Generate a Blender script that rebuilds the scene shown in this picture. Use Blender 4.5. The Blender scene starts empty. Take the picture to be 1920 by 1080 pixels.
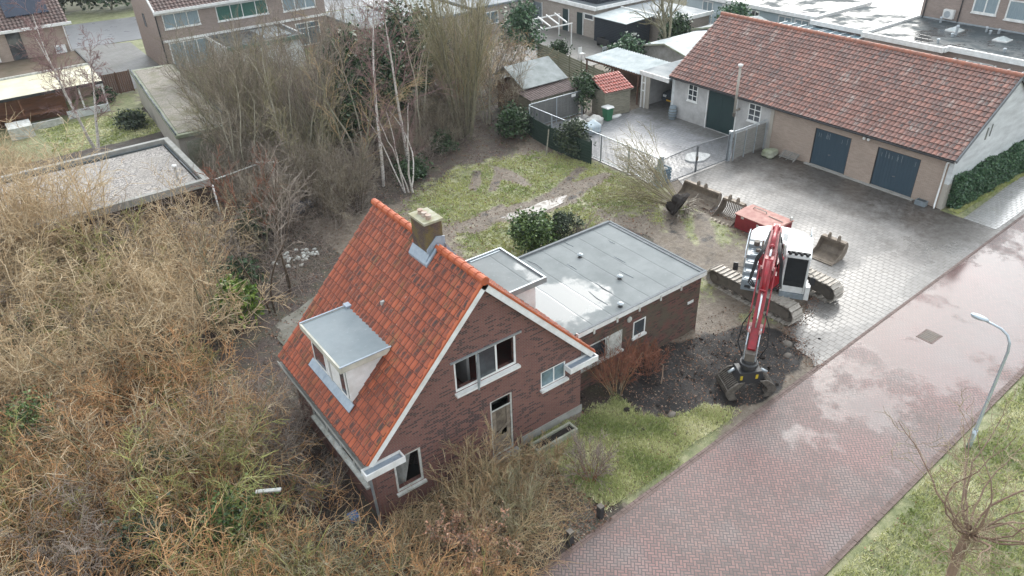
import bpy, bmesh, math, random
import numpy as np
from mathutils import Vector, Matrix
R = math.radians
sc = bpy.context.scene
col = sc.collection
# ------------------------------------------------------------------ camera
cam = bpy.data.cameras.new('camera'); cam_o = bpy.data.objects.new('camera', cam); col.objects.link(cam_o)
sc.camera = cam_o
cam.sensor_width = 36.0; cam.lens = 36.0*1392.58/1920; cam.clip_end = 3000; cam.clip_start = .1
def cam_axes(p, r, y):
    f = Vector((math.sin(y)*math.cos(p), math.cos(y)*math.cos(p), -math.sin(p)))
    rr = Vector((math.cos(y), -math.sin(y), 0)); u = rr.cross(f)
    r2 = rr*math.cos(r)+u*math.sin(r); return r2, r2.cross(f), f
_r, _u, _f = cam_axes(R(32.6134), R(-2.0597), R(35.5548))
m = Matrix.Identity(4)
for i in range(3): m[i][0] = _r[i]; m[i][1] = _u[i]; m[i][2] = -_f[i]
m.translation = Vector((0, 0, 19.5)); cam_o.matrix_world = m
# ------------------------------------------------------------------ sky, sun, exposure
SUN_AZ, SUN_EL = R(54), R(30)      # azimuth from +y towards +x
sd = Vector((math.sin(SUN_AZ)*math.cos(SUN_EL), math.cos(SUN_AZ)*math.cos(SUN_EL), math.sin(SUN_EL)))
w = bpy.data.worlds.new('World'); sc.world = w; w.use_nodes = True
nt = w.node_tree; N = nt.nodes; Lk = nt.links; N.clear()
out = N.new('ShaderNodeOutputWorld')
sky = N.new('ShaderNodeTexSky'); sky.sky_type = 'NISHITA'; sky.sun_disc = False
sky.sun_elevation = SUN_EL; sky.sun_rotation = SUN_AZ; sky.dust_density = 4; sky.air_density = 1.2
b1 = N.new('ShaderNodeBackground'); b1.inputs[1].default_value = .05; Lk.new(sky.outputs[0], b1.inputs[0])
# overcast layer: pale cloud with a bright veil round the hidden sun
tc = N.new('ShaderNodeTexCoord')
dp = N.new('ShaderNodeVectorMath'); dp.operation = 'DOT_PRODUCT'; dp.inputs[1].default_value = sd
nrm = N.new('ShaderNodeVectorMath'); nrm.operation = 'NORMALIZE'; Lk.new(tc.outputs['Generated'], nrm.inputs[0]); Lk.new(nrm.outputs[0], dp.inputs[0])
mr = N.new('ShaderNodeMapRange'); mr.interpolation_type = 'SMOOTHERSTEP'
mr.inputs[1].default_value = .70; mr.inputs[2].default_value = 1.0; mr.inputs[3].default_value = 0; mr.inputs[4].default_value = 1
Lk.new(dp.outputs['Value'], mr.inputs[0])
cn = N.new('ShaderNodeTexNoise'); cn.inputs['Scale'].default_value = 3; cn.inputs['Detail'].default_value = 5
Lk.new(tc.outputs['Generated'], cn.inputs['Vector'])
ma = N.new('ShaderNodeMath'); ma.operation = 'MULTIPLY_ADD'; ma.inputs[1].default_value = 3.0; ma.inputs[2].default_value = 1.05
Lk.new(mr.outputs[0], ma.inputs[0])
mb_ = N.new('ShaderNodeMath'); mb_.operation = 'MULTIPLY'; Lk.new(ma.outputs[0], mb_.inputs[0])
mc = N.new('ShaderNodeMapRange'); mc.inputs[1].default_value = .3; mc.inputs[2].default_value = .7; mc.inputs[3].default_value = .8; mc.inputs[4].default_value = 1.2
Lk.new(cn.outputs['Fac'], mc.inputs[0]); Lk.new(mc.outputs[0], mb_.inputs[1])
b2 = N.new('ShaderNodeBackground'); b2.inputs[0].default_value = (.90, .96, 1, 1); Lk.new(mb_.outputs[0], b2.inputs[1])
ad = N.new('ShaderNodeAddShader'); Lk.new(b1.outputs[0], ad.inputs[0]); Lk.new(b2.outputs[0], ad.inputs[1]); Lk.new(ad.outputs[0], out.inputs[0])
sl = bpy.data.lights.new('sun', 'SUN'); sl.energy = .6; sl.angle = R(14); sl.color = (1, .98, .94)
so = bpy.data.objects.new('sun', sl); col.objects.link(so); so.rotation_euler = (-sd).to_track_quat('-Z', 'Y').to_euler(); so.location = (20, 20, 60)
sc.view_settings.view_transform = 'Standard'; sc.view_settings.look = 'None'; sc.view_settings.exposure = 0.42; sc.view_settings.gamma = 1
# ------------------------------------------------------------------ materials
class NT:
    def __init__(s, name):
        s.m = bpy.data.materials.new(name); s.m.use_nodes = True; s.t = s.m.node_tree; s.n = s.t.nodes; s.n.clear()
        s.o = s.n.new('ShaderNodeOutputMaterial'); s.p = s.n.new('ShaderNodeBsdfPrincipled'); s.l(s.p.outputs[0], s.o.inputs[0])
        s.tc = s.n.new('ShaderNodeTexCoord'); s.P = s.tc.outputs['Object']
    def l(s, a, b): s.t.links.new(a, b)
    def put(s, sock, v):
        if hasattr(v, 'links') or hasattr(v, 'is_output'): s.l(v, sock)
        elif isinstance(v, (tuple, list)) and len(sock.default_value) == 4 and len(v) == 3: sock.default_value = (*v, 1)
        else: sock.default_value = v
    def math(s, op, a, b=0.0, c=0.0):
        n = s.n.new('ShaderNodeMath'); n.operation = op
        s.put(n.inputs[0], a); s.put(n.inputs[1], b); s.put(n.inputs[2], c); return n.outputs[0]
    def mix(s, f, a, b, mode='MIX'):
        n = s.n.new('ShaderNodeMix'); n.data_type = 'RGBA'; n.blend_type = mode; n.clamp_factor = True
        s.put(n.inputs[0], f); s.put(n.inputs[6], a); s.put(n.inputs[7], b); return n.outputs[2]
    def noise(s, sc_, det=4, rough=.6, vec=None, stretch=None):
        v = vec if vec is not None else s.P
        if stretch:
            mp = s.n.new('ShaderNodeMapping'); mp.inputs['Scale'].default_value = stretch; s.l(v, mp.inputs[0]); v = mp.outputs[0]
        n = s.n.new('ShaderNodeTexNoise'); n.inputs['Scale'].default_value = sc_; n.inputs['Detail'].default_value = det; n.inputs['Roughness'].default_value = rough
        s.l(v, n.inputs['Vector']); return n.outputs['Fac']
    def rng(s, v, a, b, c=0.0, d=1.0):
        n = s.n.new('ShaderNodeMapRange'); s.put(n.inputs[0], v)
        for i, x in enumerate((a, b, c, d)): s.put(n.inputs[i+1], x)
        return n.outputs[0]
    def xyz(s, v=None):
        n = s.n.new('ShaderNodeSeparateXYZ'); s.l(v if v is not None else s.P, n.inputs[0]); return n.outputs
    def vec(s, x, y, z=0.0):
        n = s.n.new('ShaderNodeCombineXYZ'); s.put(n.inputs[0], x); s.put(n.inputs[1], y); s.put(n.inputs[2], z); return n.outputs[0]
    def white(s, v):
        n = s.n.new('ShaderNodeTexWhiteNoise'); s.l(v, n.inputs['Vector']); return n.outputs['Value']
    def attr(s, name, out='Fac'):
        n = s.n.new('ShaderNodeAttribute'); n.attribute_name = name; return n.outputs[out]
    def bump(s, h, dist=.02, strength=.6):
        n = s.n.new('ShaderNodeBump'); n.inputs['Strength'].default_value = strength; n.inputs['Distance'].default_value = dist
        s.l(h, n.inputs['Height']); s.l(n.outputs[0], s.p.inputs['Normal'])
    def fin(s, c, r=.6, metal=0.0, spec=.5):
        s.put(s.p.inputs['Base Color'], c); s.put(s.p.inputs['Roughness'], r); s.p.inputs['Metallic'].default_value = metal
        s.p.inputs['Specular IOR Level'].default_value = spec; return s.m
def plain(name, c1, c2=None, scale=3.0, rough=.6, metal=0, bump=0, spec=None, stretch=None):
    spec = spec if spec is not None else (.5 if rough < .5 else .25)
    s = NT(name); c2 = c2 or tuple(x*.7 for x in c1)
    f = s.rng(s.noise(scale, 6, .65, stretch=stretch), .32, .68)
    if bump: s.bump(s.noise(scale*6, 3), bump)
    return s.fin(s.mix(f, c1, c2), s.rng(f, 0, 1, rough*.85, min(1, rough*1.15)), metal, spec)
def glass(name, c=(.03, .035, .04), rough=.06):
    s = NT(name); return s.fin(s.mix(s.rng(s.noise(1.2), .4, .65), c, tuple(x*2.2+.01 for x in c)), rough, 0, .8)
def brick(name, cA, cB, cM, dark=None, bw=.22, bh=.065, rough=.75, moss=None, msize=.008):
    s = NT(name); x, y, z = s.xyz()
    g = s.n.new('ShaderNodeNewGeometry'); nx, ny, nz = s.xyz(g.outputs['Normal'])
    isx = s.math('GREATER_THAN', s.math('ABSOLUTE', nx), .6)
    u = s.math('ADD', s.math('MULTIPLY', isx, y), s.math('MULTIPLY', s.math('SUBTRACT', 1.0, isx), x))
    v = s.vec(u, z)
    b = s.n.new('ShaderNodeTexBrick'); s.l(v, b.inputs['Vector']); b.inputs['Scale'].default_value = 1
    b.inputs['Brick Width'].default_value = bw; b.inputs['Row Height'].default_value = bh; b.inputs['Mortar Size'].default_value = msize; b.inputs['Mortar Smooth'].default_value = .3
    row = s.math('FLOOR', s.math('DIVIDE', z, bh)); sh = s.math('MULTIPLY', s.math('MODULO', row, 2.0), .5)
    idv = s.vec(s.math('FLOOR', s.math('ADD', s.math('DIVIDE', u, bw), sh)), row)
    wn = s.white(idv)
    c = s.mix(wn, cA, cB)
    if dark:
        n1 = s.noise(.55, 3); f = s.math('MULTIPLY', s.math('GREATER_THAN', wn, s.rng(n1, .35, .65, .98, .45)), 1.0); c = s.mix(f, c, dark)
    c = s.mix(s.rng(s.noise(1.3, 5), .3, .75, 0, .45), c, tuple(q*.6 for q in cA))
    if moss: c = s.mix(s.rng(s.noise(2.2, 6), .42, .62), c, moss)
    c = s.mix(b.outputs['Fac'], c, cM)
    s.bump(s.math('SUBTRACT', 1.0, b.outputs['Fac']), .01, .5)
    return s.fin(c, rough, 0, .2)
def tiles(name, base, alt, dark, moss, darkamt=.5, rough=.55, gloss=None):
    # uv: one unit per roof tile
    s = NT(name); uv = s.n.new('ShaderNodeUVMap'); uv.uv_map = 'UVMap'; u, v, _ = s.xyz(uv.outputs[0])
    fu = s.math('FLOOR', u); fv = s.math('FLOOR', v); cell = s.vec(fu, fv)
    wn = s.white(cell); c = s.mix(wn, base, alt)
    pu = s.math('SUBTRACT', u, fu); pv = s.math('SUBTRACT', v, fv)
    big = s.noise(.35, 4)
    inner = s.math('MULTIPLY', s.rng(s.math('ABSOLUTE', s.math('SUBTRACT', pu, .45)), .42, .2), s.rng(s.math('ABSOLUTE', s.math('SUBTRACT', pv, .5)), .5, .25))
    wn2 = s.white(s.vec(s.math('ADD', fu, 31.7), fv))
    patch = s.math('MULTIPLY', s.math('MULTIPLY', inner, s.rng(wn2, .2, .6)), s.rng(s.noise(5, 5, .7), .38, .54))
    c = s.mix(s.math('MULTIPLY', patch, s.rng(big, .35, .6, darkamt*.7, darkamt*1.6)), c, dark)
    c = s.mix(s.rng(s.noise(.8, 6, .7), .48, .70, 0, .75), c, tuple(q*.5 for q in base)); c = s.mix(s.rng(s.noise(9, 4, .7), .64, .72, 0, .75), c, (.36, .33, .28))
    c = s.mix(s.rng(s.noise(1.1, 7, .75, vec=s.vec(s.math('MULTIPLY', u, .5), s.math('MULTIPLY', v, .22), 7.0)), .55, .70, 0, .8), c, moss)
    lip = s.rng(pv, .02, .13, .9, 0); gap = s.math('MULTIPLY', s.math('LESS_THAN', pu, .13), .75); c = s.mix(gap, c, tuple(q*.5 for q in dark))
    c = s.mix(lip, c, tuple(q*.35 for q in dark))
    return s.fin(c, rough, 0, .3)
def twig(name, stops, rough=.8):
    s = NT(name); r = s.attr('rnd'); oi = s.n.new('ShaderNodeObjectInfo')
    rp = s.n.new('ShaderNodeValToRGB'); el = rp.color_ramp.elements
    while len(el) < len(stops): el.new(.5)
    for i, cc in enumerate(stops): el[i].position = i/(len(stops)-1); el[i].color = (*cc, 1)
    s.l(s.math('FRACT', s.math('ADD', r, s.math('MULTIPLY', oi.outputs['Random'], .25))), rp.inputs[0])
    c = s.mix(s.rng(s.noise(1.5, 3), .35, .65, 0, .3), rp.outputs[0], tuple(q*.6 for q in stops[0]))
    return s.fin(c, rough, 0, .1)
M = {}
M['white'] = plain('white_paint', (.82, .82, .81), (.62, .61, .58), 2.5, .5)
M['oldwhite'] = plain('weathered_white_paint', (.66, .66, .63), (.36, .36, .32), 4, .6)
M['cream'] = plain('cream_fascia', (.60, .58, .50), (.40, .39, .33), 2, .6)
M['lead'] = plain('lead_flashing', (.22, .27, .33), (.35, .40, .45), 5, .4)
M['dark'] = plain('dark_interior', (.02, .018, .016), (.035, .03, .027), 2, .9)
M['glass'] = glass('window_glass'); M['glassb'] = glass('pale_window_glass', (.09, .13, .15), .1)
M['curtain'] = plain('curtained_glass', (.30, .37, .40), (.18, .24, .27), 6, .25, stretch=(6, 6, .3))
M['blinds'] = plain('green_blinds', (.03, .10, .08), (.05, .14, .11), 6, .4)
M['zinc'] = plain('zinc', (.42, .46, .48), (.3, .33, .35), 3, .35, .5)
M['galv'] = plain('galvanised_steel', (.50, .54, .57), (.36, .40, .43), 4, .42, .5)
M['bars'] = plain('dull_galvanised_bars', (.15, .16, .17), (.10, .105, .11), 4, .6)
M['cabglass'] = plain('dark_cab_glass', (.012, .015, .017), (.02, .024, .026), 2, .12, spec=.3)
M['blackp'] = plain('black_plastic', (.02, .02, .022), (.035, .035, .037), 3, .45)
M['housebrick'] = brick('brown_house_brick', (.23, .105, .085), (.165, .08, .07), (.19, .145, .13), (.065, .042, .042))
M['annexbrick'] = brick('annex_brick', (.19, .082, .066), (.12, .056, .05), (.12, .09, .08), (.04, .03, .03), moss=(.105, .088, .06))
M['barnbrick'] = brick('pale_barn_brick', (.42, .32, .26), (.33, .25, .20), (.38, .34, .30), None)
M['greybrick'] = brick('grey_brown_brick', (.36, .28, .24), (.27, .21, .18), (.34, .30, .28), None)
M['bungbrick'] = brick('pale_bungalow_brick', (.42, .36, .31), (.33, .28, .24), (.40, .37, .34), None)
M['darkbrick'] = brick('dark_garage_brick', (.10, .065, .05), (.065, .042, .035), (.075, .06, .05), (.03, .025, .02))
M['chimbrick'] = brick('mossy_chimney_brick', (.12, .08, .065), (.07, .05, .045), (.12, .1, .09), None, moss=(.17, .13, .035))
M['stucco'] = plain('grey_stucco', (.52, .51, .50), (.34, .33, .32), 1.2, .8)
M['whitewall'] = plain('whitewashed_gable', (.64, .66, .66), (.46, .47, .47), .8, .75, stretch=(1, 1, 3))
M['beige'] = plain('beige_render', (.42, .39, .34), (.34, .31, .27), 1.2, .8)
M['concrete'] = plain('concrete', (.36, .35, .33), (.24, .235, .21), 2.2, .7, bump=.01)
M['mossconc'] = plain('mossy_concrete', (.36, .36, .30), (.20, .22, .14), 1.5, .85)
M['blue'] = plain('blue_garage_door', (.030, .056, .078), (.040, .070, .095), 5, .45, stretch=(1, 1, .2))
M['greendoor'] = plain('dark_green_door', (.010, .03, .032), (.014, .038, .038), 3, .4)
M['roof_red'] = tiles('orange_red_tiles', (.40, .098, .044), (.32, .082, .042), (.055, .036, .032), (.20, .13, .045), .8)
M['roof_barn'] = tiles('faded_red_pantiles', (.35, .165, .125), (.225, .125, .105), (.11, .09, .085), (.42, .38, .34), .75, .5)
M['roof_brown'] = tiles('brown_pantiles', (.16, .10, .085), (.12, .08, .07), (.05, .04, .04), (.15, .12, .1), .4)
M['ridge_red'] = plain('ridge_tile_orange', (.50, .13, .05), (.34, .09, .05), 2.5, .5)
M['ridge_barn'] = plain('ridge_tile_barn', (.42, .16, .10), (.26, .14, .11), 2.5, .55)
M['felt'] = None
def felt(name, c1, c2, pool=None, pr=1.0, seam=True, wet=.5):
    s = NT(name); x, y, z = s.xyz()
    f = s.rng(s.noise(.8, 6, .65), .35, .68); c = s.mix(f, c1, c2)
    c = s.mix(s.rng(s.noise(6, 4), .62, .75, 0, .35), c, tuple(q*1.6 for q in c1))
    wt = s.rng(s.noise(.45, 4), .42, .6, 0, wet)
    if pool:
        dx = s.math('DIVIDE', s.math('SUBTRACT', x, pool[0]), pool[2]); dy = s.math('DIVIDE', s.math('SUBTRACT', y, pool[1]), pool[3])
        d = s.math('SQRT', s.math('ADD', s.math('MULTIPLY', dx, dx), s.math('MULTIPLY', dy, dy)))
        d = s.math('ADD', d, s.rng(s.noise(.9, 5), .3, .7, -.35, .35))
        wt = s.math('MAXIMUM', wt, s.rng(d, 1.05, .8))
    if seam:
        sy = s.math('ABSOLUTE', s.math('SUBTRACT', s.math('FRACT', s.math('ADD', s.math('DIVIDE', x, 1.02), s.rng(s.noise(.7), .3, .7, -.02, .02))), .5))
        c = s.mix(s.rng(sy, .008, .022, .45, 0), c, (.06, .065, .07)); s.bump(s.rng(sy, .0, .05), .02, .5)
    c = s.mix(wt, c, tuple(q*.7 for q in c1))
    s.l(s.rng(wt, 0, 1, .08, .7), s.p.inputs['Specular IOR Level']); s.put(s.p.inputs['Base Color'], c); s.put(s.p.inputs['Roughness'], s.rng(wt, 0, 1, .75, .07)); return s.m
M['felt_annex'] = felt('grey_roof_felt', (.25, .265, .265), (.185, .20, .20), (16.0, 18.9, 1.9, 1.6), wet=.0)
M['felt_dormer'] = felt('dormer_roof_felt', (.26, .295, .31), (.19, .22, .235), None, seam=False, wet=.3)
M['felt_dark'] = felt('dark_wet_roof_felt', (.055, .065, .07), (.085, .10, .105), None, wet=.9)
M['felt_light'] = felt('pale_wet_roof_felt', (.26, .28, .29), (.18, .20, .21), None, wet=.25)
M['felt_brown'] = felt('mossy_brown_roof_felt', (.16, .12, .09), (.10, .085, .055), None, seam=False, wet=.2)
def gravel(name, a, b, c_, scale=22):
    s = NT(name); v = s.n.new('ShaderNodeTexVoronoi'); v.inputs['Scale'].default_value = scale; s.l(s.P, v.inputs['Vector'])
    x, y, z = s.xyz(v.outputs['Color']); c = s.mix(x, a, b); c = s.mix(s.rng(s.noise(.9, 5), .45, .65, 0, .8), c, c_)
    s.bump(v.outputs['Distance'], .03, 1); return s.fin(c, .8)
M['gravel'] = gravel('roof_gravel', (.52, .47, .42), (.09, .085, .09), (.30, .27, .24), 16)
M['gravelmoss'] = gravel('mossy_roof_gravel', (.36, .32, .27), (.15, .135, .11), (.16, .15, .09))
def herring(name):
    s = NT(name); x, y, z = s.xyz(); W = .105
    a = .7854+.045   # pattern turned 45 degrees to the kerb
    u0 = s.math('DIVIDE', s.math('ADD', s.math('MULTIPLY', x, math.cos(a)), s.math('MULTIPLY', y, math.sin(a))), W)
    v0 = s.math('DIVIDE', s.math('SUBTRACT', s.math('MULTIPLY', y, math.cos(a)), s.math('MULTIPLY', x, math.sin(a))), W)
    i = s.math('FLOOR', u0); j = s.math('FLOOR', v0); fx = s.math('SUBTRACT', u0, i); fy = s.math('SUBTRACT', v0, j)
    mm = s.math('FLOORED_MODULO', s.math('SUBTRACT', i, j), 4.0)
    hor = s.math('LESS_THAN', mm, 1.5); ver = s.math('SUBTRACT', 1.0, hor)
    is1 = s.math('COMPARE', mm, 1.0, .1); is2 = s.math('COMPARE', mm, 2.0, .1)
    u = s.math('ADD', s.math('MULTIPLY', hor, s.math('ADD', fx, is1)), s.math('MULTIPLY', ver, s.math('ADD', fy, is2)))
    v = s.math('ADD', s.math('MULTIPLY', hor, fy), s.math('MULTIPLY', ver, fx))
    e = s.math('MINIMUM', s.math('MINIMUM', u, s.math('SUBTRACT', 2.0, u)), s.math('MINIMUM', v, s.math('SUBTRACT', 1.0, v)))
    cell = s.vec(s.math('SUBTRACT', i, is1), s.math('SUBTRACT', j, is2))
    wn = s.white(cell)
    c = s.mix(wn, (.165, .080, .068), (.085, .044, .038))
    c = s.mix(s.rng(s.noise(.2, 4, .5), .45, .70, 0, .6), c, (.23, .085, .082))
    c = s.mix(s.rng(s.noise(.5, 5, .6, stretch=(1, 1, 1)), .5, .7, 0, .6), c, (.15, .125, .12))
    joint = s.rng(e, .07, .19, 1, 0)
    c = s.mix(joint, c, (.04, .03, .028)); c = s.mix(s.rng(s.noise(1.7, 6, .7), .55, .72, 0, .55), c, (.085, .07, .062))
    # puddles: low spots in the paving, shallow film elsewhere
    film = s.rng(s.noise(.16, 3, .5), .30, .70)
    dx = s.math('DIVIDE', s.math('SUBTRACT', x, 33.5), 11.0); dy = s.math('DIVIDE', s.math('SUBTRACT', y, 9.8), 3.0)
    d = s.math('SQRT', s.math('ADD', s.math('MULTIPLY', dx, dx), s.math('MULTIPLY', dy, dy)))
    d = s.math('ADD', d, s.rng(s.noise(.45, 6, .65), .3, .7, -.7, .7))
    pud = s.rng(d, 1.15, .60)
    dr = s.rng(x, 20, 28); 
    wet = s.math('MAXIMUM', s.math('MULTIPLY', pud, .97), s.math('MULTIPLY', film, s.math('MULTIPLY_ADD', dr, .35, .15)))
    s.bump(s.math('MULTIPLY', s.rng(e, .03, .15), s.math('SUBTRACT', 1.0, pud)), .006, .6)
    c = s.mix(s.math('MULTIPLY', pud, .5), c, (.10, .06, .055))
    return s.fin(c, s.rng(wet, 0, 1, .55, .10), 0, .6)
M['road'] = herring('red_herringbone_brick_road')
def slabs(name, ca, cb, cj, stain, size=.3, stainbox=None, pooly=None, base_wet=.3):
    s = NT(name); x, y, z = s.xyz()
    u = s.math('DIVIDE', x, size); row = s.math('FLOOR', u)
    v = s.math('ADD', s.math('DIVIDE', y, size), s.math('MULTIPLY', s.math('MODULO', row, 2.0), .5))
    fu = s.math('FRACT', u); fv = s.math('FRACT', v)
    e = s.math('MINIMUM', s.math('MINIMUM', fu, s.math('SUBTRACT', 1.0, fu)), s.math('MINIMUM', fv, s.math('SUBTRACT', 1.0, fv)))
    wn = s.white(s.vec(row, s.math('FLOOR', v))); c = s.mix(wn, ca, cb)
    jm = s.rng(s.noise(.6, 4), .35, .6, .03, .075)
    n1 = s.noise(.5, 6, .7)
    if stainbox:
        st = s.math('ADD', s.rng(x, stainbox[0], stainbox[1]), s.rng(n1, .3, .7, -.5, .5))
        st = s.math('MULTIPLY', s.rng(st, .25, .7), s.rng(s.noise(3, 5, .7), .35, .6, .35, 1))
        c = s.mix(st, c, stain)
    else: c = s.mix(s.rng(n1, .5, .72), c, stain)
    c = s.mix(s.rng(e, s.math('MULTIPLY', jm, .5), jm, .85, 0), c, cj)
    c = s.mix(s.rng(s.noise(.9, 7, .75, vec=s.vec(x, y, 4.0)), .6, .7, 0, .8), c, tuple(q*1.1 for q in cj))
    wet = s.rng(s.noise(.35, 5, .6), .38, .62, base_wet*.3, base_wet)
    if pooly:
        dx = s.math('DIVIDE', s.math('SUBTRACT', x, pooly[0]), pooly[2]); dy = s.math('DIVIDE', s.math('SUBTRACT', y, pooly[1]), pooly[3])
        d = s.math('SQRT', s.math('ADD', s.math('MULTIPLY', dx, dx), s.math('MULTIPLY', dy, dy)))
        wet = s.math('MAXIMUM', wet, s.rng(s.math('ADD', d, s.rng(n1, .3, .7, -.5, .5)), 1.1, .6, 0, .9))
    s.bump(s.rng(e, .02, .08), .008, .6)
    return s.fin(c, s.rng(wet, 0, 1, .6, .14), 0, .6)
M['drive'] = slabs('grey_slab_driveway', (.18, .168, .158), (.135, .127, .12), (.07, .06, .047), (.045, .035, .028), .3, (34, 41), (31.5, 14.2, 8, 1.8), .55)
M['yard'] = slabs('yard_slabs', (.27, .265, .275), (.20, .20, .21), (.10, .10, .09), (.10, .095, .085), .3, (37.5, 41.5), (35, 32.5, 2.5, 4), .5)
M['path'] = slabs('footpath_slabs', (.33, .325, .32), (.26, .255, .25), (.14, .13, .11), (.2, .19, .17), .3, None, (46, 14, 9, 2), .6)
M['backpave'] = slabs('garden_paving', (.15, .14, .13), (.11, .10, .095), (.10, .10, .07), (.11, .11, .09), .4, None, None, .4)
M['asphalt'] = plain('wet_asphalt', (.20, .20, .21), (.15, .15, .155), .6, .3)
M['kerb'] = plain('kerb_bricks', (.17, .115, .10), (.11, .08, .07), 3, .6, bump=.01)
# ground: zone painted per vertex (r grass, g dark dug soil, b leaf litter)
s = NT('garden_ground'); n = s.n.new('ShaderNodeAttribute'); n.attribute_name = 'zone'; gx, gy, gz_ = s.xyz(n.outputs['Vector'])
nz1 = s.noise(1.1, 7, .7); nz2 = s.noise(5, 6, .7); nz3 = s.noise(18, 4, .7)
dirt = s.mix(s.rng(nz2, .35, .65), (.22, .18, .14), (.12, .095, .07))
lit = s.mix(s.rng(nz3, .4, .6), (.10, .068, .056), (.028, .023, .02))
lit = s.mix(s.rng(nz1, .45, .65, 0, .7), lit, (.06, .06, .03))
soil = s.mix(s.rng(nz2, .4, .62), (.009, .008, .008), (.026, .02, .017))
gr = s.mix(s.rng(nz2, .35, .65), (.22, .23, .11), (.13, .15, .065)); gr = s.mix(s.rng(nz1, .45, .7, 0, .8), gr, (.36, .33, .19))
c = s.mix(s.rng(s.math('ADD', gz_, s.rng(nz1, .3, .7, -.35, .35)), .4, .6), dirt, lit)
c = s.mix(s.rng(s.math('ADD', gx, s.rng(nz1, .3, .7, -.4, .4)), .35, .65), c, gr)
c = s.mix(s.rng(s.math('ADD', gy, s.rng(nz1, .3, .7, -.3, .3)), .4, .6), c, soil)
s.bump(s.math('ADD', nz2, s.math('MULTIPLY', nz3, .4)), .08, .8)
M['ground'] = s.fin(c, s.rng(nz1, .3, .7, .85, .45), 0, .4)
M['farground'] = plain('distant_ground', (.13, .13, .08), (.09, .085, .06), .1, .9)
def leafm(name, stops, rough=.55, spec=.4):
    s = NT(name); r = s.attr('rnd'); rp = s.n.new('ShaderNodeValToRGB'); el = rp.color_ramp.elements
    while len(el) < len(stops): el.new(.5)
    for i, cc in enumerate(stops): el[i].position = i/(len(stops)-1); el[i].color = (*cc, 1)
    s.l(r, rp.inputs[0]); return s.fin(rp.outputs[0], rough, 0, spec)
M['grass'] = leafm('grass_blades', [(.12, .18, .05), (.32, .36, .13), (.58, .57, .30), (.84, .80, .58)], .7, .15)
M['midleaf'] = leafm('glossy_shrub_leaves', [(.02, .05, .015), (.07, .12, .035), (.15, .22, .06), (.04, .075, .025)], .4)
M['grassy'] = leafm('mossy_grass_blades', [(.16, .22, .06), (.32, .37, .12), (.50, .48, .24), (.38, .42, .10)], .7, .15)
M['evleaf'] = leafm('evergreen_leaves', [(.015, .035, .015), (.035, .07, .025), (.06, .11, .04), (.03, .06, .025)], .45)
M['brightleaf'] = leafm('laurel_leaves', [(.04, .09, .015), (.12, .20, .03), (.22, .30, .05), (.07, .14, .025)], .35)
M['hedgeleaf'] = leafm('hedge_leaves', [(.025, .065, .035), (.055, .115, .055), (.10, .18, .08)], .4)
M['conifer'] = leafm('conifer_leaves', [(.022, .038, .025), (.045, .065, .035), (.07, .09, .04)], .6)
M['deadleaf'] = leafm('dead_leaves', [(.30, .14, .08), (.45, .24, .15), (.20, .10, .06), (.52, .33, .22)], .6)
M['litter'] = leafm('fallen_leaves', [(.10, .06, .045), (.26, .12, .06), (.16, .10, .08), (.30, .22, .16), (.06, .045, .04)], .6)
M['tw_gold'] = twig('straw_twigs', [(.31, .23, .14), (.64, .49, .31), (.45, .33, .19), (.76, .63, .44), (.53, .35, .19)])
M['tw_orange'] = twig('orange_brown_twigs', [(.20, .13, .08), (.50, .30, .15), (.34, .27, .17), (.58, .46, .32), (.22, .20, .12)])
M['tw_olive'] = twig('olive_twigs', [(.18, .16, .09), (.34, .31, .17), (.26, .21, .15), (.46, .42, .28)])
M['tw_grey'] = twig('grey_twigs', [(.19, .15, .125), (.34, .28, .235), (.25, .205, .17), (.44, .38, .32)])
M['tw_tan'] = twig('tan_sapling_twigs', [(.34, .21, .12), (.54, .38, .22), (.30, .26, .14), (.60, .48, .32)])
M['tw_purple'] = twig('purplish_birch_twigs', [(.20, .12, .115), (.30, .19, .18), (.24, .16, .15)])
M['tw_red'] = twig('red_brown_twigs', [(.22, .08, .05), (.32, .14, .09), (.18, .09, .06)])
M['tw_willow'] = twig('willow_twigs', [(.26, .20, .12), (.44, .37, .25), (.30, .20, .15), (.50, .45, .30)])
M['tw_bark'] = twig('dark_brush_twigs', [(.15, .12, .09), (.30, .25, .19), (.21, .18, .12), (.42, .37, .30)])
M['tw_rust'] = twig('rust_orange_twigs', [(.25, .14, .07), (.60, .33, .155), (.40, .22, .105), (.68, .47, .27), (.29, .23, .13)])
M['tw_moss'] = twig('mossy_green_twigs', [(.15, .16, .06), (.42, .42, .15), (.27, .24, .10), (.52, .49, .24)])
M['bark_grey'] = plain('grey_green_bark', (.24, .22, .15), (.14, .13, .09), 4, .85)
M['bark_olive'] = plain('olive_bark', (.22, .21, .13), (.15, .14, .09), 4, .85)
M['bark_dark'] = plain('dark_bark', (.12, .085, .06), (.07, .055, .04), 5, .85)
s = NT('birch_bark'); c = s.mix(s.rng(s.noise(5, 4, .7, stretch=(1, 1, 5)), .55, .62), (.62, .58, .54), (.10, .085, .08)); M['birch'] = s.fin(s.mix(s.rng(s.noise(1.2), .5, .65, 0, .6), c, (.30, .26, .2)), .7)
M['wood'] = plain('weathered_planks', (.30, .28, .22), (.18, .165, .125), 3, .8, stretch=(1, 1, 6))
M['greywood'] = plain('grey_slat_wood', (.30, .29, .27), (.20, .195, .18), 3, .8, stretch=(.5, .5, 8))
M['mosswood'] = plain('mossy_board_fence', (.24, .23, .17), (.15, .16, .10), 2, .85, stretch=(.5, .5, 5))
M['greenwood'] = plain('dark_green_boards', (.030, .055, .042), (.018, .035, .028), 3, .7, stretch=(.5, .5, 6))
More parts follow.
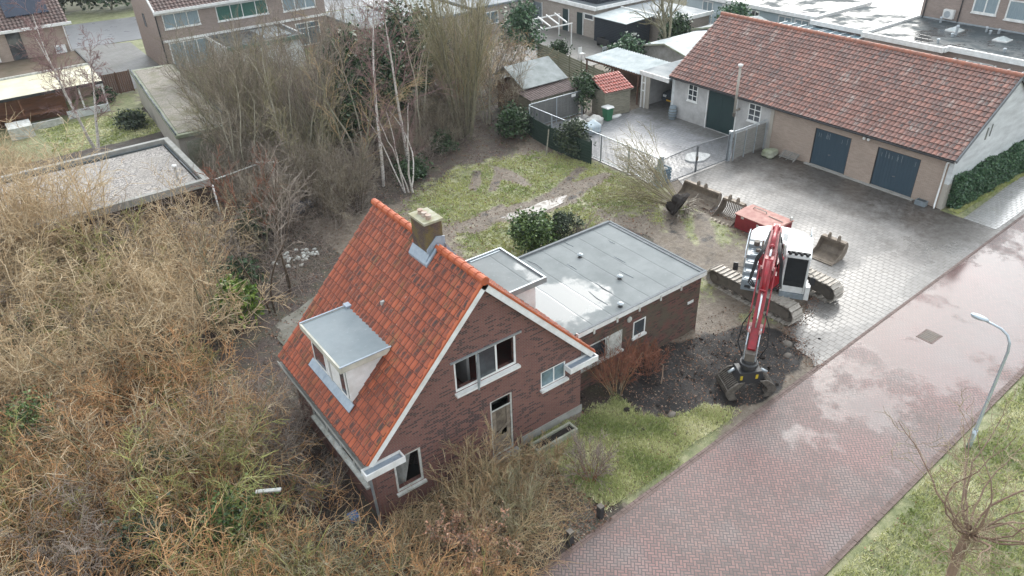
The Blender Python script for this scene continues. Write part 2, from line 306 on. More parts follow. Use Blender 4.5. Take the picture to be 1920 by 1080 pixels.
M['brownwood'] = plain('brown_planks', (.17, .09, .06), (.10, .06, .045), 4, .8, stretch=(6, 6, .5))
M['redwood'] = plain('reddish_timber', (.24, .11, .06), (.14, .07, .045), 3, .75, stretch=(.5, .5, 5))
M['blacktimber'] = plain('black_weatherboard', (.018, .024, .032), (.03, .038, .05), 3, .55, stretch=(.5, .5, 6))
M['poly'] = plain('corrugated_translucent_sheet', (.50, .53, .53), (.34, .38, .38), 1.2, .6, spec=.25)
M['yellowpoly'] = plain('stained_translucent_sheet', (.70, .66, .52), (.56, .50, .32), .7, .35)
M['asbestos'] = plain('fibre_cement_sheet', (.30, .32, .32), (.20, .22, .21), 1.5, .7)
M['rust'] = plain('rusty_roof_sheet', (.13, .09, .085), (.08, .06, .055), 3, .7)
# machine
M['red'] = plain('red_machine_paint', (.36, .010, .022), (.18, .014, .018), 5, .36)
M['redfade'] = plain('faded_red_paint', (.42, .22, .18), (.32, .14, .12), 3, .55)
M['boxred'] = plain('dull_red_paint', (.23, .022, .028), (.15, .02, .022), 3, .5)
M['mwhite'] = plain('white_machine_paint', (.66, .67, .66), (.50, .51, .50), 4, .35)
M['mgrey'] = plain('grey_machine_paint', (.22, .255, .28), (.15, .175, .19), 4, .35)
M['steel'] = plain('track_steel', (.46, .42, .37), (.28, .25, .215), 6, .55, .2)
M['steeld'] = plain('dirty_steel', (.10, .09, .08), (.17, .145, .12), 5, .6, .1)
M['bucket'] = plain('worn_bucket_steel', (.26, .215, .17), (.15, .12, .095), 4, .55, .15, .005)
M['chrome'] = plain('chrome_rod', (.72, .73, .75), None, 3, .15, .9)
M['hose'] = plain('rubber_hose', (.015, .015, .016), None, 3, .5)
M['pin'] = plain('pinkish_worn_pin', (.42, .24, .22), (.30, .16, .15), 5, .5)
M['yellow'] = plain('yellow_sticker', (.62, .45, .04), None, 3, .5)
M['orange'] = plain('number_plate', (.75, .42, .03), None, 3, .5)
M['bag'] = plain('white_bulk_bag', (.62, .61, .58), (.40, .38, .35), 4, .8)
M['bluebag'] = plain('blue_striped_bag', (.30, .42, .50), (.60, .60, .58), 8, .8, stretch=(3, 3, .2))
M['bin'] = plain('green_bin', (.03, .16, .075), (.025, .12, .06), 3, .45)
M['barrel'] = plain('grey_blue_barrel', (.24, .29, .32), (.17, .205, .23), 3, .5)
M['car_w'] = plain('white_car_paint', (.72, .74, .75), (.66, .68, .69), 2, .2)
M['car_d'] = plain('dark_car_paint', (.035, .05, .065), (.05, .065, .08), 2, .2)
M['tyre'] = plain('tyre_rubber', (.02, .02, .02), None, 3, .8)
M['water'] = None
s = NT('puddle_water'); M['water'] = s.fin(s.mix(s.rng(s.noise(2.5, 6, .7), .45, .6), (.07, .055, .045), (.15, .12, .09)), s.rng(s.noise(2.5, 6, .7), .42, .62, .05, .65), 0, .8); s.bump(s.noise(9, 3), .006, .3)
M['lamp'] = plain('lamp_steel', (.48, .53, .57), (.38, .43, .47), 2, .35, .4)
M['lampglass'] = plain('lamp_lens', (.75, .77, .78), None, 2, .2)
M['soilball'] = plain('root_soil', (.015, .012, .011), (.035, .028, .024), 6, .9, bump=.03)
M['redfloor'] = plain('red_floorcloth', (.20, .04, .03), (.12, .05, .04), 2, .7)
M['plaster'] = plain('pale_plaster', (.50, .49, .47), (.38, .36, .34), 1.5, .8)
# ------------------------------------------------------------------ mesh helpers
class MB:
    def __init__(s): s.v = []; s.f = []; s.M = None; s.uv = None
    def add(s, vs, fs):
        b = len(s.v)
        if s.M is not None: vs = [tuple(s.M @ Vector(p)) for p in vs]
        s.v += [tuple(p) for p in vs]; s.f += [tuple(i+b for i in f) for f in fs]; return s
    def box(s, x0, x1, y0, y1, z0, z1):
        if x1 < x0: x0, x1 = x1, x0
        if y1 < y0: y0, y1 = y1, y0
        return s.add([(x0, y0, z0), (x1, y0, z0), (x1, y1, z0), (x0, y1, z0), (x0, y0, z1), (x1, y0, z1), (x1, y1, z1), (x0, y1, z1)],
                     [(0, 3, 2, 1), (4, 5, 6, 7), (0, 1, 5, 4), (1, 2, 6, 5), (2, 3, 7, 6), (3, 0, 4, 7)])
    def bar(s, a, b, w, h=None, up=(0, 0, 1)):
        # square bar from a to b, w wide and h high
        a = Vector(a); b = Vector(b); h = h or w; d = (b-a).normalized(); up = Vector(up)
        if abs(d.dot(up)) > .98: up = Vector((1, 0, 0))
        sx = d.cross(up).normalized(); sz = sx.cross(d)
        vs = [p+sx*i*w/2+sz*j*h/2 for p in (a, b) for i, j in ((-1, -1), (1, -1), (1, 1), (-1, 1))]
        return s.add(vs, [(0, 1, 2, 3), (7, 6, 5, 4), (0, 4, 5, 1), (1, 5, 6, 2), (2, 6, 7, 3), (3, 7, 4, 0)])
    def tube(s, pts, rad, n=8, cap=True):
        pts = [Vector(p) for p in pts]; k = len(pts)
        if not isinstance(rad, (list, tuple)): rad = [rad]*k
        vs = []; t0 = None
        for i, p in enumerate(pts):
            t = (pts[min(i+1, k-1)]-pts[max(i-1, 0)]).normalized()
            if t0 is None: u = t.orthogonal().normalized()
            else: u = (u - t*u.dot(t)).normalized()
            t0 = t; v = t.cross(u)
            for j in range(n):
                a = 2*math.pi*j/n; vs.append(p+(u*math.cos(a)+v*math.sin(a))*rad[i])
        fs = [(i*n+j, i*n+(j+1) % n, (i+1)*n+(j+1) % n, (i+1)*n+j) for i in range(k-1) for j in range(n)]
        if cap: fs += [tuple(range(n))[::-1], tuple(range((k-1)*n, k*n))]
        return s.add(vs, fs)
    def prism(s, poly, axis, a, b):
        # 2-D polygon extruded along an axis ('x': poly=(y,z), 'y': (x,z), 'z': (x,y))
        def P(p, t): return {'x': (t, p[0], p[1]), 'y': (p[0], t, p[1]), 'z': (p[0], p[1], t)}[axis]
        n = len(poly); vs = [P(p, a) for p in poly]+[P(p, b) for p in poly]
        return s.add(vs, [tuple(range(n))[::-1], tuple(range(n, 2*n))]+[(i, (i+1) % n, n+(i+1) % n, n+i) for i in range(n)])
    def quad(s, *p): return s.add(p, [tuple(range(len(p)))])
    def sphere(s, c, r, n=12, k=8, sq=(1, 1, 1)):
        vs = [(c[0], c[1], c[2]-r*sq[2])]
        for i in range(1, k):
            t = math.pi*i/k
            for j in range(n):
                a = 2*math.pi*j/n; vs.append((c[0]+r*sq[0]*math.sin(t)*math.cos(a), c[1]+r*sq[1]*math.sin(t)*math.sin(a), c[2]-r*sq[2]*math.cos(t)))
        vs.append((c[0], c[1], c[2]+r*sq[2])); L = len(vs)-1
        fs = [(0, 1+(j+1) % n, 1+j) for j in range(n)]+[(1+(i*n)+j, 1+i*n+(j+1) % n, 1+(i+1)*n+(j+1) % n, 1+(i+1)*n+j) for i in range(k-2) for j in range(n)]
        fs += [(L, 1+(k-2)*n+j, 1+(k-2)*n+(j+1) % n) for j in range(n)]
        return s.add(vs, fs)
    def build(s, name, mat, parent=None, smooth=False, bevel=0, label=None):
        me = bpy.data.meshes.new(name); me.from_pydata(s.v, [], s.f); me.update()
        bm = bmesh.new(); bm.from_mesh(me); bmesh.ops.recalc_face_normals(bm, faces=bm.faces); bm.to_mesh(me); bm.free()
        me.materials.append(mat)
        if smooth: me.polygons.foreach_set('use_smooth', [True]*len(me.polygons))
        o = bpy.data.objects.new(name, me); col.objects.link(o); attach(o, parent)
        if bevel:
            b = o.modifiers.new('bevel', 'BEVEL'); b.width = bevel; b.segments = 2; b.limit_method = 'ANGLE'; b.angle_limit = R(35)
        if label: o['label'] = label
        return o
WL = {}
def attach(o, parent):
    # children keep world coordinates: their location cancels the base of the thing
    if parent is not None:
        o.parent = parent; o.location = tuple(-v for v in WL.get(parent.name, (0, 0, 0)))
        WL[o.name] = (0, 0, 0)
def thing(name, label, cat, loc=(0, 0, 0), group=None):
    o = bpy.data.objects.new(name, None); o.empty_display_size = .3; col.objects.link(o); o.location = loc; WL[o.name] = tuple(loc)
    return tag(o, label, cat, group)
def tag(o, label, cat, group=None, kind=None):
    if label: o['label'] = label
    if cat: o['category'] = cat
    if group: o['group'] = group
    if kind: o['kind'] = kind
    return o
def struct(o, kind='structure'): o['kind'] = kind; return o
def sheet(name, poly, z, mat, kind='structure'):
    mb = MB(); mb.prism(poly, 'z', z-.3, z); o = mb.build(name, mat); o['kind'] = kind; return o
def wall(mb, axis, pos, thick, u0, u1, z0, top, holes=(), extra=()):
    # wall in the plane axis=pos with rectangular holes (ua,ub,za,zb); top(u) gives the height
    if not callable(top): tv = top; top = lambda u: tv
    us = sorted(set([u0, u1]+[h[0] for h in holes]+[h[1] for h in holes]+list(extra)))
    for a, b in zip(us[:-1], us[1:]):
        if b-a < 1e-4: continue
        mid = (a+b)/2; hs = sorted([(h[2], h[3]) for h in holes if h[0] <= mid <= h[1]]); z = z0
        for h in hs+[(None, None)]:
            if h[0] is None: za, zb = top(a), top(b)
            else: za = zb = h[0]
            if max(za, zb) > z+1e-4:
                mb.prism([(a, z), (b, z), (b, zb), (a, za)], 'y' if axis == 'y' else 'x', pos, pos+thick)
            if h[0] is not None: z = h[1]
def window(parent, axis, pos, out_, u0, u1, z0, z1, muls=(), bars=(), mat='white', pane='glass', fw=.07, depth=.06, sill=0, name='window', rec=0.0, open_=(), label=None):
    # frame and one pane mesh; axis plane at pos, out_ = +-1 outward direction
    f = MB(); a = pos-out_*rec; p0, p1 = a-out_*.01, a+out_*depth
    def B(ua, ub, za, zb, q0=p0, q1=p1):
        if axis == 'y': f.box(ua, ub, q0, q1, za, zb)
        else: f.box(q0, q1, ua, ub, za, zb)
    B(u0, u1, z0, z0+fw); B(u0, u1, z1-fw, z1); B(u0, u0+fw, z0+fw, z1-fw); B(u1-fw, u1, z0+fw, z1-fw)
    for mu in muls: B(mu-fw*.45, mu+fw*.45, z0+fw, z1-fw, a-out_*.005, a+out_*(depth-.004))
    for bz in bars: B(u0+fw, u1-fw, bz-fw*.4, bz+fw*.4, a-out_*.003, a+out_*(depth-.008))
    o = f.build(name, M[mat], parent, label=label)
    g = MB(); xs = [u0+fw]+sorted(muls)+[u1-fw]; q = a+out_*.012
    for i in range(len(xs)-1):
        if i in open_: continue
        if axis == 'y': g.box(xs[i], xs[i+1], q, q+out_*.006, z0+fw, z1-fw)
        else: g.box(q, q+out_*.006, xs[i], xs[i+1], z0+fw, z1-fw)
    if g.v: g.build('pane', M[pane], o)
    if sill:
        s_ = MB(); 
        if axis == 'y': s_.box(u0-.05, u1+.05, pos-out_*.02, pos+out_*(.05+sill), z0-.09, z0-.003)
        else: s_.box(pos-out_*.02, pos+out_*(.05+sill), u0-.05, u1+.05, z0-.09, z0-.003)
        s_.build('sill', M[mat], o)
    return o
def tile_roof(name, o0, ud, vd, width, length, tw, rh, mat, parent, amp=.028, step=.035, holes=()):
    # o0: eave corner; ud unit along eave; vd unit up the slope; real courses of curved tiles
    ud = Vector(ud).normalized(); vd = Vector(vd).normalized(); n = ud.cross(vd).normalized()
    if n.z < 0: n = -n
    o0 = Vector(o0); nt_ = max(1, round(width/tw)); nr = max(1, round(length/rh)); tw = width/nt_; rh = length/nr; k = 6
    prof = [0, .25, .95, 1.0, .45, .1]
    vs = []; fs = []; uvs = []; nu = nt_*k+1; rnd = random.Random(3)
    for r in range(nr):
        b = len(vs)
        for row in range(3):
            for i in range(nu):
                t, kk = divmod(i, k); h = prof[kk]*amp
                if row == 0: vv = r*rh-.02; hh = -.01
                elif row == 1: vv = r*rh-.02; hh = step+h
                else: vv = (r+1)*rh; hh = h
                if row: hh += .006*math.sin(t*2.3+r*1.7)
                p = o0+ud*(i*tw/k)+vd*vv+n*hh; vs.append(tuple(p))
        for row in range(2):
            for i in range(nu-1):
                t = i//k; tu = (i+.5)/k*1.0
                cu = ((i+.5)/k)*tw; cv = (r+.5)*rh
                if any(h[0] < cu < h[1] and h[2] < cv < h[3] for h in holes): continue
                a = b+row*nu+i; fs.append((a, a+1, a+nu+1, a+nu))
                v0, v1 = (r+.001, r+.01) if row == 0 else (r+.02, r+.999)
                e = .0001
                uvs += [i/k+e, v0, (i+1)/k-e, v0, (i+1)/k-e, v1, i/k+e, v1]
    # solid deck beneath so the roof has thickness
    me = bpy.data.meshes.new(name); me.from_pydata(vs, [], fs); uvl = me.uv_layers.new(name='UVMap'); uvl.data.foreach_set('uv', uvs)
    me.materials.append(mat); me.update()
    o = bpy.data.objects.new(name, me); col.objects.link(o); attach(o, parent); return o
def ridge(name, a, b, mat, parent, r=.13, L=.38, ax=None):
    a = Vector(a); b = Vector(b); n = int((b-a).length/L); mb = MB(); d = (b-a)/n
    for i in range(n):
        p = a+d*i; mb.tube([p, p+d*.12, p+d*.14, p+d*1.02], [r*1.12, r*1.12, r, r*.96], 10)
    return mb.build(name, mat, parent, smooth=False)
# ------------------------------------------------------------------ plants
RMIN = [.006]
class Tw:
    # many thin tapering three-sided branches gathered into one mesh
    def __init__(s): s.v = []; s.f = []; s.r = []
    def line(s, pts, r0, r1, rnd, n=3):
        k = len(pts); b = len(s.v)
        dx = pts[-1][0]-pts[0][0]; dy = pts[-1][1]-pts[0][1]; dz = pts[-1][2]-pts[0][2]
        L = math.sqrt(dx*dx+dy*dy+dz*dz)+1e-9; dx /= L; dy /= L; dz /= L
        if abs(dz) < .9: ux, uy, uz = dy, -dx, 0
        else: ux, uy, uz = 0, dz, -dy
        q = math.sqrt(ux*ux+uy*uy+uz*uz); ux /= q; uy /= q; uz /= q
        wx, wy, wz = dy*uz-dz*uy, dz*ux-dx*uz, dx*uy-dy*ux
        cs = [(math.cos(2*math.pi*j/n), math.sin(2*math.pi*j/n)) for j in range(n)]
        for i, p in enumerate(pts):
            r = r0+(r1-r0)*i/(k-1)
            for c_, s_ in cs:
                s.v.append((p[0]+(ux*c_+wx*s_)*r, p[1]+(uy*c_+wy*s_)*r, p[2]+(uz*c_+wz*s_)*r)); s.r.append(rnd)
        for i in range(k-1):
            o = b+i*n
            for j in range(n):
                j2 = (j+1) % n; s.f.append((o+j, o+j2, o+n+j2, o+n+j))
    def mesh(s, name, mat, smooth=True):
        me = bpy.data.meshes.new(name); me.from_pydata(s.v, [], s.f)
        at = me.attributes.new('rnd', 'FLOAT', 'POINT'); at.data.foreach_set('value', s.r)
        me.materials.append(mat); me.polygons.foreach_set('use_smooth', [smooth]*len(me.polygons)); me.update(); return me
def bend(rd, d, amt, up):
    x = d[0]+rd.gauss(0, amt); y = d[1]+rd.gauss(0, amt); z = d[2]+rd.gauss(0, amt)+up; q = math.sqrt(x*x+y*y+z*z)+1e-9
    return (x/q, y/q, z/q)
def grow(rd, T, lv, p, d, L, r, S, leaves=None):
    sp = S[lv]; n = sp['n']; pts = [p]; dd = d; dirs = [d]
    for i in range(n):
        dd = bend(rd, dd, sp['w'], sp['up']); p = (p[0]+dd[0]*L/n, p[1]+dd[1]*L/n, p[2]+dd[2]*L/n); pts.append(p); dirs.append(dd)
    T[sp['t']].line(pts, max(r, RMIN[0]), max(r*sp.get('taper', .3), RMIN[0]*.55), rd.random(), sp.get('s', 3))
    if lv+1 < len(S):
        c = sp['c']; k = c if isinstance(c, int) else rd.randint(*c)
        for j in range(k):
            t = sp.get('t0', .25)+(1-sp.get('t0', .25))*(j+rd.random())/k; t = min(t, .99); i = int(t*n); f = t*n-i
            a, b = pts[i], pts[i+1]; q = (a[0]+(b[0]-a[0])*f, a[1]+(b[1]-a[1])*f, a[2]+(b[2]-a[2])*f)
            di = dirs[i+1]; an = sp['a']*rd.uniform(.6, 1.3); az = rd.uniform(0, 6.283)
            # perpendicular frame
            if abs(di[2]) < .9: u = Vector((di[1], -di[0], 0)).normalized()
            else: u = Vector((0, di[2], -di[1])).normalized()
            D = Vector(di); v = D.cross(u); nd = D*math.cos(an)+(u*math.cos(az)+v*math.sin(az))*math.sin(an)
            grow(rd, T, lv+1, q, tuple(nd), L*sp['l']*rd.uniform(.6, 1.25)*(1.15-.5*t), r*(1-.6*t)*sp['rr'], S, leaves)
def proto(seed, nst, L, spread, r, S, radius=.15):
    rd = random.Random(seed); T = [Tw(), Tw()]
    for i in range(nst):
        az = 6.283*(i+rd.random())/nst; sp = spread*rd.uniform(.25, 1.1) if nst > 1 else spread
        d = (math.cos(az)*math.sin(sp), math.sin(az)*math.sin(sp), math.cos(sp))
        grow(rd, T, 0, (math.cos(az)*radius*rd.random(), math.sin(az)*radius*rd.random(), -.05), d, L*rd.uniform(.75, 1.1), r*rd.uniform(.7, 1.1), S)
    return T
def put_plant(name, label, cat, group, meshes, loc, rz=0, sc_=1.0, sz=None, tilt=(0, 0)):
    # meshes: list of (part name, mesh); the whole plant under one Empty at its foot
    r = bpy.data.objects.new(name, None); r.empty_display_size = .3; col.objects.link(r); r.location = loc
    r.rotation_euler = (tilt[0], tilt[1], rz); r.scale = (sc_, sc_, (sz or sc_)); tag(r, label, cat, group)
    for pn, me in meshes:
        o = bpy.data.objects.new(pn, me); col.objects.link(o); o.parent = r
    return r
class Leaf:
    def __init__(s): s.v = []; s.r = []
    def cloud(s, pts, size, rng_, n_up=.5):
        pts = np.asarray(pts, float); n = len(pts); a = rng_.normal(size=(n, 3)); a[:, 2] = a[:, 2]*(1-n_up)
        a /= np.linalg.norm(a, axis=1, keepdims=True)+1e-9; b = rng_.normal(size=(n, 3)); b -= a*(a*b).sum(1, keepdims=True); b /= np.linalg.norm(b, axis=1, keepdims=True)+1e-9
        sz = size*rng_.uniform(.6, 1.3, (n, 1)); A = a*sz; B = b*sz*.55
        q = np.stack([pts-A, pts+B, pts+A, pts-B], 1); s.v.append(q.reshape(-1, 3)); s.r.append(np.repeat(rng_.uniform(0, 1, n), 4)); return s
    def mesh(s, name, mat):
        v = np.concatenate(s.v); r = np.concatenate(s.r); n = len(v)//4; me = bpy.data.meshes.new(name)
        me.vertices.add(4*n); me.vertices.foreach_set('co', v.ravel()); me.loops.add(4*n); me.loops.foreach_set('vertex_index', np.arange(4*n, dtype=np.int32))
        me.polygons.add(n); me.polygons.foreach_set('loop_start', np.arange(0, 4*n, 4, dtype=np.int32)); me.polygons.foreach_set('loop_total', np.full(n, 4, dtype=np.int32))
        me.update(calc_edges=True); at = me.attributes.new('rnd', 'FLOAT', 'POINT'); at.data.foreach_set('value', r.astype(np.float32)); me.materials.append(mat); return me
def clumps(rng_, n, rad, c=(0, 0, 0), nc=40, cr=.3, shell=.55):
    # points gathered in leaf clumps spread through an uneven ellipsoid
    u = rng_.normal(size=(nc, 3)); u /= np.linalg.norm(u, axis=1, keepdims=True); u[:, 2] = np.abs(u[:, 2])*1.15-.12
    q = u*(shell+(1-shell)*rng_.uniform(0, 1, (nc, 1)))*rng_.uniform(.75, 1.12, (nc, 1))
    cc = q*np.array(rad); idx = rng_.integers(0, nc, n); p = cc[idx]+rng_.normal(size=(n, 3))*cr*rng_.uniform(.5, 1.2, (nc, 1))[idx]
    p = p+np.array(c); p[:, 2] = np.maximum(p[:, 2], .03); return p
# ------------------------------------------------------------------ setting
rng = np.random.default_rng(5)
def pip(x, y, poly):
    r = np.zeros(x.shape, bool); n = len(poly)
    for i in range(n):
        x0, y0 = poly[i]; x1, y1 = poly[(i+1) % n]
        if y0 == y1: continue
        c_ = ((y0 > y) != (y1 > y)) & (x < (x1-x0)*(y-y0)/(y1-y0)+x0); r ^= c_
    return r
def rl(x): return 11.33+.0437*(x-8.5)     # left road edge
def rr_(x): return 6.15+.0445*(x-15.3)      # right road edge
road_poly = [(-40, rr_(-40)), (160, rr_(160)), (160, rl(160)), (-40, rl(-40))]
drive_poly = [(23.75, rl(23.75)), (60, rl(60)), (60, 14.75+.02*19), (41.1, 14.75), (41.1, 16.0), (41.5, 16.3), (41.5, 28.3), (33.2, 28.3), (32.3, 26.6), (31.2, 23.5), (30.6, 19.5), (30.0, 17.2), (28.9, 15.5), (26.6, 14.8), (25.2, 14.4), (24.4, 13.4)]
_dp = [drive_poly[-1], drive_poly[0]]; _n = []; _rd = random.Random(12); _a = drive_poly[8:]+[drive_poly[0]]
for p_, q_ in zip(_a[:-1], _a[1:]):
    k_ = max(1, int(math.hypot(q_[0]-p_[0], q_[1]-p_[1])/.28))
    for i_ in range(k_): _n.append((p_[0]+(q_[0]-p_[0])*i_/k_+_rd.uniform(-.2, .2), p_[1]+(q_[1]-p_[1])*i_/k_+_rd.uniform(-.16, .16)))
drive_poly = drive_poly[:8]+_n
yard_poly = [(31.4, 28.3), (41.6, 28.3), (41.6, 36.5), (47, 36.5), (47, 39.6), (39.5, 39.2), (36.6, 39.4), (36.6, 41.0), (31.4, 41.0)]
GX0, GX1, GY0, GY1, ST = -14, 64, -6, 112, .3
xs = np.arange(GX0, GX1+.01, ST); ys = np.arange(GY0, GY1+.01, ST); X, Y = np.meshgrid(xs, ys); nxg, nyg = len(xs), len(ys)
def ell(cx, cy, rx, ry, s_=.35): return np.clip((1-np.sqrt(((X-cx)/rx)**2+((Y-cy)/ry)**2))/s_, 0, 1)
Zr = np.zeros_like(X); Zg = np.zeros_like(X); Zb = np.zeros_like(X)
mx = lambda a, b: np.maximum(a, b)
Zb = np.where((X < 12.5) & (Y > 10), 1., Zb); Zb = mx(Zb, ell(20, 42, 13, 6.5)); Zb = np.where((Y > 41.5) & (X < 36) & (Y < 66), 1., Zb)
Zb = mx(Zb, ell(17.5, 16.3, 4, 1.3)); Zb = mx(Zb, ell(9, 14, 4, 3)); Zb = mx(Zb, ell(24, 24.5, 3, 3)); Zb = mx(Zb, ell(12.6, 12.8, 1.1, 1.1))
Zr = mx(Zr, ell(15.2, 13.6, 5.2, 2.6)); Zr = mx(Zr, ell(12.5, 14.8, 2.2, 1.5)); Zr = mx(Zr, ell(24.5, 34.2, 8.5, 5.4, .5)); Zr = mx(Zr, ell(22, 28.6, 5.6, 4.2, .5)); Zr = mx(Zr, ell(29, 30.5, 4, 6, .6)*.95)
Zr = mx(Zr, ell(29.2, 23.5, 2.6, 4.5, .6)*.75); Zr = mx(Zr, ell(24.2, 19.6, 2.2, 2.2, .6)*.75); Zr = mx(Zr, ell(25, 15.6, 2.6, 1.4, .6)*.6); Zr = mx(Zr, ell(31, 17.2, .8, .8)*.7); Zr = mx(Zr, ell(12, 28, 4, 3.5, .6)*.5)
Zr = np.where(Y < rr_(X), 1., Zr); Zr = np.where((X > 41) & (Y > rl(X)) & (Y < 16.4), 1., Zr)
Zr = np.where((X < 10.5) & (X > -6) & (Y > 59) & (Y < 73), 1., Zr); Zb = np.where((X < 10.5) & (Y > 59), 0., Zb); Zr = np.where((Y > 66.) & (X > 10.5) & (X < 45), .55, Zr); Zr = np.where((Y > 72) & (Y < 112), .8, Zr); Zb = np.where(Y > 66, 0, Zb)
Zr = np.where((X > 33) & (Y > 41.5) & (Y < 66), .3, Zr)
Zg = mx(Zg, ell(19.5, 15.0, 4.2, 2.3)); Zg = mx(Zg, ell(22.5, 14.2, 3, 2.2)); Zg = mx(Zg, ell(20.8, 12.9, 2.2, 1.0)); Zr = np.where(Zg > .5, 0, Zr); Zr *= 1-ell(24, 30.5, 3.2, .9); Zr *= 1-ell(21, 31.6, 4, .55); Zr *= 1-ell(27, 31.4, 4, .8); Zr *= 1-ell(25.5, 35.3, .7, 2.5)*.9
for (ax, ay, bx, by, wd_) in ((19.5, 30.6, 22.5, 31.5, .28), (19.8, 31.6, 22.5, 32.3, .22), (26, 31.6, 29.5, 33.2, .3), (26.2, 30.4, 30.2, 31.6, .3), (22.6, 35.2, 24.2, 37.2, .3), (23.4, 34.4, 25.4, 36.4, .28), (25.2, 20.3, 29.5, 25.5, .4), (26.6, 19.8, 30.4, 24.0, .4), (22.5, 21.8, 25.5, 26.5, .4)):
    L2 = (bx-ax)**2+(by-ay)**2; tt = np.clip(((X-ax)*(bx-ax)+(Y-ay)*(by-ay))/L2, 0, 1); dd_ = np.hypot(X-ax-tt*(bx-ax), Y-ay-tt*(by-ay)); k_ = np.clip((wd_*1.6-dd_)/wd_, 0, 1); Zr *= 1-k_; Zg = mx(Zg, k_*.42)
Zr = np.clip(Zr+rng.normal(size=X.shape)*.06, 0, 1)
def smooth_noise(sc_, seed):
    r2 = np.random.default_rng(seed); g = r2.normal(size=(int(nyg*ST/sc_)+3, int(nxg*ST/sc_)+3)); fx = (X-GX0)/sc_; fy = (Y-GY0)/sc_; i = fx.astype(int); j = fy.astype(int); a = fx-i; b = fy-j; a = a*a*(3-2*a); b = b*b*(3-2*b)
    return (g[j, i]*(1-a)+g[j, i+1]*a)*(1-b)+(g[j+1, i]*(1-a)+g[j+1, i+1]*a)*b
H = smooth_noise(2.5, 1)*.03+smooth_noise(.8, 2)*.02+smooth_noise(.3, 3)*.008
H += Zg*(smooth_noise(.9, 4)*.10+smooth_noise(.4, 6)*.07+.05)
H -= ell(23.8, 30.7, 3.6, .9)*.065
H += .05
# flat and slightly sunk below every paved sheet
near = np.zeros(X.shape, bool)
for dx in (-.35, 0, .35):
    for dy in (-.35, 0, .35):
        for P_ in (road_poly, drive_poly, yard_poly): near |= pip(X+dx, Y+dy, P_)
H = np.where(near, -.03, H); H = np.where((Y > 66) | ((X > 41) & (Y > 16)), -.02, H)
H = np.where((X > 10.2) & (X < 11.9) & (Y < 16) & (Y > 11), np.minimum(H, -.01), H)
vs = np.stack([X.ravel(), Y.ravel(), H.ravel()], 1); ii = np.arange(nyg*nxg).reshape(nyg, nxg)
q = np.stack([ii[:-1, :-1], ii[:-1, 1:], ii[1:, 1:], ii[1:, :-1]], -1).reshape(-1, 4)
me = bpy.data.meshes.new('ground'); me.vertices.add(len(vs)); me.vertices.foreach_set('co', vs.ravel()); me.loops.add(q.size); me.loops.foreach_set('vertex_index', q.ravel().astype(np.int32))
me.polygons.add(len(q)); me.polygons.foreach_set('loop_start', np.arange(0, q.size, 4, dtype=np.int32)); me.polygons.foreach_set('loop_total', np.full(len(q), 4, dtype=np.int32)); me.update(calc_edges=True)
at = me.attributes.new('zone', 'FLOAT_VECTOR', 'POINT'); at.data.foreach_set('vector', np.stack([Zr.ravel(), Zg.ravel(), Zb.ravel()], 1).ravel().astype(np.float32))
me.polygons.foreach_set('use_smooth', [True]*len(q)); me.materials.append(M['ground']); o = bpy.data.objects.new('ground', me); col.objects.link(o); struct(o)
o = MB().quad((-600, -300, -.12), (900, -300, -.12), (900, 1400, -.12), (-600, 1400, -.12)).build('terrain', M['farground']); struct(o)
def Hat(x, y):
    i = np.clip(((np.asarray(x)-GX0)/ST).round().astype(int), 0, nxg-1); j = np.clip(((np.asarray(y)-GY0)/ST).round().astype(int), 0, nyg-1); return H[j, i]
def Zat(Z, x, y):
    i = np.clip(((np.asarray(x)-GX0)/ST).round().astype(int), 0, nxg-1); j = np.clip(((np.asarray(y)-GY0)/ST).round().astype(int), 0, nyg-1); return Z[j, i]
sheet('road', road_poly, .004, M['road']); sheet('driveway', drive_poly, .012, M['drive']); sheet('yard_paving', yard_poly, .016, M['yard'])
sheet('footpath', [(41.1, rl(41.1)+.25), (120, rl(120)+.25), (120, 15.1+.06*79), (41.1, 14.72)], .022, M['path'])
sheet('garden_path', [(10.45, 11.5), (11.65, 11.55), (11.6, 15.9), (10.35, 15.9)], .02, slabs('overgrown_path_bricks', (.105, .09, .07), (.075, .065, .05), (.05, .05, .03), (.07, .075, .04), .2, None, None, .15))
sheet('terrace_paving', [(36.5, 50.3), (52.2, 50), (52.2, 70), (36.5, 70)], .02, M['backpave'])
sheet('back_street', [(4, 92), (60, 86), (60, 97), (4, 105)], .02, M['asphalt']); sheet('side_drive', [(8.8, 72), (15.2, 72), (15.2, 90), (8.8, 93)], .012, M['backpave'])
sheet('court_paving', [(60, 36), (120, 36), (120, 60), (60, 60)], .02, M['asphalt']); sheet('rear_paving', [(47, 28), (61, 28), (61, 42), (47, 42)], .014, M['backpave'])
# brick edging along both sides of the road
for nm, fn, s_ in (('left', rl, 1), ('right', rr_, -1)):
    mb = MB(); x = -10.0
    rd = random.Random(2)
    while x < 90:
        if not (s_ == 1 and 23.9 < x):
            mb.box(x, x+.195, fn(x), fn(x)+s_*.10, -.05, .018+rd.uniform(-.006, .006))
        else: mb.box(x, x+.195, fn(x)-.06, fn(x)+.04, -.05, .018)
        mb.box(x, x+.195, fn(x)-s_*.10, fn(x)-s_*.006, -.05, .010+rd.uniform(-.002, .002)); x += .205
    struct(mb.build('kerb', M['kerb']))
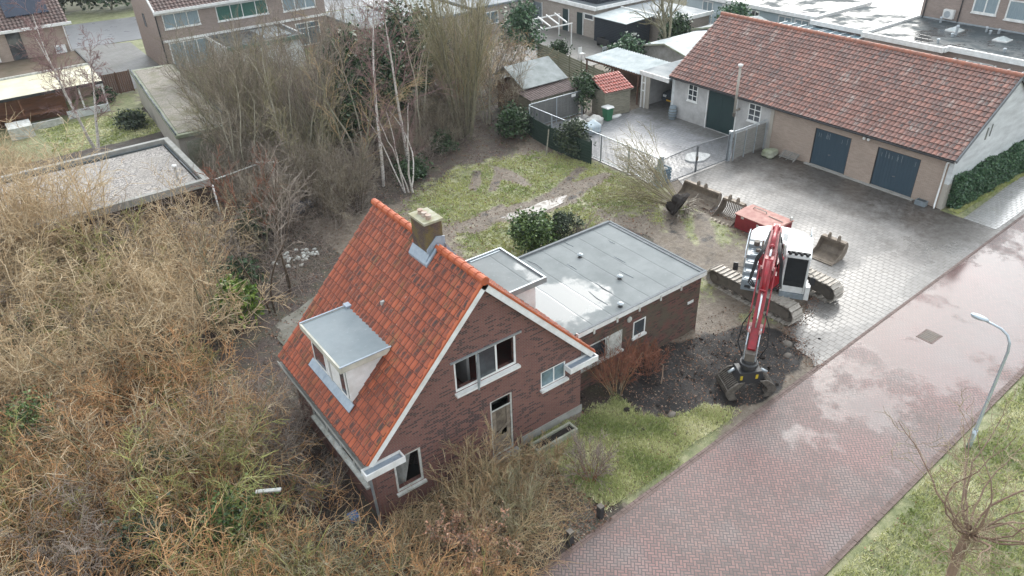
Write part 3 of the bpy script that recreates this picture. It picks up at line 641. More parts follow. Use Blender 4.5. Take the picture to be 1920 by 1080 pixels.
# puddle behind the extension and its muddy rim
def blob(cx, cy, rx, ry, seed, n=40, rough_=.25):
    rd = random.Random(seed); ph = [rd.uniform(0, 6.28) for _ in range(5)]
    return [(cx+rx*(1+rough_*sum(math.sin((k+2)*t+ph[k])/(k+1.5) for k in range(5)))*math.cos(t), cy+ry*(1+rough_*sum(math.sin((k+2)*t+ph[k])/(k+1.5) for k in range(5)))*math.sin(t)) for t in [6.283*i/n for i in range(n)]]
sheet('puddle', blob(24.2, 30.7, 2.1, .62, 4), .03, M['water'])
sheet('puddle', blob(22.4, 31.1, 1.0, .16, 9), .034, M['water'])
# inspection cover in the road
t = thing('drain_cover', 'rectangular iron drain cover set flush in the wet red brick road', 'drain cover', (29.3, 10.3, 0))
MB().box(28.85, 29.75, 9.95, 10.65, -.05, .014).build('cover_frame', M['kerb'], t)
mb = MB()
for i in range(6): mb.box(28.93+i*.13, 29.03+i*.13, 10.02, 10.58, 0, .02)
mb.build('grate', M['steeld'], t)
# ------------------------------------------------------------------ derelict brick house with tiled roof
hs = thing('brick_house', 'steep brown brick house with orange tiled roof, white bargeboards and broken windows in the foreground', 'house', (10.2, 19.2, 0))
AX, AZ, ZL, YB, YF = 10.28, 7.62, 2.95, 22.55, 16.0
def gtop(x): return AZ-.05-(abs(x-AX))*((AZ-ZL)/4.35)
H1 = [(9.08, 11.52, 3.86, 5.08), (12.54, 13.68, 2.18, 2.92), (10.35, 11.28, .12, 2.76), (6.58, 7.58, .96, 2.42)]
mb = MB(); wall(mb, 'y', YF, .28, 5.92, 14.42, -.1, gtop, H1, extra=(AX,)); gw = mb.build('wall', M['housebrick'], hs)
mb = MB(); wall(mb, 'y', YB-.28, .28, 5.92, 14.42, -.1, gtop, (), extra=(AX,)); mb.build('wall', M['housebrick'], hs)
mb = MB(); wall(mb, 'x', 5.92, .28, YF+.285, YB-.285, -.1, 2.72, [(16.6, 20.9, 1.25, 2.55)]); mb.build('wall', M['housebrick'], hs)
mb = MB(); wall(mb, 'x', 14.14, .28, YF+.285, YB-.285, -.1, 2.8, ()); mb.build('wall', M['housebrick'], hs)
MB().box(6.25, 14.1, 16.33, 22.2, 2.78, 2.9).build('floor', M['redfloor'], hs)
mb = MB(); mb.box(6.25, 14.1, 19.2, 19.3, 2.95, 4.6); mb.box(8.4, 12, 19.2, 19.3, 4.6, 6); mb.box(10.1, 10.2, 16.9, 19.15, 2.95, 5.2); mb.box(6.25, 14.1, 18.4, 18.5, 0, 2.7); mb.build('inner_wall', M['plaster'], hs)
MB().box(6.25, 14.1, 16.33, 22.2, -.05, .06).build('floor', M['dark'], hs)
mb = MB(); mb.bar((6.75, 16.5, .35), (7.5, 16.9, 2.1), .5, .04); mb.build('fallen_panel', M['oldwhite'], hs)
mb = MB(); mb.box(11.6, 14.5, YF-.03, YF-.004, -.1, .42); mb.build('plinth', M['concrete'], hs)
# roof slopes of real tiles
sl_ = Vector((AX-5.62, 0, AZ+.12-2.98)); Ll = sl_.length; nl = Vector((-sl_.z, 0, sl_.x)).normalized()
tile_roof('roof', (5.62, 15.80, 2.98), (0, 1, 0), sl_, 6.95, Ll, .232, .345, M['roof_red'], hs, holes=[(2.15, 4.75, 1.2, 3.0)])
sr_ = Vector((AX-14.9, 0, AZ+.12-2.86)); Lr = sr_.length
tile_roof('roof', (14.9, 15.80, 2.86), (0, 1, 0), sr_, 6.95, Lr, .232, .345, M['roof_red'], hs)
mb = MB(); mb.prism([(5.72, 2.86), (5.72, 2.93), (AX, AZ+.06), (14.8, 2.83), (14.8, 2.76), (AX, AZ-.03)], 'y', 15.9, 22.7); mb.build('roof_deck', M['dark'], hs)
ridge('ridge_tiles', (AX, 15.74, AZ+.13), (AX, 18.42, AZ+.13), M['ridge_red'], hs); ridge('ridge_tiles', (AX, 19.5, AZ+.13), (AX, 22.82, AZ+.13), M['ridge_red'], hs)
# verge tiles and bargeboards on the gable
for nm, xe, ze in (('l', 5.68, 2.98), ('r', 14.86, 2.86)):
    d = (Vector((AX, 0, AZ+.1))-Vector((xe, 0, ze)))
    mb = MB(); a = Vector((xe, 15.80, ze-.03)); b = a+d
    off = Vector((0, 0, -.12)); mb.bar(a+off, b+off, .05, .2, up=(0, 1, 0)) if False else None
    n_ = Vector((-d.z, 0, d.x)).normalized(); n_ = n_ if n_.z > 0 else -n_
    p = [a-n_*.20, b-n_*.20, b-n_*.0, a-n_*.0]
    mb.prism([(v.x, v.z) for v in p], 'y', 15.775, 15.82); mb.build('bargeboard', M['white'], hs)
    mb = MB(); p = [a+n_*.004, b+n_*.004, b+n_*.075, a+n_*.075]; mb.prism([(v.x, v.z) for v in p], 'y', 15.76, 15.86); mb.build('verge_tiles', M['ridge_red'], hs)
    mb = MB(); p = [a-n_*.21, b-n_*.21, b-n_*.17, a-n_*.17]; mb.prism([(v.x, v.z) for v in p], 'y', 15.825, 15.995); mb.build('soffit', M['white'], hs)
# boxed gutter ends at both feet of the gable
def gbox(x0, x1, y0, y1, z0, z1):
    mb = MB(); t_ = .05; mb.box(x0, x1, y0, y0+t_, z0, z1); mb.box(x0, x1, y1-t_, y1, z0, z1); mb.box(x0, x0+t_, y0+t_, y1-t_, z0, z1); mb.box(x1-t_, x1, y0+t_, y1-t_, z0, z1); mb.box(x0+t_, x1-t_, y0+t_, y1-t_, z0, z0+.03)
    o = mb.build('box_gutter', M['white'], hs); MB().box(x0+t_+.01, x1-t_-.01, y0+t_+.01, y1-t_-.01, z0+.03, z1-.07).build('gutter_lining', M['lead'], o)
gbox(5.5, 6.86, 15.62, 15.99, 2.52, 2.74); gbox(13.6, 14.92, 15.62, 15.99, 2.55, 2.77)
mb = MB(); mb.box(5.53, 5.70, 16.0, 22.75, 2.66, 2.69); mb.box(5.53, 5.56, 16.0, 22.75, 2.69, 2.78); mb.box(5.67, 5.70, 16.0, 22.75, 2.69, 2.78); mb.build('eaves_gutter', M['concrete'], hs)
mb = MB(); mb.box(14.45, 14.9, 16.0, 16.8, 2.58, 2.74); mb.build('eaves_gutter', M['white'], hs)
# windows of the gable
window(hs, 'y', YF, -1, 9.08, 11.52, 3.86, 5.08, (9.98, 10.72), (), 'white', 'glass', .075, .03, .12, rec=.06, open_=(0, 2))
mb = MB(); mb.box(8.95, 11.72, YF-.05, YF-.004, 5.085, 5.15); mb.build('lintel', M['zinc'], hs)
mb = MB(); mb.bar((9.99, 15.97, 3.95), (9.72, 15.62, 3.95), .05); mb.bar((9.99, 15.97, 5.0), (9.72, 15.62, 5.0), .05); mb.bar((9.72, 15.62, 3.92), (9.72, 15.62, 5.03), .05); mb.bar((9.98, 15.96, 3.92), (9.98, 15.96, 5.03), .05)
mb.build('open_casement', M['zinc'], hs)
window(hs, 'y', YF, -1, 12.54, 13.68, 2.18, 2.92, (13.15,), (), 'white', 'glassb', .06, .03, .10, rec=.05)
window(hs, 'y', YF, -1, 6.58, 7.58, .96, 2.42, (), (), 'oldwhite', 'glassb', .08, .03, .06, rec=.05, open_=(0,))
dr = window(hs, 'y', YF, -1, 10.35, 11.28, .14, 2.76, (), (2.26,), 'oldwhite', 'glass', .07, .02, 0, 'door_frame', rec=.05, open_=(0,))
mb = MB(); mb.box(10.43, 11.2, 16.06, 16.1, .2, .95); mb.box(10.43, 10.60, 16.06, 16.1, .955, 2.2); mb.box(11.05, 11.2, 16.06, 16.1, .955, 2.2); mb.bar((10.45, 16.05, 1.0), (11.2, 16.05, 1.5), .05); mb.build('broken_door', plain('grimy_beige_door', (.30, .25, .19), (.14, .11, .09), 4, .7), hs)
MB().box(10.605, 11.045, 16.09, 16.1, 1.2, 2.2).build('boarding', plain('door_boarding', (.20, .165, .125), (.09, .07, .055), 5, .8), hs)
MB().box(10.25, 11.4, 15.7, 15.99, -.05, .13).build('doorstep', M['concrete'], hs)
window(hs, 'x', 5.92, -1, 16.6, 20.9, 1.25, 2.55, (17.6, 18.6, 19.7), (2.2,), 'oldwhite', 'glass', .08, .05, .1, rec=.0, open_=(1,))
mb = MB(); mb.tube([(5.5, 15.9, 2.6), (5.72, 15.93, 2.3), (5.80, 15.93, .1)], .045, 8); mb.build('downpipe', M['zinc'], hs)
# chimney
mb = MB(); mb.box(9.93, 10.55, 18.5, 19.4, 7.0, 8.62); ch = mb.build('chimney', M['chimbrick'], hs)
mb = MB(); mb.box(9.88, 10.60, 18.45, 19.45, 8.623, 8.70); mb.build('chimney_cap', plain('mossy_cap', (.40, .39, .31), (.27, .25, .15), 4, .8), ch)
for i, yy in enumerate((18.7, 18.95, 19.2)): MB().tube([(10.2, yy, 8.70), (10.2, yy, 8.81), (10.2, yy, 8.82), (10.2, yy, 8.84)], [.10, .08, .10, .1], 12).build('chimney_pot', plain('clay_pot', (.30, .18, .12), (.5, .45, .4), 5, .7), ch)
mb = MB()
mb.prism([(9.74, 7.23), (9.925, 7.42), (9.925, 7.62), (9.73, 7.32)], 'y', 18.40, 19.45)
mb.prism([(9.90, 7.45), (10.6, 7.5), (10.6, 8.05), (10.28, 8.12), (9.90, 7.75)], 'y', 18.46, 18.495); mb.prism([(9.74, 7.23), (10.28, 7.80), (10.28, 7.90), (9.74, 7.33)], 'y', 18.30, 18.40); mb.prism([(10.56, 7.5), (10.9, 7.15), (10.9, 7.3), (10.56, 7.8)], 'y', 18.35, 19.45)
mb.build('flashing', M['lead'], ch)
# front dormer on the left slope
xa, xb, ya, yb_ = 6.25, 8.0, 17.85, 20.65
def slopez(x): return 2.98+(x-5.62)*(AZ+.12-2.98)/(AX-5.62)
mb = MB(); 
for yy in (ya, yb_-.06): mb.prism([(6.28, slopez(6.28)-.1), (6.28, 5.1), (7.7, 5.1), (7.7, 5.0)], 'y', yy, yy+.06)
mb.box(6.28, 6.36, ya+.065, yb_-.065, slopez(6.28)-.1, slopez(6.28)+.18); mb.box(6.28, 6.36, 18.45, 19.5, slopez(6.28)+.18, 5.1); dn = mb.build('dormer', M['white'], hs)
mb = MB(); mb.prism([(ya-.15, 5.1), (yb_+.15, 5.1), (yb_+.15, 5.31), (ya-.15, 5.31)], 'x', 6.05, 6.11); mb.prism([(6.115, 5.1), (7.95, 5.1), (7.85, 5.31), (6.115, 5.31)], 'y', ya-.15, ya-.1); mb.prism([(6.115, 5.1), (7.95, 5.1), (7.85, 5.31), (6.115, 5.31)], 'y', yb_+.1, yb_+.15)
mb.build('dormer_fascia', M['cream'], dn)
MB().box(6.115, 7.9, ya-.095, yb_+.095, 5.1, 5.29).build('dormer_roof', M['felt_dormer'], dn)
mb = MB(); mb.box(6.06, 7.85, ya-.16, ya-.105, 5.313, 5.34); mb.box(6.06, 7.85, yb_+.105, yb_+.16, 5.313, 5.34); mb.box(7.7, 7.9, yb_-.05, yb_+.22, 5.30, 5.38); mb.bar((6.17, ya-.2, 3.66), (6.17, yb_+.15, 3.66), .30, .03, up=(-.7, 0, .7)); mb.build('dormer_flashing', M['lead'], dn)
window(dn, 'x', 6.28, -1, ya+.1, 18.45, slopez(6.28)+.18, 5.08, (), (), 'white', 'glass', .06, .03, 0, 'dormer_window', rec=-.01)
window(dn, 'x', 6.28, -1, 19.5, yb_-.1, slopez(6.28)+.18, 5.08, (), (), 'white', 'glass', .06, .03, 0, 'dormer_window', rec=-.01)
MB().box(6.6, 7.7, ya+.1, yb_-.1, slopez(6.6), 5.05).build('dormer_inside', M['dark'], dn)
# rear dormer with flat roof on the right slope
def slr(x): return 2.86+(14.9-x)*(AZ+.12-2.86)/(14.9-AX)
mb = MB()
for yy in (18.2, 20.55): mb.prism([(14.0, slr(14.0)-.1), (14.0, 5.0), (12.9, 5.0), (12.9, 4.9)], 'y', yy, yy+.06)
mb.box(14.0, 14.06, 18.2, 20.61, slr(14.0)-.15, 5.0); d2 = mb.build('dormer', M['white'], hs)
MB().box(12.75, 14.35, 18.05, 20.8, 5.0, 5.12).build('dormer_roof', M['felt_annex'], d2)
mb = MB(); mb.box(14.35, 14.42, 17.98, 20.87, 4.98, 5.2); mb.box(12.7, 14.345, 17.98, 18.045, 4.98, 5.2); mb.box(12.7, 14.345, 20.805, 20.87, 4.98, 5.2); mb.box(12.9, 14.3, 20.7, 20.8, 5.12, 5.15); mb.build('dormer_fascia', M['zinc'], d2)
# ------------------------------------------------------------------ flat roofed extension
an = thing('flat_roof_extension', 'low brown brick extension with wet grey felt flat roof joined to the tiled house', 'building', (18.3, 19.7, 0))
YA = 16.94
mb = MB(); wall(mb, 'y', YA, .25, 14.43, 21.98, -.1, 2.86, [(15.05, 17.42, 1.12, 2.08), (18.04, 18.74, 1.34, 2.12)]); mb.build('wall', M['annexbrick'], an)
mb = MB(); wall(mb, 'x', 21.73, .25, YA+.255, 22.4, -.1, 2.86); wall(mb, 'y', 22.4, .25, 14.43, 21.98, -.1, 2.86); mb.build('wall', M['annexbrick'], an)
MB().box(14.46, 22.0, YA-.03, 22.62, 2.86, 2.99).build('flat_roof', M['felt_annex'], an)
mb = MB(); mb.box(14.95, 22.1, YA-.16, YA-.035, 2.84, 3.03); mb.build('fascia', M['white'], an)
mb = MB(); mb.box(22.005, 22.1, YA-.03, 22.7, 2.84, 3.03); mb.box(15.0, 22.1, YA-.155, YA-.04, 3.033, 3.06); mb.box(22.01, 22.095, YA-.03, 22.7, 3.033, 3.06); mb.box(14.46, 22.0, 22.625, 22.74, 2.84, 3.09); mb.box(21.86, 22.0, YA, 22.6, 2.993, 3.03); mb.build('roof_edging', plain('dull_roof_trim', (.13, .14, .15), (.22, .235, .24), 3, .75), an)
mb = MB()
for x in (15.7, 16.9, 18.1, 19.3, 20.5): mb.box(x, x+.08, YA-.2, YA-.165, 2.72, 2.95)
mb.build('fascia_brackets', M['oldwhite'], an)
w1 = window(an, 'y', YA, -1, 15.05, 17.42, 1.12, 2.08, (15.62, 16.55), (), 'oldwhite', 'glass', .06, .04, .06, rec=.03)
MB().box(16.58, 17.38, YA-.05, YA-.02, 1.16, 2.05).build('boarded_panel', M['oldwhite'], w1)
window(an, 'y', YA, -1, 18.04, 18.74, 1.34, 2.12, (), (), 'white', 'glass', .06, .03, .02, rec=.03)
MB().box(21.25, 21.6, YA-.03, YA-.004, 1.62, 1.74).build('house_plate', M['white'], an)
mb = MB(); mb.sphere((17.75, YA-.05, 2.42), .13, 10, 6, (1, .5, 1)); mb.build('wall_lamp', M['oldwhite'], an)
mb = MB()
for x in np.arange(18.9, 20.8, .05):   # dried ivy stems, an irregular run up the wall
    pass
for vx, vy in ((18.8, 21.1), (18.9, 18.7), (17.5, 17.2)):
    mb = MB(); mb.tube([(vx, vy, 2.985), (vx, vy, 3.0), (vx, vy, 3.12)], [.12, .07, .07], 10); o = mb.build('roof_vent', M['blackp'], an, True)
    MB().tube([(vx, vy, 3.12), (vx, vy, 3.15), (vx, vy, 3.2)], [.13, .13, .04], 12).build('vent_cowl', M['zinc'], o)
mb = MB(); rd = random.Random(8)
for x, y, l in ((17.2, 17.6, 1.2), (17.9, 18.1, 1.0), (19.4, 18.4, .8), (16.9, 21.4, .9), (18.0, 20.4, .6), (20.0, 19.5, .7), (20.8, 21.0, .5), (19.2, 22.0, .8)):
    mb.tube([(x, y, 2.985), (x+rd.uniform(-.05, .05), y+l*.5, 3.0), (x+rd.uniform(-.08, .08), y+l, 2.985)], .02, 6)
mb.build('felt_ripples', M['felt_light'], an, True)
# ------------------------------------------------------------------ long barn with garages
bn = thing('long_garage_building', 'long brick and grey rendered outbuilding with faded red pantile roof and two blue doors', 'garage', (46, 26, 0))
XB, YS, YM, YN = 41.23, 16.3, 27.75, 36.3
mb = MB(); wall(mb, 'x', XB, .25, YS+.005, YM, -.1, 3.05, [(22.1, 24.55, .06, 2.42), (17.82, 20.4, .06, 2.42)]); mb.build('brick_wall', M['barnbrick'], bn)
mb = MB(); wall(mb, 'x', XB, .25, YM+.003, YN, -.1, 3.05, [(30.65, 33.12, .06, 2.78), (34.1, 34.98, 1.6, 2.8), (28.65, 29.65, 1.55, 2.75)]); mb.build('rendered_wall', M['stucco'], bn)
mb = MB(); mb.box(XB-.05, XB-.004, YM-.12, YM+.12, 0, 3.0); mb.build('corner_pilaster', M['beige'], bn)
RX, RZ = 46.15, 6.4
def bt(x): return 3.05+(x-41.1)*(RZ-3.05)/(RX-41.1) if x < RX else RZ-(x-RX)*.67
mb = MB(); wall(mb, 'y', YS-.25, .25, XB, 51.0, 1.5, bt, (), extra=(RX,)); mb.build('gable_wall', M['whitewall'], bn); mb = MB(); wall(mb, 'y', YN, .25, XB, 51.0, -.1, bt, (), extra=(RX,)); mb.build('gable_wall', M['whitewall'], bn)
mb = MB(); wall(mb, 'y', YS-.255, .26, XB, 51.0, -.1, 1.5); mb.build('gable_base', M['beige'], bn)
mb = MB(); wall(mb, 'x', 50.75, .25, YS, YN, -.1, 3.1); mb.build('brick_wall', M['barnbrick'], bn)
v_ = Vector((RX-40.95, 0, RZ+.15-3.0)); tile_roof('roof', (40.95, YS-.35, 3.0), (0, 1, 0), v_, YN-YS+.75, v_.length, .262, .35, M['roof_barn'], bn, amp=.045, step=.045)
v2 = Vector((RX-51.3, 0, RZ+.15-2.95)); tile_roof('roof', (51.3, YS-.35, 2.95), (0, 1, 0), v2, YN-YS+.75, v2.length, .262, .35, M['roof_barn'], bn, amp=.045, step=.045)
mb = MB(); mb.prism([(41.05, 2.86), (41.05, 2.97), (RX, RZ+.08), (51.2, 2.93), (51.2, 2.82), (RX, RZ-.02)], 'y', YS-.24, YN+.24); mb.build('roof_deck', M['dark'], bn)
ridge('ridge_tiles', (RX, YS-.4, RZ+.17), (RX, YN+.45, RZ+.17), M['ridge_barn'], bn, .14, .4)
n_ = Vector((-v_.z, 0, v_.x)).normalized()
for v, x0, z0, s_ in ((v_, 40.95, 3.0, 1), (v2, 51.3, 2.95, -1)):
    a = Vector((x0, 0, z0)); b = a+v; nn = Vector((-v.z, 0, v.x)).normalized(); nn = nn if nn.z > 0 else -nn; mb = MB()
    mb.prism([(p.x, p.z) for p in (a-nn*.16, b-nn*.16, b+nn*.05, a+nn*.05)], 'y', YS-.42, YS-.36); mb.build('verge_board', plain('grey_verge', (.13, .14, .15), (.2, .21, .22), 3, .6), bn)
mb = MB(); mb.tube([(40.92, YS-.3, 2.93), (40.92, YN+.3, 2.93)], .065, 8); mb.build('gutter', M['blackp'], bn, True)
mb = MB(); mb.tube([(40.92, YS-.1, 2.9), (41.0, YS+.05, 2.75), (41.12, YS+.1, 2.6), (41.12, YS+.1, .25), (40.95, YS+.02, .06)], .05, 8); mb.build('downpipe', M['white'], bn, True)
def gdoor(y0, y1):
    mb = MB(); n = 13
    for i in range(n):
        a = y0+.05+(y1-y0-.1)*i/n; b = y0+.05+(y1-y0-.1)*(i+1)/n-.012; mb.box(XB+.06, XB+.10, a, b, .08, 2.37)
    mb.box(XB+.075, XB+.09, y0+.04, y1-.04, .07, 2.375)
    d = mb.build('garage_door', M['blue'], bn)
    f = MB(); f.box(XB+.03, XB+.12, y0, y0+.045, .06, 2.42); f.box(XB+.03, XB+.12, y1-.045, y1, .06, 2.42); f.box(XB+.03, XB+.12, y0+.046, y1-.046, 2.38, 2.42); f.build('door_frame', M['blackp'], d)
    MB().box(XB+.02, XB+.058, (y0+y1)/2-.08, (y0+y1)/2+.08, .95, .99).build('handle', M['chrome'], d)
    mb = MB(); rd = random.Random(int(y0))
    for k in range(9): yy = rd.uniform(y0+.2, y1-.2); mb.box(XB+.052, XB+.058, yy, yy+.012, 1.9, 2.2+rd.uniform(-.1, .1))
    mb.build('vent_slots', M['galv'], d)
gdoor(22.1, 24.55); gdoor(17.82, 20.4)
mb = MB(); mb.box(41.0, XB-.004, 17.6, 24.8, -.05, .07); mb.build('door_sill', M['concrete'], bn)
mb = MB(); mb.box(XB+.0, XB+.06, 30.70, 31.87, .08, 2.73); mb.box(XB+.0, XB+.06, 31.885, 33.07, .08, 2.73); bd = mb.build('barn_door', M['greendoor'], bn)
mb = MB(); mb.box(XB-.05, XB-.003, 30.58, 30.655, .02, 2.84); mb.box(XB-.05, XB-.003, 33.115, 33.19, .02, 2.84); mb.box(XB-.05, XB-.003, 30.66, 33.11, 2.775, 2.84); mb.build('door_frame', M['white'], bd)
for yy in (30.75, 33.0):
    for zz in (.4, 1.4, 2.4): MB().box(XB-.02, XB-.004, yy-.04, yy+.04, zz-.03, zz+.03).build('hinge', M['blackp'], bd)
for (a, b, c_, d) in ((34.1, 34.98, 1.6, 2.8), (28.65, 29.65, 1.55, 2.75)): window(bn, 'x', XB, -1, a, b, c_, d, ((a+b)/2,), (c_+.4, c_+.8), 'white', 'glass', .07, .03, .03)
mb = MB(); mb.tube([(40.72, 30.4, 1.9), (40.72, 30.4, 5.0)], .085, 10); mb.tube([(40.72, 30.4, 2.1), (41.2, 30.4, 2.1)], .08, 8); sp = mb.build('stove_pipe', M['beige'], bn, True)
MB().tube([(40.72, 30.4, 5.02), (40.72, 30.4, 5.12), (40.72, 30.4, 5.2), (40.72, 30.4, 5.24)], [.10, .16, .17, .05], 14).build('pipe_cowl', M['white'], sp, True)
mb = MB(); mb.tube([(40.72, 30.4, 1.7), (40.72, 30.4, 1.95)], .11, 10); mb.bar((41.2, 30.2, 2.9), (40.7, 30.2, 2.9), .03); mb.bar((41.2, 30.6, 2.9), (40.7, 30.6, 2.9), .03); mb.build('pipe_bracket', M['steeld'], sp)
for yy in (21.0, 21.28): mb = MB(); mb.sphere((41.08, yy, 2.72), .1, 10, 6); mb.build('flood_lamp', M['white'], bn, True)
mb = MB(); mb.box(44.05, 44.17, YS-.29, YS-.254, 3.4, 4.1); mb.box(44.5, 44.58, YS-.29, YS-.254, 3.5, 4.2); mb.build('wall_slots', plain('slot', (.25, .26, .24)), bn)
# ------------------------------------------------------------------ yard fences and gates
def barfence(t, a, b, z0, z1, step_=.115, posts=2.4, arc=0):
    a = Vector(a); b = Vector(b); L = (b-a).length; n = int(L/step_); mb = MB()
    def topz(k): return z1+arc*math.sin(math.pi*k)
    for i in range(n+1):
        k = i/n; p = a.lerp(b, k); mb.box(p.x-.011, p.x+.011, p.y-.011, p.y+.011, z0, topz(k))
    mb.build('bars', M['bars'], t)
    mb = MB(); mb.bar((a.x, a.y, z0+.12), (b.x, b.y, z0+.12), .04); K = 12
    for i in range(K): k, l = i/K, (i+1)/K; mb.bar((*a.lerp(b, k).xy, topz(k)), (*a.lerp(b, l).xy, topz(l)), .045)
    mb.build('rail', M['galv'], t)
    m_ = max(1, round(L/posts))
    for i in range(m_+1): p = a.lerp(b, i/m_); MB().box(p.x-.035, p.x+.035, p.y-.035, p.y+.035, -.05, z1+.02).build('post', M['galv'], t)
f1 = thing('bar_fence', 'long galvanised steel bar fence between the mossy lawn and the slab yard', 'fence', (31.4, 34, 0)); barfence(f1, (31.38, 28.35, 0), (31.38, 41.0, 0), .08, 1.85)
f2 = thing('bar_fence', 'short galvanised steel bar fence in front of grey planks behind the bulk bags', 'fence', (34, 41, 0)); barfence(f2, (31.45, 41.05, 0), (36.4, 41.0, 0), .08, 1.9)
MB().box(35.3, 35.7, 40.93, 40.96, 1.62, 1.82).build('small_plate', M['white'], f2)
pf = thing('plank_fence', 'weathered grey plank panel standing behind the short bar fence', 'fence', (34, 41.4, 0))
mb = MB()
for i in range(26): mb.box(31.9+i*.17, 31.9+i*.17+.16, 41.35, 41.38, .05, 1.75)
mb.build('boards', M['greywood'], pf)
for x in (31.9, 33.4, 34.9, 36.3): MB().box(x, x+.08, 41.385, 41.46, 0, 1.85).build('post', M['greywood'], pf)
g1 = thing('bar_gate', 'wide galvanised double bar gate between driveway and slab yard', 'gate', (34.6, 28.2, 0)); 
for a, b, in ((31.62, 34.6), (34.68, 37.62)):
    mb = MB(); n = 26
    for i in range(n+1): x = a+(b-a)*i/n; mb.box(x-.011, x+.011, 28.19, 28.212, .1, 1.78+.12*math.sin(math.pi*(x-31.6)/6))
    for z in (.14, ): mb.box(a, b, 28.18, 28.222, z-.02, z+.02)
    K = 10
    for i in range(K):
        x, y = a+(b-a)*i/K, a+(b-a)*(i+1)/K; mb.bar((x, 28.2, 1.78+.12*math.sin(math.pi*(x-31.6)/6)), (y, 28.2, 1.78+.12*math.sin(math.pi*(y-31.6)/6)), .045)
    mb.box(a-.02, a+.03, 28.175, 28.225, .08, 1.8); mb.box(b-.03, b+.02, 28.175, 28.225, .08, 1.85); mb.build('gate_leaf', M['bars'], g1)
mb = MB(); mb.box(34.55, 34.72, 28.12, 28.17, .9, 1.15); mb.build('latch', M['steeld'], g1)
for x, l in ((31.45, 'thick blue grey square gate post at the corner of the bar fence'), (37.75, 'thick grey square gate post beside the horizontal slat fence')):
    t = thing('gate_post', l, 'post', (x, 28.2, 0)); MB().box(x-.1, x+.1, 28.1, 28.3, -.05, 2.0).build('post', M['galv'], t, bevel=.01); mb = MB(); mb.box(x-.11, x+.11, 28.09, 28.31, 2.0, 2.04); mb.build('post_cap', M['white'], t)
sf = thing('slat_fence', 'grey horizontal slat fence between the gate and the garage wall', 'fence', (39.5, 28, 0))
mb = MB()
for i in range(12): mb.box(37.95, 41.15, 28.02, 28.045, .12+i*.145, .12+i*.145+.12)
mb.build('slats', M['greywood'], sf); MB().box(37.95, 41.15, 28.07, 28.08, .1, 1.8).build('backing', M['greywood'], sf)
for x in (37.95, 39.0, 40.05, 41.05): MB().box(x, x+.05, 27.96, 28.015, 0, 1.9).build('post', M['galv'], sf)
mb = MB()
for i in range(30): mb.box(37.98+i*.105, 37.995+i*.105, 28.09, 28.105, 1.8, 1.98)
mb.box(37.95, 41.15, 28.08, 28.115, 1.97, 2.0); mb.build('top_rail', M['galv'], sf)
gf = thing('board_fence', 'dark green horizontal board fence at the edge of the mossy lawn', 'fence', (30.4, 37, 0))
for (a, b) in (((30.55, 33.5), (30.35, 35.3)), ((30.33, 35.4), (30.3, 37.3)), ((30.3, 37.4), (30.55, 39.4)), ((30.56, 39.5), (31.1, 41.3))):
    mb = MB()
    for k in range(8): mb.bar((a[0], a[1], .14+k*.19), (b[0], b[1], .14+k*.19), .03, .18)
    mb.build('fence_panel', M['greenwood'], gf)
    MB().box(a[0]-.04, a[0]+.04, a[1]-.09, a[1]-.01, 0, 1.68).build('post', M['greenwood'], gf)
mb = MB(); mb.bar((29.4, 36.6, .05), (30.1, 37.2, 1.5), .08); tag(mb.build('leaning_board', M['wood']), 'mossy board leaning against the dark green fence', 'board')
mf = thing('board_fence', 'long mossy horizontal board fence behind the grey roofed shed', 'fence', (42, 48, 0))
for i in range(6):
    y0 = 43.2+i*1.85; x0 = 40.9+i*.28; mb = MB()
    for k in range(9): mb.bar((x0, y0, .12+k*.2), (x0+.27, y0+1.78, .12+k*.2), .03, .175)
    mb.build('fence_panel', M['mosswood'], mf); MB().box(x0-.05, x0+.05, y0-.06, y0+.02, 0, 1.95).build('post', M['mosswood'], mf)
bf = thing('board_fence', 'brown vertical plank fence between the sunroom garden and the long gravel roofed garage', 'fence', (10, 71, 0))
mb = MB()
for i in range(14): mb.box(9.0+i*.165, 9.0+i*.165+.15, 71.4, 71.43, .05, 1.8)
mb.build('boards', M['brownwood'], bf)
for x in (9.0, 10.1, 11.2): MB().box(x, x+.08, 71.3, 71.39, 0, 1.9).build('post', M['brownwood'], bf)
# ------------------------------------------------------------------ small buildings round the yard
cp = thing('carport', 'flat grey roofed carport between garage building and yard with a dark car inside', 'carport', (44, 38, 0))
MB().box(40.95, 47.2, 36.62, 39.5, 2.62, 2.78).build('roof', M['felt_light'], cp); MB().box(40.85, 40.945, 36.6, 39.55, 2.5, 2.82).build('fascia', M['white'], cp)
mb = MB(); mb.box(40.95, 47.2, 39.3, 39.45, 0, 2.6); mb.box(47.0, 47.15, 36.6, 39.29, 0, 2.6); mb.build('wall', M['stucco'], cp)
mb = MB(); mb.box(40.98, 41.06, 38.55, 39.28, 0, 2.6); mb.build('side_panel', M['beige'], cp)
mb = MB(); mb.box(40.9, 40.97, 39.28, 39.36, 0, 2.6); mb.box(40.9, 40.97, 38.95, 39.02, 0, 2.6); mb.box(40.9, 40.97, 39.03, 39.27, 1.9, 1.98); mb.box(40.9, 40.97, 39.03, 39.27, 1.3, 1.38); mb.build('post', M['white'], cp)
pc = thing('lean_to_roof', 'white corrugated translucent canopy roof on posts behind the yard', 'canopy', (42.8, 43, 0))
mb = MB(); n = 90; vs = []; fs = []
for i in range(n+1):
    y = 39.7+6.3*i/n; z = .03*math.cos(i*math.pi/2*1.0)
    vs += [(41.0, y, 2.45+z), (44.6, y, 2.62+z), (41.0, y, 2.43+z), (44.6, y, 2.60+z)]
    if i: b = 4*(i-1); fs += [(b, b+1, b+5, b+4), (b+2, b+6, b+7, b+3)]
mb.add(vs, fs); mb.build('roof_sheet', M['poly'], pc)
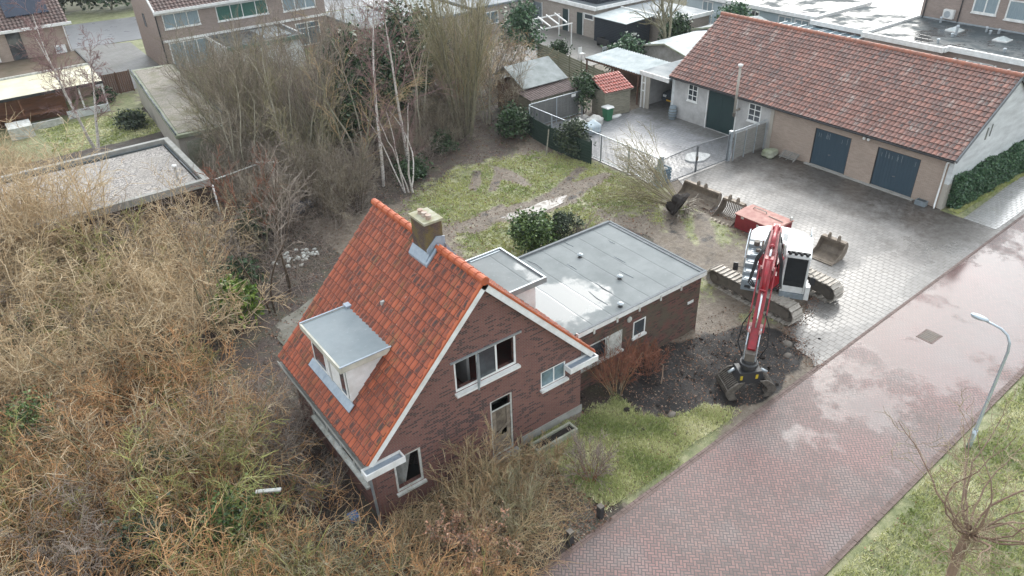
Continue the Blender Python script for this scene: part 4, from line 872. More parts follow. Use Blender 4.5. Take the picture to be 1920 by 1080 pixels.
for x, y in ((41.1, 39.9), (41.1, 42.8), (41.1, 45.8), (44.5, 39.9), (44.5, 45.8)): MB().box(x-.05, x+.05, y-.05, y+.05, 0, 2.38).build('post', M['brownwood'], pc)
mb = MB(); mb.box(41.05, 41.12, 39.75, 45.95, 2.25, 2.38); mb.build('beam', M['brownwood'], pc)
mb = MB(); mb.box(44.3, 44.4, 39.8, 45.9, 0, 2.3); mb.build('back_boards', M['brownwood'], pc)
ts = thing('log_shed', 'small weathered wooden shed with a little red tiled roof at the yard edge', 'shed', (38.5, 40, 0))
Mt = Matrix.Translation((38.4, 40.0, 0)) @ Matrix.Rotation(R(-8), 4, 'Z')
mb = MB(); mb.M = Mt
for k in range(9): mb.box(-1.15, 1.15, -.85, -.81, .05+k*.21, .05+k*.21+.19); 
mb.box(-1.15, -1.1, -.8, .8, 0, 1.95); mb.box(1.1, 1.15, -.8, .8, 0, 1.95); mb.box(-1.15, 1.15, .76, .8, 0, 2.4); mb.build('wall', M['wood'], ts)
a = Mt @ Vector((-1.3, -1.05, 1.95)); u_ = Mt.to_3x3() @ Vector((1, 0, 0)); v_ = Mt.to_3x3() @ Vector((0, 2.0, .75))
tile_roof('roof', a, u_, v_, 2.6, 2.15, .24, .34, tiles('bright_red_pantiles', (.42, .08, .055), (.34, .07, .05), (.20, .10, .08), (.25, .15, .12), .3, .4), ts, amp=.045, step=.04)
mb = MB(); mb.M = Mt; mb.prism([(-1.05, 1.86), (.95, 2.61), (.95, 2.66), (-1.05, 1.92)], 'x', -1.28, 1.28); mb.build('roof_deck', M['wood'], ts)
gs = thing('garden_shed', 'shed with steep pale grey sheet roof half hidden by brown twigs', 'shed', (34.5, 44.5, 0))
mb = MB(); mb.box(32.6, 36.4, 43.6, 46.6, 0, 2.2); mb.build('wall', M['brownwood'], gs)
mb = MB(); mb.prism([(43.0, 2.3), (43.0, 2.34), (45.4, 3.5), (47.0, 2.5), (47.0, 2.46), (45.4, 3.45)], 'x', 32.4, 36.7); mb.build('roof', M['asbestos'], gs)
rs = thing('garden_shed', 'low shed with dark rusty corrugated roof between the twigs and short bar fence', 'shed', (33.5, 42.4, 0))
mb = MB(); mb.box(32.1, 36.3, 41.7, 43.3, 0, 1.9); mb.build('wall', M['wood'], rs); vs = []; fs = []; n = 80; mb = MB()
for i in range(n+1):
    x = 31.9+4.7*i/n; z = .025*math.cos(i*math.pi/2)
    vs += [(x, 41.5, 1.95+z), (x, 43.5, 2.25+z), (x, 41.5, 1.93+z), (x, 43.5, 2.23+z)]
    if i: b = 4*(i-1); fs += [(b, b+4, b+5, b+1), (b+2, b+3, b+7, b+6)]
mb.add(vs, fs); mb.build('roof_sheet', M['rust'], rs)
# ------------------------------------------------------------------ tracked excavator
EO = Vector((27.0, 16.7, 0)); ea = math.atan2(-.537, -.844)
ex = thing('excavator', 'red and white tracked excavator with a sorting grab, parked beside the flat roofed extension', 'excavator', tuple(EO))
EM = Matrix.Translation(EO) @ Matrix.Rotation(ea, 4, 'Z')     # local x forward, y to the driver's left
def emb(): b = MB(); b.M = EM; return b
def track(cx, cy, L=4.9, rr=.46, wd=.70):
    # stadium loop in the y-z plane, one shoe after another
    half = L/2-rr; per = 4*half+2*math.pi*rr; n = 44; mb = MB()
    for i in range(n):
        s_ = per*i/n
        if s_ < 2*half: y, z, a = -half+s_, 2*rr, 0
        elif s_ < 2*half+math.pi*rr: a = (s_-2*half)/rr; y, z = half+rr*math.sin(a), rr+rr*math.cos(a)
        elif s_ < 4*half+math.pi*rr: y, z, a = half-(s_-2*half-math.pi*rr), 0, math.pi
        else: b = (s_-4*half-math.pi*rr)/rr; a = math.pi+b; y, z = -half-rr*math.sin(b), rr-rr*math.cos(b)
        mb.M = Matrix.Translation((cx, cy+y, z+.03)) @ Matrix.Rotation(-a, 4, 'X')
        w_ = per/n*.42; mb.box(-wd/2, wd/2, -w_, w_, -.05, -.012); mb.box(-wd/2, wd/2, w_*.55, w_*.95, -.012, .04)
    tr = mb.build('track', M['steel'], ex)
    fr = MB(); fr.box(cx-.17, cx+.17, cy-half, cy+half, .22, .70); fr.prism([(cy-half*.8, .70), (cy+half*.8, .70), (cy+half*.6, .80), (cy-half*.6, .80)], 'x', cx-.15, cx+.15); fr.build('track_frame', M['steeld'], tr)
    for sy in (-1, 1):
        g = MB(); g.M = Matrix.Translation((cx, cy+sy*half, rr+.03)) @ Matrix.Rotation(R(90), 4, 'Y'); g.tube([(0, 0, -.14), (0, 0, .14)], rr-.07, 24); g.tube([(0, 0, -.22), (0, 0, .22)], .17, 16); g.build('wheel', M['steeld'], tr)
    for k in range(6): g = MB(); g.M = Matrix.Translation((cx, cy-half*.75+k*half*.3, .15)) @ Matrix.Rotation(R(90), 4, 'Y'); g.tube([(0, 0, -.2), (0, 0, .2)], .09, 12); g.build('roller', M['steeld'], tr)
track(25.55, 16.75); track(28.5, 16.65)
mb = MB(); mb.box(25.7, 28.35, 15.9, 17.5, .42, .72); mb.tube([(27, 16.7, .72), (27, 16.7, .98)], .75, 28); mb.build('undercarriage', M['steeld'], ex)
mb = emb(); mb.prism([(-2.2, -1.35), (1.55, -1.35), (1.55, -.62), (1.2, .2), (1.6, .3), (1.6, 1.35), (-2.2, 1.35)], 'z', 1.0, 1.16); mb.build('deck', M['steeld'], ex)
# rear body: engine cover and counterweight
mb = emb(); pts = [(-2.0, -1.35), (-1.9, 1.35), (-2.45, 1.1), (-2.7, .6), (-2.8, 0), (-2.7, -.6), (-2.45, -1.1)]
mb.prism(pts, 'z', 1.0, 2.12); mb.build('counterweight', M['mwhite'], ex, bevel=.05)
mb = emb(); mb.box(-1.98, -.75, -.45, 1.32, 1.17, 2.2); mb.build('engine_cover', M['mwhite'], ex, bevel=.05)
mb = emb()
for k in range(7): mb.box(-1.85+k*.1, -1.80+k*.1, .1, 1.1, 2.205, 2.22)
mb.build('cover_louvres', M['mgrey'], ex)
mb = emb(); mb.tube([(-1.1, -.2, 2.2), (-1.1, -.2, 2.62), (-1.15, -.2, 2.7)], .06, 10); mb.build('exhaust_pipe', M['steeld'], ex)
# grey stepped tank and tool side on the driver's right
mb = emb()
mb.box(-1.98, -1.0, -1.36, -.50, 1.17, 2.12); mb.build('side_cover', M['mwhite'], ex, bevel=.05)
mb = emb(); mb.prism([(-1.0, 1.17), (-1.0, 2.06), (-.5, 2.12), (-.45, 1.95), (.25, 1.95), (.28, 1.78), (.75, 1.78), (.78, 1.58), (1.2, 1.58), (1.24, 1.42), (1.62, 1.42), (1.68, 1.02), (1.68, .92), (-1.0, .92)], 'y', -1.36, -.62); mb.build('side_tank', M['mgrey'], ex, bevel=.02)
mb = emb()
for a, z in ((1.3, 1.43), (.9, 1.59), (.35, 1.79)): mb.box(a, a+.22, -1.25, -.75, z, z+.02)
for k in range(4): mb.box(-.38+k*.16, -.30+k*.16, -1.2, -.72, 1.955, 1.98)
mb.build('steps', M['galv'], ex)
mb = emb(); mb.tube([(1.66, -1.0, 1.12), (1.72, -1.0, 1.12)], .07, 12); mb.box(1.685, 1.70, -1.2, -.98, 1.08, 1.2); mb.build('work_lamp', M['blackp'], ex)
MBl = emb(); MBl.box(1.685, 1.69, -.92, -.7, 1.06, 1.24); MBl.build('label_plate', M['white'], ex)
mb = emb(); r_ = [(1.3, -1.36, 1.45), (1.25, -1.38, 2.35), (.9, -1.4, 2.55), (-.3, -1.4, 2.75), (-.9, -1.38, 2.7), (-1.0, -1.36, 2.1)]
mb.tube(r_, .022, 6); mb.tube([(.3, -1.39, 1.95), (.3, -1.4, 2.66)], .02, 6); mb.tube([(-.4, -1.39, 2.0), (-.4, -1.4, 2.76)], .02, 6); mb.tube([(.9, -.66, 1.6), (.8, -.66, 2.3), (-.4, -.66, 2.5), (-.6, -.66, 2.1)], .02, 6); mb.build('handrail', M['galv'], ex)
mb = emb(); mb.tube([(-.55, -1.0, 2.1), (-.55, -1.0, 2.3)], .14, 12); mb.tube([(-.15, -.9, 1.98), (-.15, -.9, 2.12)], .1, 12); mb.build('filler_cap', M['steeld'], ex)
mb = emb(); mb.tube([(1.35, -1.36, 1.9), (1.45, -1.62, 1.95)], .018, 6); mb.box(1.42, 1.48, -1.82, -1.6, 1.75, 2.15); mb.build('mirror', M['blackp'], ex)
# cab
CX0, CX1, CY0, CY1 = -.28, 1.62, .30, 1.34
cbm = emb(); prof = [(CX0, 1.17), (CX0, 3.0), (CX1-.22, 3.0), (CX1-.02, 2.86), (CX1+.10, 1.75), (CX1+.05, 1.17)]
cbm.prism([(CX0, 1.17), (CX0, 3.0), (CX0+.10, 3.0), (CX0+.10, 1.17)], 'y', CY0, CY1)
def seg(a, b, y0, y1, w_=.09):
    m_ = emb(); return m_
for y0, y1 in ((CY0, CY0+.09), (CY1-.09, CY1)):
    cbm.prism([(CX1-.05, 1.17), (CX1-.10, 2.86), (CX1-.0, 2.86), (CX1+.10, 1.75), (CX1+.05, 1.17)], 'y', y0, y1)
    cbm.prism([(CX0+.105, 1.17), (CX0+.105, 1.75), (CX1-.055, 1.75), (CX1-.052, 1.17)], 'y', y0, y1)
    cbm.prism([(.55, 1.755), (.55, 2.86), (.65, 2.86), (.65, 1.755)], 'y', y0, y1)
cbm.box(CX1-.04, CX1+.045, CY0+.095, CY1-.095, 1.17, 1.5); cab = cbm.build('cab', M['mwhite'], ex, bevel=.02)
mb = emb(); mb.prism([(CX0-.03, 2.88), (CX0-.03, 3.03), (CX1-.30, 3.05), (CX1-.02, 2.98), (CX1+.02, 2.88)], 'y', CY0-.02, CY1+.02); mb.build('cab_roof', M['mwhite'], cab, bevel=.04)
mb = emb(); mb.prism([(CX1+.046, 1.5), (CX1+.10, 1.78), (CX1+.01, 2.87), (CX1-.01, 2.87), (CX1+.08, 1.78), (CX1+.026, 1.5)], 'y', CY0+.095, CY1-.095); mb.build('windscreen', M['cabglass'], cab)
mb = emb(); mb.box(CX0+.11, CX1-.08, CY1-.05, CY1-.04, 1.76, 2.87); mb.box(CX0+.11, CX1-.08, CY0+.04, CY0+.05, 1.76, 2.87); mb.build('side_glass', M['cabglass'], cab)
mb = emb(); mb.box(.25, .75, .55, 1.1, 1.2, 1.75); mb.box(.15, .3, .55, 1.1, 1.75, 2.4); mb.build('driver_seat', M['blackp'], cab)
for k in range(4):
    y = CY0+.17+k*.235; mb = emb(); mb.tube([(CX1-.10, y, 3.10), (CX1+.0, y, 3.09)], [.06, .075], 10); mb.build('work_lamp', M['blackp'], cab, True)
mb = emb(); mb.box(CX1-.14, CX1-.11, CY0+.05, CY1-.05, 3.04, 3.16); mb.build('lamp_bracket', M['blackp'], cab)
mb = emb(); mb.tube([(1.5, CY1, 2.2), (1.65, CY1+.22, 2.2), (1.65, CY1+.22, 2.05)], .018, 6); mb.box(1.58, 1.64, CY1+.14, CY1+.34, 1.7, 2.06); mb.build('mirror', M['blackp'], cab)
mb = emb(); mb.box(1.35, 1.75, CY1+.01, CY1+.2, .95, 1.6); mb.box(.2, 1.3, CY1+.01, CY1+.14, 1.0, 1.1); mb.build('cab_step', M['mwhite'], ex)
mb = emb(); mb.box(CX1-.1, CX1+.12, CY0, CY1, .92, 1.16); mb.build('cab_base', M['mgrey'], ex)
mb = emb(); mb.tube([(-1.0, 1.3, 2.2), (-1.0, 1.3, 2.75), (-1.75, 1.3, 2.75), (-1.75, 1.3, 2.2)], .022, 6); mb.tube([(-1.35, 1.3, 2.2), (-1.35, 1.3, 2.75)], .018, 6); mb.build('handrail', M['galv'], ex)
# boom, arm and rams
EM = EM @ Matrix.Rotation(R(-1.5), 4, 'Z') @ Matrix.Translation((.38, 0, 0))
BY = -.22
def plate(poly, w_, name, mat, parent, y=BY, bev=.015):
    mb = emb(); mb.prism(poly, 'y', y-w_/2, y+w_/2); return mb.build(name, mat, parent, bevel=bev)
boom = plate([(.1, 1.35), (-.05, 1.75), (1.0, 4.0), (1.4, 4.36), (2.1, 4.5), (4.75, 4.12), (4.85, 3.82), (4.6, 3.72), (2.4, 3.95), (1.85, 3.72), (.5, 1.5)], .46, 'boom', M['red'], ex)
mb = emb(); mb.box(.9, 1.3, BY-.1, BY+.5, 1.2, 1.9); mb.box(-.3, .6, BY+.26, BY+.42, 1.2, 2.1); mb.build('boom_mount', M['red'], ex)
arm = plate([(4.35, 4.55), (4.75, 4.62), (5.1, 4.25), (7.12, 1.95), (7.05, 1.72), (6.85, 1.70), (4.55, 3.55)], .32, 'arm', M['red'], ex)
for y in (BY-.27, BY+.27): mb = emb(); mb.M = EM; mb.tube([(4.72, y-.04, 4.1), (4.72, y+.04, 4.1)], .15, 14); mb.build('pivot_pin', M['pin'], arm)
def ram(a, b, k, r1, name, parent, y):
    a = Vector((a[0], y, a[1])); b = Vector((b[0], y, b[1])); mid = a.lerp(b, k); mb = emb(); mb.tube([a, mid], r1, 12); mb.tube([mid-(b-a).normalized()*.04, mid+(b-a).normalized()*.03], r1*1.25, 12); o = mb.build(name, M['red'], parent, True)
    mb = emb(); mb.tube([mid, b], r1*.5, 10); mb.build('ram_rod', M['chrome'], o, True)
for y in (BY-.42, BY+.42): ram((.95, 1.45), (2.3, 4.1), .62, .085, 'boom_ram', ex, y)
ram((1.9, 4.62), (4.6, 4.66), .7, .09, 'arm_ram', boom, BY)
ram((4.9, 4.62), (6.65, 2.62), .45, .085, 'grab_ram', arm, BY)
mb = emb()
for dy in (-.30, .30): mb.bar((4.75, BY+dy, 4.32), (6.5, BY+dy, 2.35), .05, .07)
mb.build('pipe_guard', M['red'], arm)
for y in (BY-.2, BY+.2): mb = emb(); mb.tube([(6.55, y-.05, 2.62), (6.55, y+.05, 2.62)], .13, 12); mb.tube([(6.75, y-.05, 2.5), (6.75, y+.05, 2.5)], .10, 12); mb.build('link_pin', M['pin'], arm)
mb = emb()
for y in (BY-.22, BY+.22): mb.bar((6.62, y, 2.6), (7.15, y, 2.1), .04, .16); mb.bar((7.12, y, 2.15), (7.2, y, 1.45), .04, .14)
mb.build('linkage', M['galv'], arm)
mb = emb(); rd = random.Random(4)
for sy in (-1, 1):
    for k in range(3):
        y = BY+sy*(.24+.04*k); mb.tube([(2.6, BY+sy*.2, 4.65+.04*k), (3.6, y, 4.45), (4.5, y+sy*.18, 4.35+.05*k), (4.9, y+sy*.30, 3.7-.1*k), (5.3, y+sy*.08, 3.6)], .028, 6)
    mb.tube([(1.0, BY+sy*.3, 2.2), (1.3, BY+sy*.42, 2.9), (1.7, BY+sy*.34, 3.7), (2.2, BY+sy*.25, 4.3)], .035, 6)
    mb.tube([(6.1, BY+sy*.25, 3.0), (6.35, BY+sy*.5, 2.5), (6.75, BY+sy*.55, 1.9), (7.05, BY+sy*.3, 1.5)], .024, 6)
mb.build('hoses', M['hose'], ex, True)
mb = emb()
for k in range(6): mb.tube([(1.1, BY-.12+k*.05, 4.18), (1.5, BY-.12+k*.05, 4.47), (2.2, BY-.12+k*.05, 4.55), (3.9, BY-.12+k*.05, 4.38)], .016, 6)
mb.build('hydraulic_pipes', plain('pale_red_pipe', (.55, .30, .30), (.45, .10, .10), 4, .4), boom, True)
plate([(1.5, 4.38), (1.7, 4.66), (2.0, 4.66), (2.2, 4.48)], .3, 'ram_bracket', M['red'], boom)
# grab
GX = 7.15; gr = MB(); gr.M = EM @ Matrix.Translation((GX, BY, 0)) @ Matrix.Rotation(R(30), 4, 'Z'); GM = gr.M
gr.tube([(0, 0, 1.50), (0, 0, 1.38), (0, 0, 1.36), (0, 0, 1.22), (0, 0, 1.2), (0, 0, 1.1)], [.28, .28, .36, .36, .30, .30], 20)
gr.prism([(-.62, .62), (-.45, 1.08), (.45, 1.08), (.62, .62), (.35, .5), (-.35, .5)], 'x', -.33, .33); grab = gr.build('grab', M['blackp'], ex, bevel=.02)
mb = emb(); mb.box(GX-.2, GX+.2, BY-.18, BY+.18, 1.5, 1.85); mb.build('grab_coupler', M['steeld'], grab)
for sg in (-1, 1):
    jaw = MB(); jaw.M = GM @ Matrix.Diagonal((1.02, 1.0, 1.0, 1.0)); arc = [(sg*(.46+.34*math.sin(t)), .70-.58*(1-math.cos(t))*.95-.0) for t in [k*1.75/7 for k in range(8)]]
    arc = [(sg*(.55+.42*math.sin(k/7*2.6)), .78-.80*k/7) for k in range(8)]
    for i in range(11):
        x = -.50+i*.10
        for a, b in zip(arc[:-1], arc[1:]): jaw.bar((x, a[0], a[1]), (x, b[0], b[1]), .035, .06)
    jaw.bar((-.53, arc[-1][0]*.98, arc[-1][1]), (.53, arc[-1][0]*.98, arc[-1][1]), .16, .05); jaw.bar((-.53, arc[3][0], arc[3][1]), (.53, arc[3][0], arc[3][1]), .06, .05)
    for x in (-.54, .54):
        pl = [(a[0]+sg*.05, a[1]) for a in arc]+[(a[0]-sg*.30, a[1]) for a in arc[::-1][:6]]+[(sg*.30, .8)]
        jaw.prism(pl, 'x', x-.025, x+.025)
    jaw.build('grab_jaw', plain('muddy_jaw_steel', (.15, .13, .11), (.05, .043, .038), 5, .6), grab)
mb = MB(); mb.M = GM; mb.box(.335, .34, -.42, -.32, .75, .95); mb.box(.335, .34, .2, .3, .75, .95); mb.box(-.34, -.335, .2, .3, .75, .95); mb.build('sticker', M['yellow'], grab)
for s_ in (1, -1): mb = MB(); mb.M = GM; mb.tube([(s_*.1, s_*.5, 1.0), (s_*.1, s_*.74, .85)], .06, 10); mb.build('grab_cylinder', M['galv'], grab, True)
# ------------------------------------------------------------------ attachments lying on the driveway
def bucket_mesh(wd, dp, ht, slots=False):
    # open side faces -y, length along x
    sec = [(-dp*.5, .04), (-dp*.1, 0), (dp*.28, .06), (dp*.46, ht*.35), (dp*.5, ht*.75), (dp*.42, ht)]
    mb = MB(); t_ = .035
    for (a, b) in zip(sec[:-1], sec[1:]):
        d = Vector((b[0]-a[0], b[1]-a[1])).normalized(); nx_, nz_ = -d.y*t_, d.x*t_
        if slots and a[0] >= -dp*.12 and b[1] < ht*.8:
            n = int(wd/.11)
            for i in range(n): x = -wd/2+wd*(i+.2)/n; mb.prism([(a[0], a[1]), (b[0], b[1]), (b[0]+nx_, b[1]+nz_), (a[0]+nx_, a[1]+nz_)], 'x', x, x+.055)
        else: mb.prism([(a[0], a[1]), (b[0], b[1]), (b[0]+nx_, b[1]+nz_), (a[0]+nx_, a[1]+nz_)], 'x', -wd/2, wd/2)
    side = [(p[0], p[1]) for p in sec]
    side2 = side+[(dp*.25, ht), (-dp*.0, ht*.45)]
    for x in (-wd/2-.03, wd/2): mb.prism(side2, 'x', x, x+.03)
    mb.box(-wd/2, wd/2, dp*.22, dp*.42, ht-.08, ht+.04)
    return mb
def lug(mb, x, y, z): mb.prism([(y-.2, z), (y-.16, z+.24), (y-.05, z+.30), (y+.04, z+.22), (y+.1, z)], 'x', x-.035, x+.035); return mb
def attach_set(name, label, loc, ang, wd, dp, ht, mat, slots=False, teeth=0, edge=True, lugs=(.22,)):
    t = thing(name, label, 'bucket', loc, 'excavator attachments lying on the driveway'); T = Matrix.Translation(loc) @ Matrix.Rotation(ang, 4, 'Z')
    mb = bucket_mesh(wd, dp, ht, slots); mb.v = [tuple(T @ Vector(p)) for p in mb.v]; mb.build('shell', mat, t)
    mb = MB(); mb.M = T; mb.box(-wd/2-.03, wd/2+.03, -dp*.5-.12, -dp*.5+.02, .015, .06); mb.build('cutting_edge', M['bucket'], t)
    for s_ in (-1, 1): mb = MB(); mb.M = T; lug(mb, s_*.26, dp*.32, ht+.03); mb.build('lug', M['bucket'], t)
    for i in range(teeth):
        x = -wd/2+wd*(i+.5)/teeth if teeth > 1 else 0; mb = MB(); mb.M = T; y = -dp*.5-.12; mb.prism([(y+.10, .015), (y+.10, .13), (y-.04, .11), (y-.26, .02), (y-.20, .012)], 'x', x-.055, x+.055); mb.build('tooth', plain('worn_tooth', (.38, .32, .24), (.24, .2, .15), 5, .5), t)
    return t
def back(px, py): pass
t = attach_set('ditching_bucket', 'long smooth ditching bucket nearest the gate, lying open side down', (31.85, 25.5, 0), R(-87), 2.5, .95, .78, M['bucket'])
t = attach_set('skeleton_bucket', 'slotted bucket with five worn teeth between the ditching bucket and the red box', (31.35, 22.9, 0), R(-87), 1.35, 1.35, .95, M['bucket'], True, 5)
t = attach_set('digging_bucket', 'smaller grey bucket lying behind the excavator cab on the wet slabs', (31.9, 17.0, 0), R(-87), 1.3, 1.25, .85, M['bucket'], False, 0)
t = thing('steel_box', 'dull red steel container with faded pink lid beside the slotted bucket', 'box', (31.7, 20.8, 0)); T = Matrix.Translation((31.55, 20.75, 0)) @ Matrix.Rotation(R(-88), 4, 'Z')
mb = MB(); mb.M = T; mb.box(-1.25, 1.25, -.75, .75, .05, .85); mb.build('body', M['boxred'], t, bevel=.02)
mb = MB(); mb.M = T; mb.prism([(-.80, .86), (.80, .86), (.80, .90), (.1, .97), (-.80, .90)], 'x', -1.3, 1.3); ld = mb.build('lid', M['redfade'], t)
mb = MB(); mb.M = T; mb.tube([(-.9, .3, .95), (-.85, .3, 1.05), (-.1, .3, 1.05), (-.05, .3, .95)], .03, 6); mb.tube([(.2, .1, .99), (1.1, .05, .99)], .02, 6); mb.build('lid_handle', M['steel'], ld)
mb = MB(); mb.M = T; mb.box(-.9, -.72, -.765, -.752, .72, .86); mb.box(.1, .24, -.765, -.752, .60, .74); mb.box(1.15, 1.25, .6, .74, .9, 1.1); mb.build('fitting', M['oldwhite'], t)
# ------------------------------------------------------------------ street lamp, bollards, yard clutter
t = thing('street_lamp', 'tall grey steel lamp post with curved arm on the grass verge beside the brick road', 'street lamp', (23.97, 6.04, 0))
mb = MB(); mb.tube([(23.97, 6.04, -.1), (23.97, 6.04, .9)], .085, 14); mb.tube([(23.97, 6.04, .9), (23.97, 6.04, .95), (23.97, 6.04, 4.3), (23.97, 6.09, 4.62), (23.97, 6.22, 4.85), (23.97, 6.45, 4.98), (23.97, 6.75, 5.02), (23.96, 6.95, 5.03)], [.075, .06, .045, .043, .042, .04, .038, .036], 12); mb.build('pole', M['lamp'], t, True)
mb = MB(); mb.sphere((23.95, 7.15, 5.07), .30, 14, 8, (.42, 1, .24)); h_ = mb.build('lamp_head', M['lamp'], t, True)
mb = MB(); mb.sphere((23.95, 7.22, 5.015), .2, 12, 6, (.5, 1, .25)); mb.build('lens', M['lampglass'], h_, True)
mb = MB(); mb.box(23.88, 23.90, 5.99, 6.09, .5, .75); mb.build('door_plate', M['galv'], t)
for x, y, l in ((11.62, 11.78, 'black square bollard at the lawn side of the overgrown path'), (10.2, 11.62, 'black square bollard at the hedge side of the overgrown path, nearest the camera')):
    t = thing('bollard', l, 'bollard', (x, y, 0), 'bollards at the end of the garden path'); MB().box(x-.09, x+.09, y-.09, y+.09, -.05, .55).build('post', M['blackp'], t, bevel=.01); MB().box(x-.095, x+.095, y-.095, y+.095, .552, .59).build('cap', M['steeld'], t)
t = thing('planter', 'low rectangular concrete edged planting trough against the foot of the brick gable', 'planter', (12.6, 15.6, 0))
mb = MB(); mb.box(11.7, 13.6, 15.15, 15.24, -.02, .30); mb.box(11.7, 13.6, 15.56, 15.65, -.02, .30); mb.box(11.7, 11.79, 15.245, 15.555, -.02, .30); mb.box(13.51, 13.6, 15.245, 15.555, -.02, .30); mb.build('trough', M['mossconc'], t); MB().box(11.79, 13.51, 15.245, 15.555, -.02, .22).build('soil', M['soilball'], t)
t = thing('wheelie_bin', 'green wheelie bin with white lid standing by the yard wall', 'bin', (37.0, 38.8, 0))
mb = MB(); vs = [(36.76, 38.58, .05), (37.24, 38.58, .05), (37.24, 39.05, .05), (36.76, 39.05, .05), (36.7, 38.5, .98), (37.3, 38.5, .98), (37.3, 39.12, .98), (36.7, 39.12, .98)]; mb.add(vs, [(0, 3, 2, 1), (4, 5, 6, 7), (0, 1, 5, 4), (1, 2, 6, 5), (2, 3, 7, 6), (3, 0, 4, 7)]); mb.build('body', M['bin'], t, bevel=.02)
mb = MB(); mb.prism([(38.45, .985), (39.18, .985), (39.18, 1.08), (38.6, 1.10), (38.45, 1.03)], 'x', 36.66, 37.34); mb.build('lid', M['white'], t, bevel=.02)
for x in (36.72, 37.24): MB().tube([(x, 39.08, .1), (x+.05, 39.08, .1)], .1, 12).build('wheel', M['blackp'], t)
def lumpy(mb, c, r, sq, seed):
    rd = random.Random(seed); b = len(mb.v); mb.sphere(c, r, 18, 12, sq)
    for i in range(b, len(mb.v)):
        v = mb.v[i]; k = 1+.13*math.sin(v[0]*9+seed)+.10*math.sin(v[1]*11+seed*2)+.08*math.sin(v[2]*17); mb.v[i] = (c[0]+(v[0]-c[0])*k, c[1]+(v[1]-c[1])*k, max(.02, c[2]+(v[2]-c[2])*k))
for nm, x, y, r, mt, l in (('bulk_bag', 34.2, 39.0, .62, 'bag', 'slumped white bulk bag closest to the short bar fence'), ('bulk_bag', 34.7, 37.9, .62, 'bluebag', 'blue and white striped bulk bag in front of the other bags'), ('bulk_bag', 35.7, 38.7, .58, 'bag', 'flattened white bulk bag lying nearest the green bin')):
    mb = MB(); lumpy(mb, (x, y, .3), r, (1.15, .9, .75), int(x*7) % 9); o = mb.build(nm, M[mt], None, True); tag(o, l, 'bag', 'bulk bags in the yard')
mb = MB(); mb.sphere((37.9, 38.85, .10), .55, 14, 6, (1.1, .35, .25)); tag(mb.build('rubble_sack', M['white'], None, True), 'long white sack lying against the log shed', 'sack')
t = thing('barrel', 'grey plastic barrel standing against the rendered wall by the carport', 'barrel', (40.8, 35.9, 0)); zz = [0, .03, .2, .35, .5, .65, .8, .97, 1.0]; rr0 = [.22, .25, .285, .31, .32, .31, .285, .25, .23]
MB().tube([(40.8, 35.9, z) for z in zz], rr0, 20).build('body', M['barrel'], t, True)
mb = MB()
for z, r in ((.2, .29), (.42, .322), (.6, .322), (.82, .288)): mb.tube([(40.8, 35.9, z-.015), (40.8, 35.9, z+.015)], r+.006, 20)
mb.build('hoops', M['steeld'], t); MB().tube([(40.8, 35.9, 1.0), (40.8, 35.9, 1.02)], .2, 16).build('lid', M['barrel'], t)
t = thing('crate', 'blue slatted crate of rubble inside the fence corner', 'crate', (32.3, 28.9, 0))
mb = MB()
for k in range(4): z = .05+k*.2; mb.box(32.0, 32.8, 28.55, 28.58, z, z+.15); mb.box(32.0, 32.8, 29.22, 29.25, z, z+.15); mb.box(32.0, 32.03, 28.585, 29.215, z, z+.15); mb.box(32.77, 32.8, 28.585, 29.215, z, z+.15)
mb.build('sides', plain('blue_crate', (.20, .32, .40), (.15, .24, .31)), t); mb = MB(); lumpy(mb, (32.4, 28.9, .6), .36, (1, .85, .6), 3); mb.build('contents', M['bag'], t)
mb = MB(); mb.prism(blob(36.6, 29.8, .85, .75, 3, 30, .12), 'z', .02, .10); tag(mb.build('tarpaulin', M['white']), 'white sheet lying flat on the slabs just behind the gate', 'sheet')
for x, y, r, l, mt in ((17.0, 13.7, .14, 'lone dark stone lying on the front lawn', 'steeld'), (24.05, 13.7, .2, 'grey boulder at the pavement edge nearest the grab', 'steeld'), (23.4, 13.2, .15, 'smaller grey stone beside the boulder near the grab', 'steeld')):
    mb = MB(); lumpy(mb, (x, y, r*.5), r, (1.2, .9, .7), int(x)); tag(mb.build('stone', M[mt], None, True), l, 'stone')
mb = MB(); lumpy(mb, (40.3, 26.9, .25), .4, (1.5, 1, .7), 5); tag(mb.build('rubble_heap', M['mossconc'], None), 'mossy rubble heap at the end of the slat fence beside the garage wall', 'rubble')
t = thing('pallet', 'weathered wooden pallet leaning on rubble left of the first blue garage door', 'pallet', (40.7, 25.6, 0)); mb = MB()
for k in range(6): mb.bar((40.45+k*.09, 25.1, .25+k*.05), (40.45+k*.09, 26.3, .25+k*.05), .07, .02)
mb.build('boards', M['greywood'], t); mb = MB(); [mb.bar((40.4, y, .12), (41.0, y, .42), .05) for y in (25.2, 25.7, 26.2)]; mb.build('bearers', M['greywood'], t)
t = thing('feed_trough', 'small grey metal trough at the garage corner by the downpipe', 'trough', (41.0, 16.9, 0)); mb = MB(); mb.box(40.75, 41.1, 16.75, 17.35, .02, .3); mb.build('body', M['mgrey'], t); MB().box(40.8, 41.05, 16.8, 17.3, .301, .31).build('water', M['felt_dark'], t)
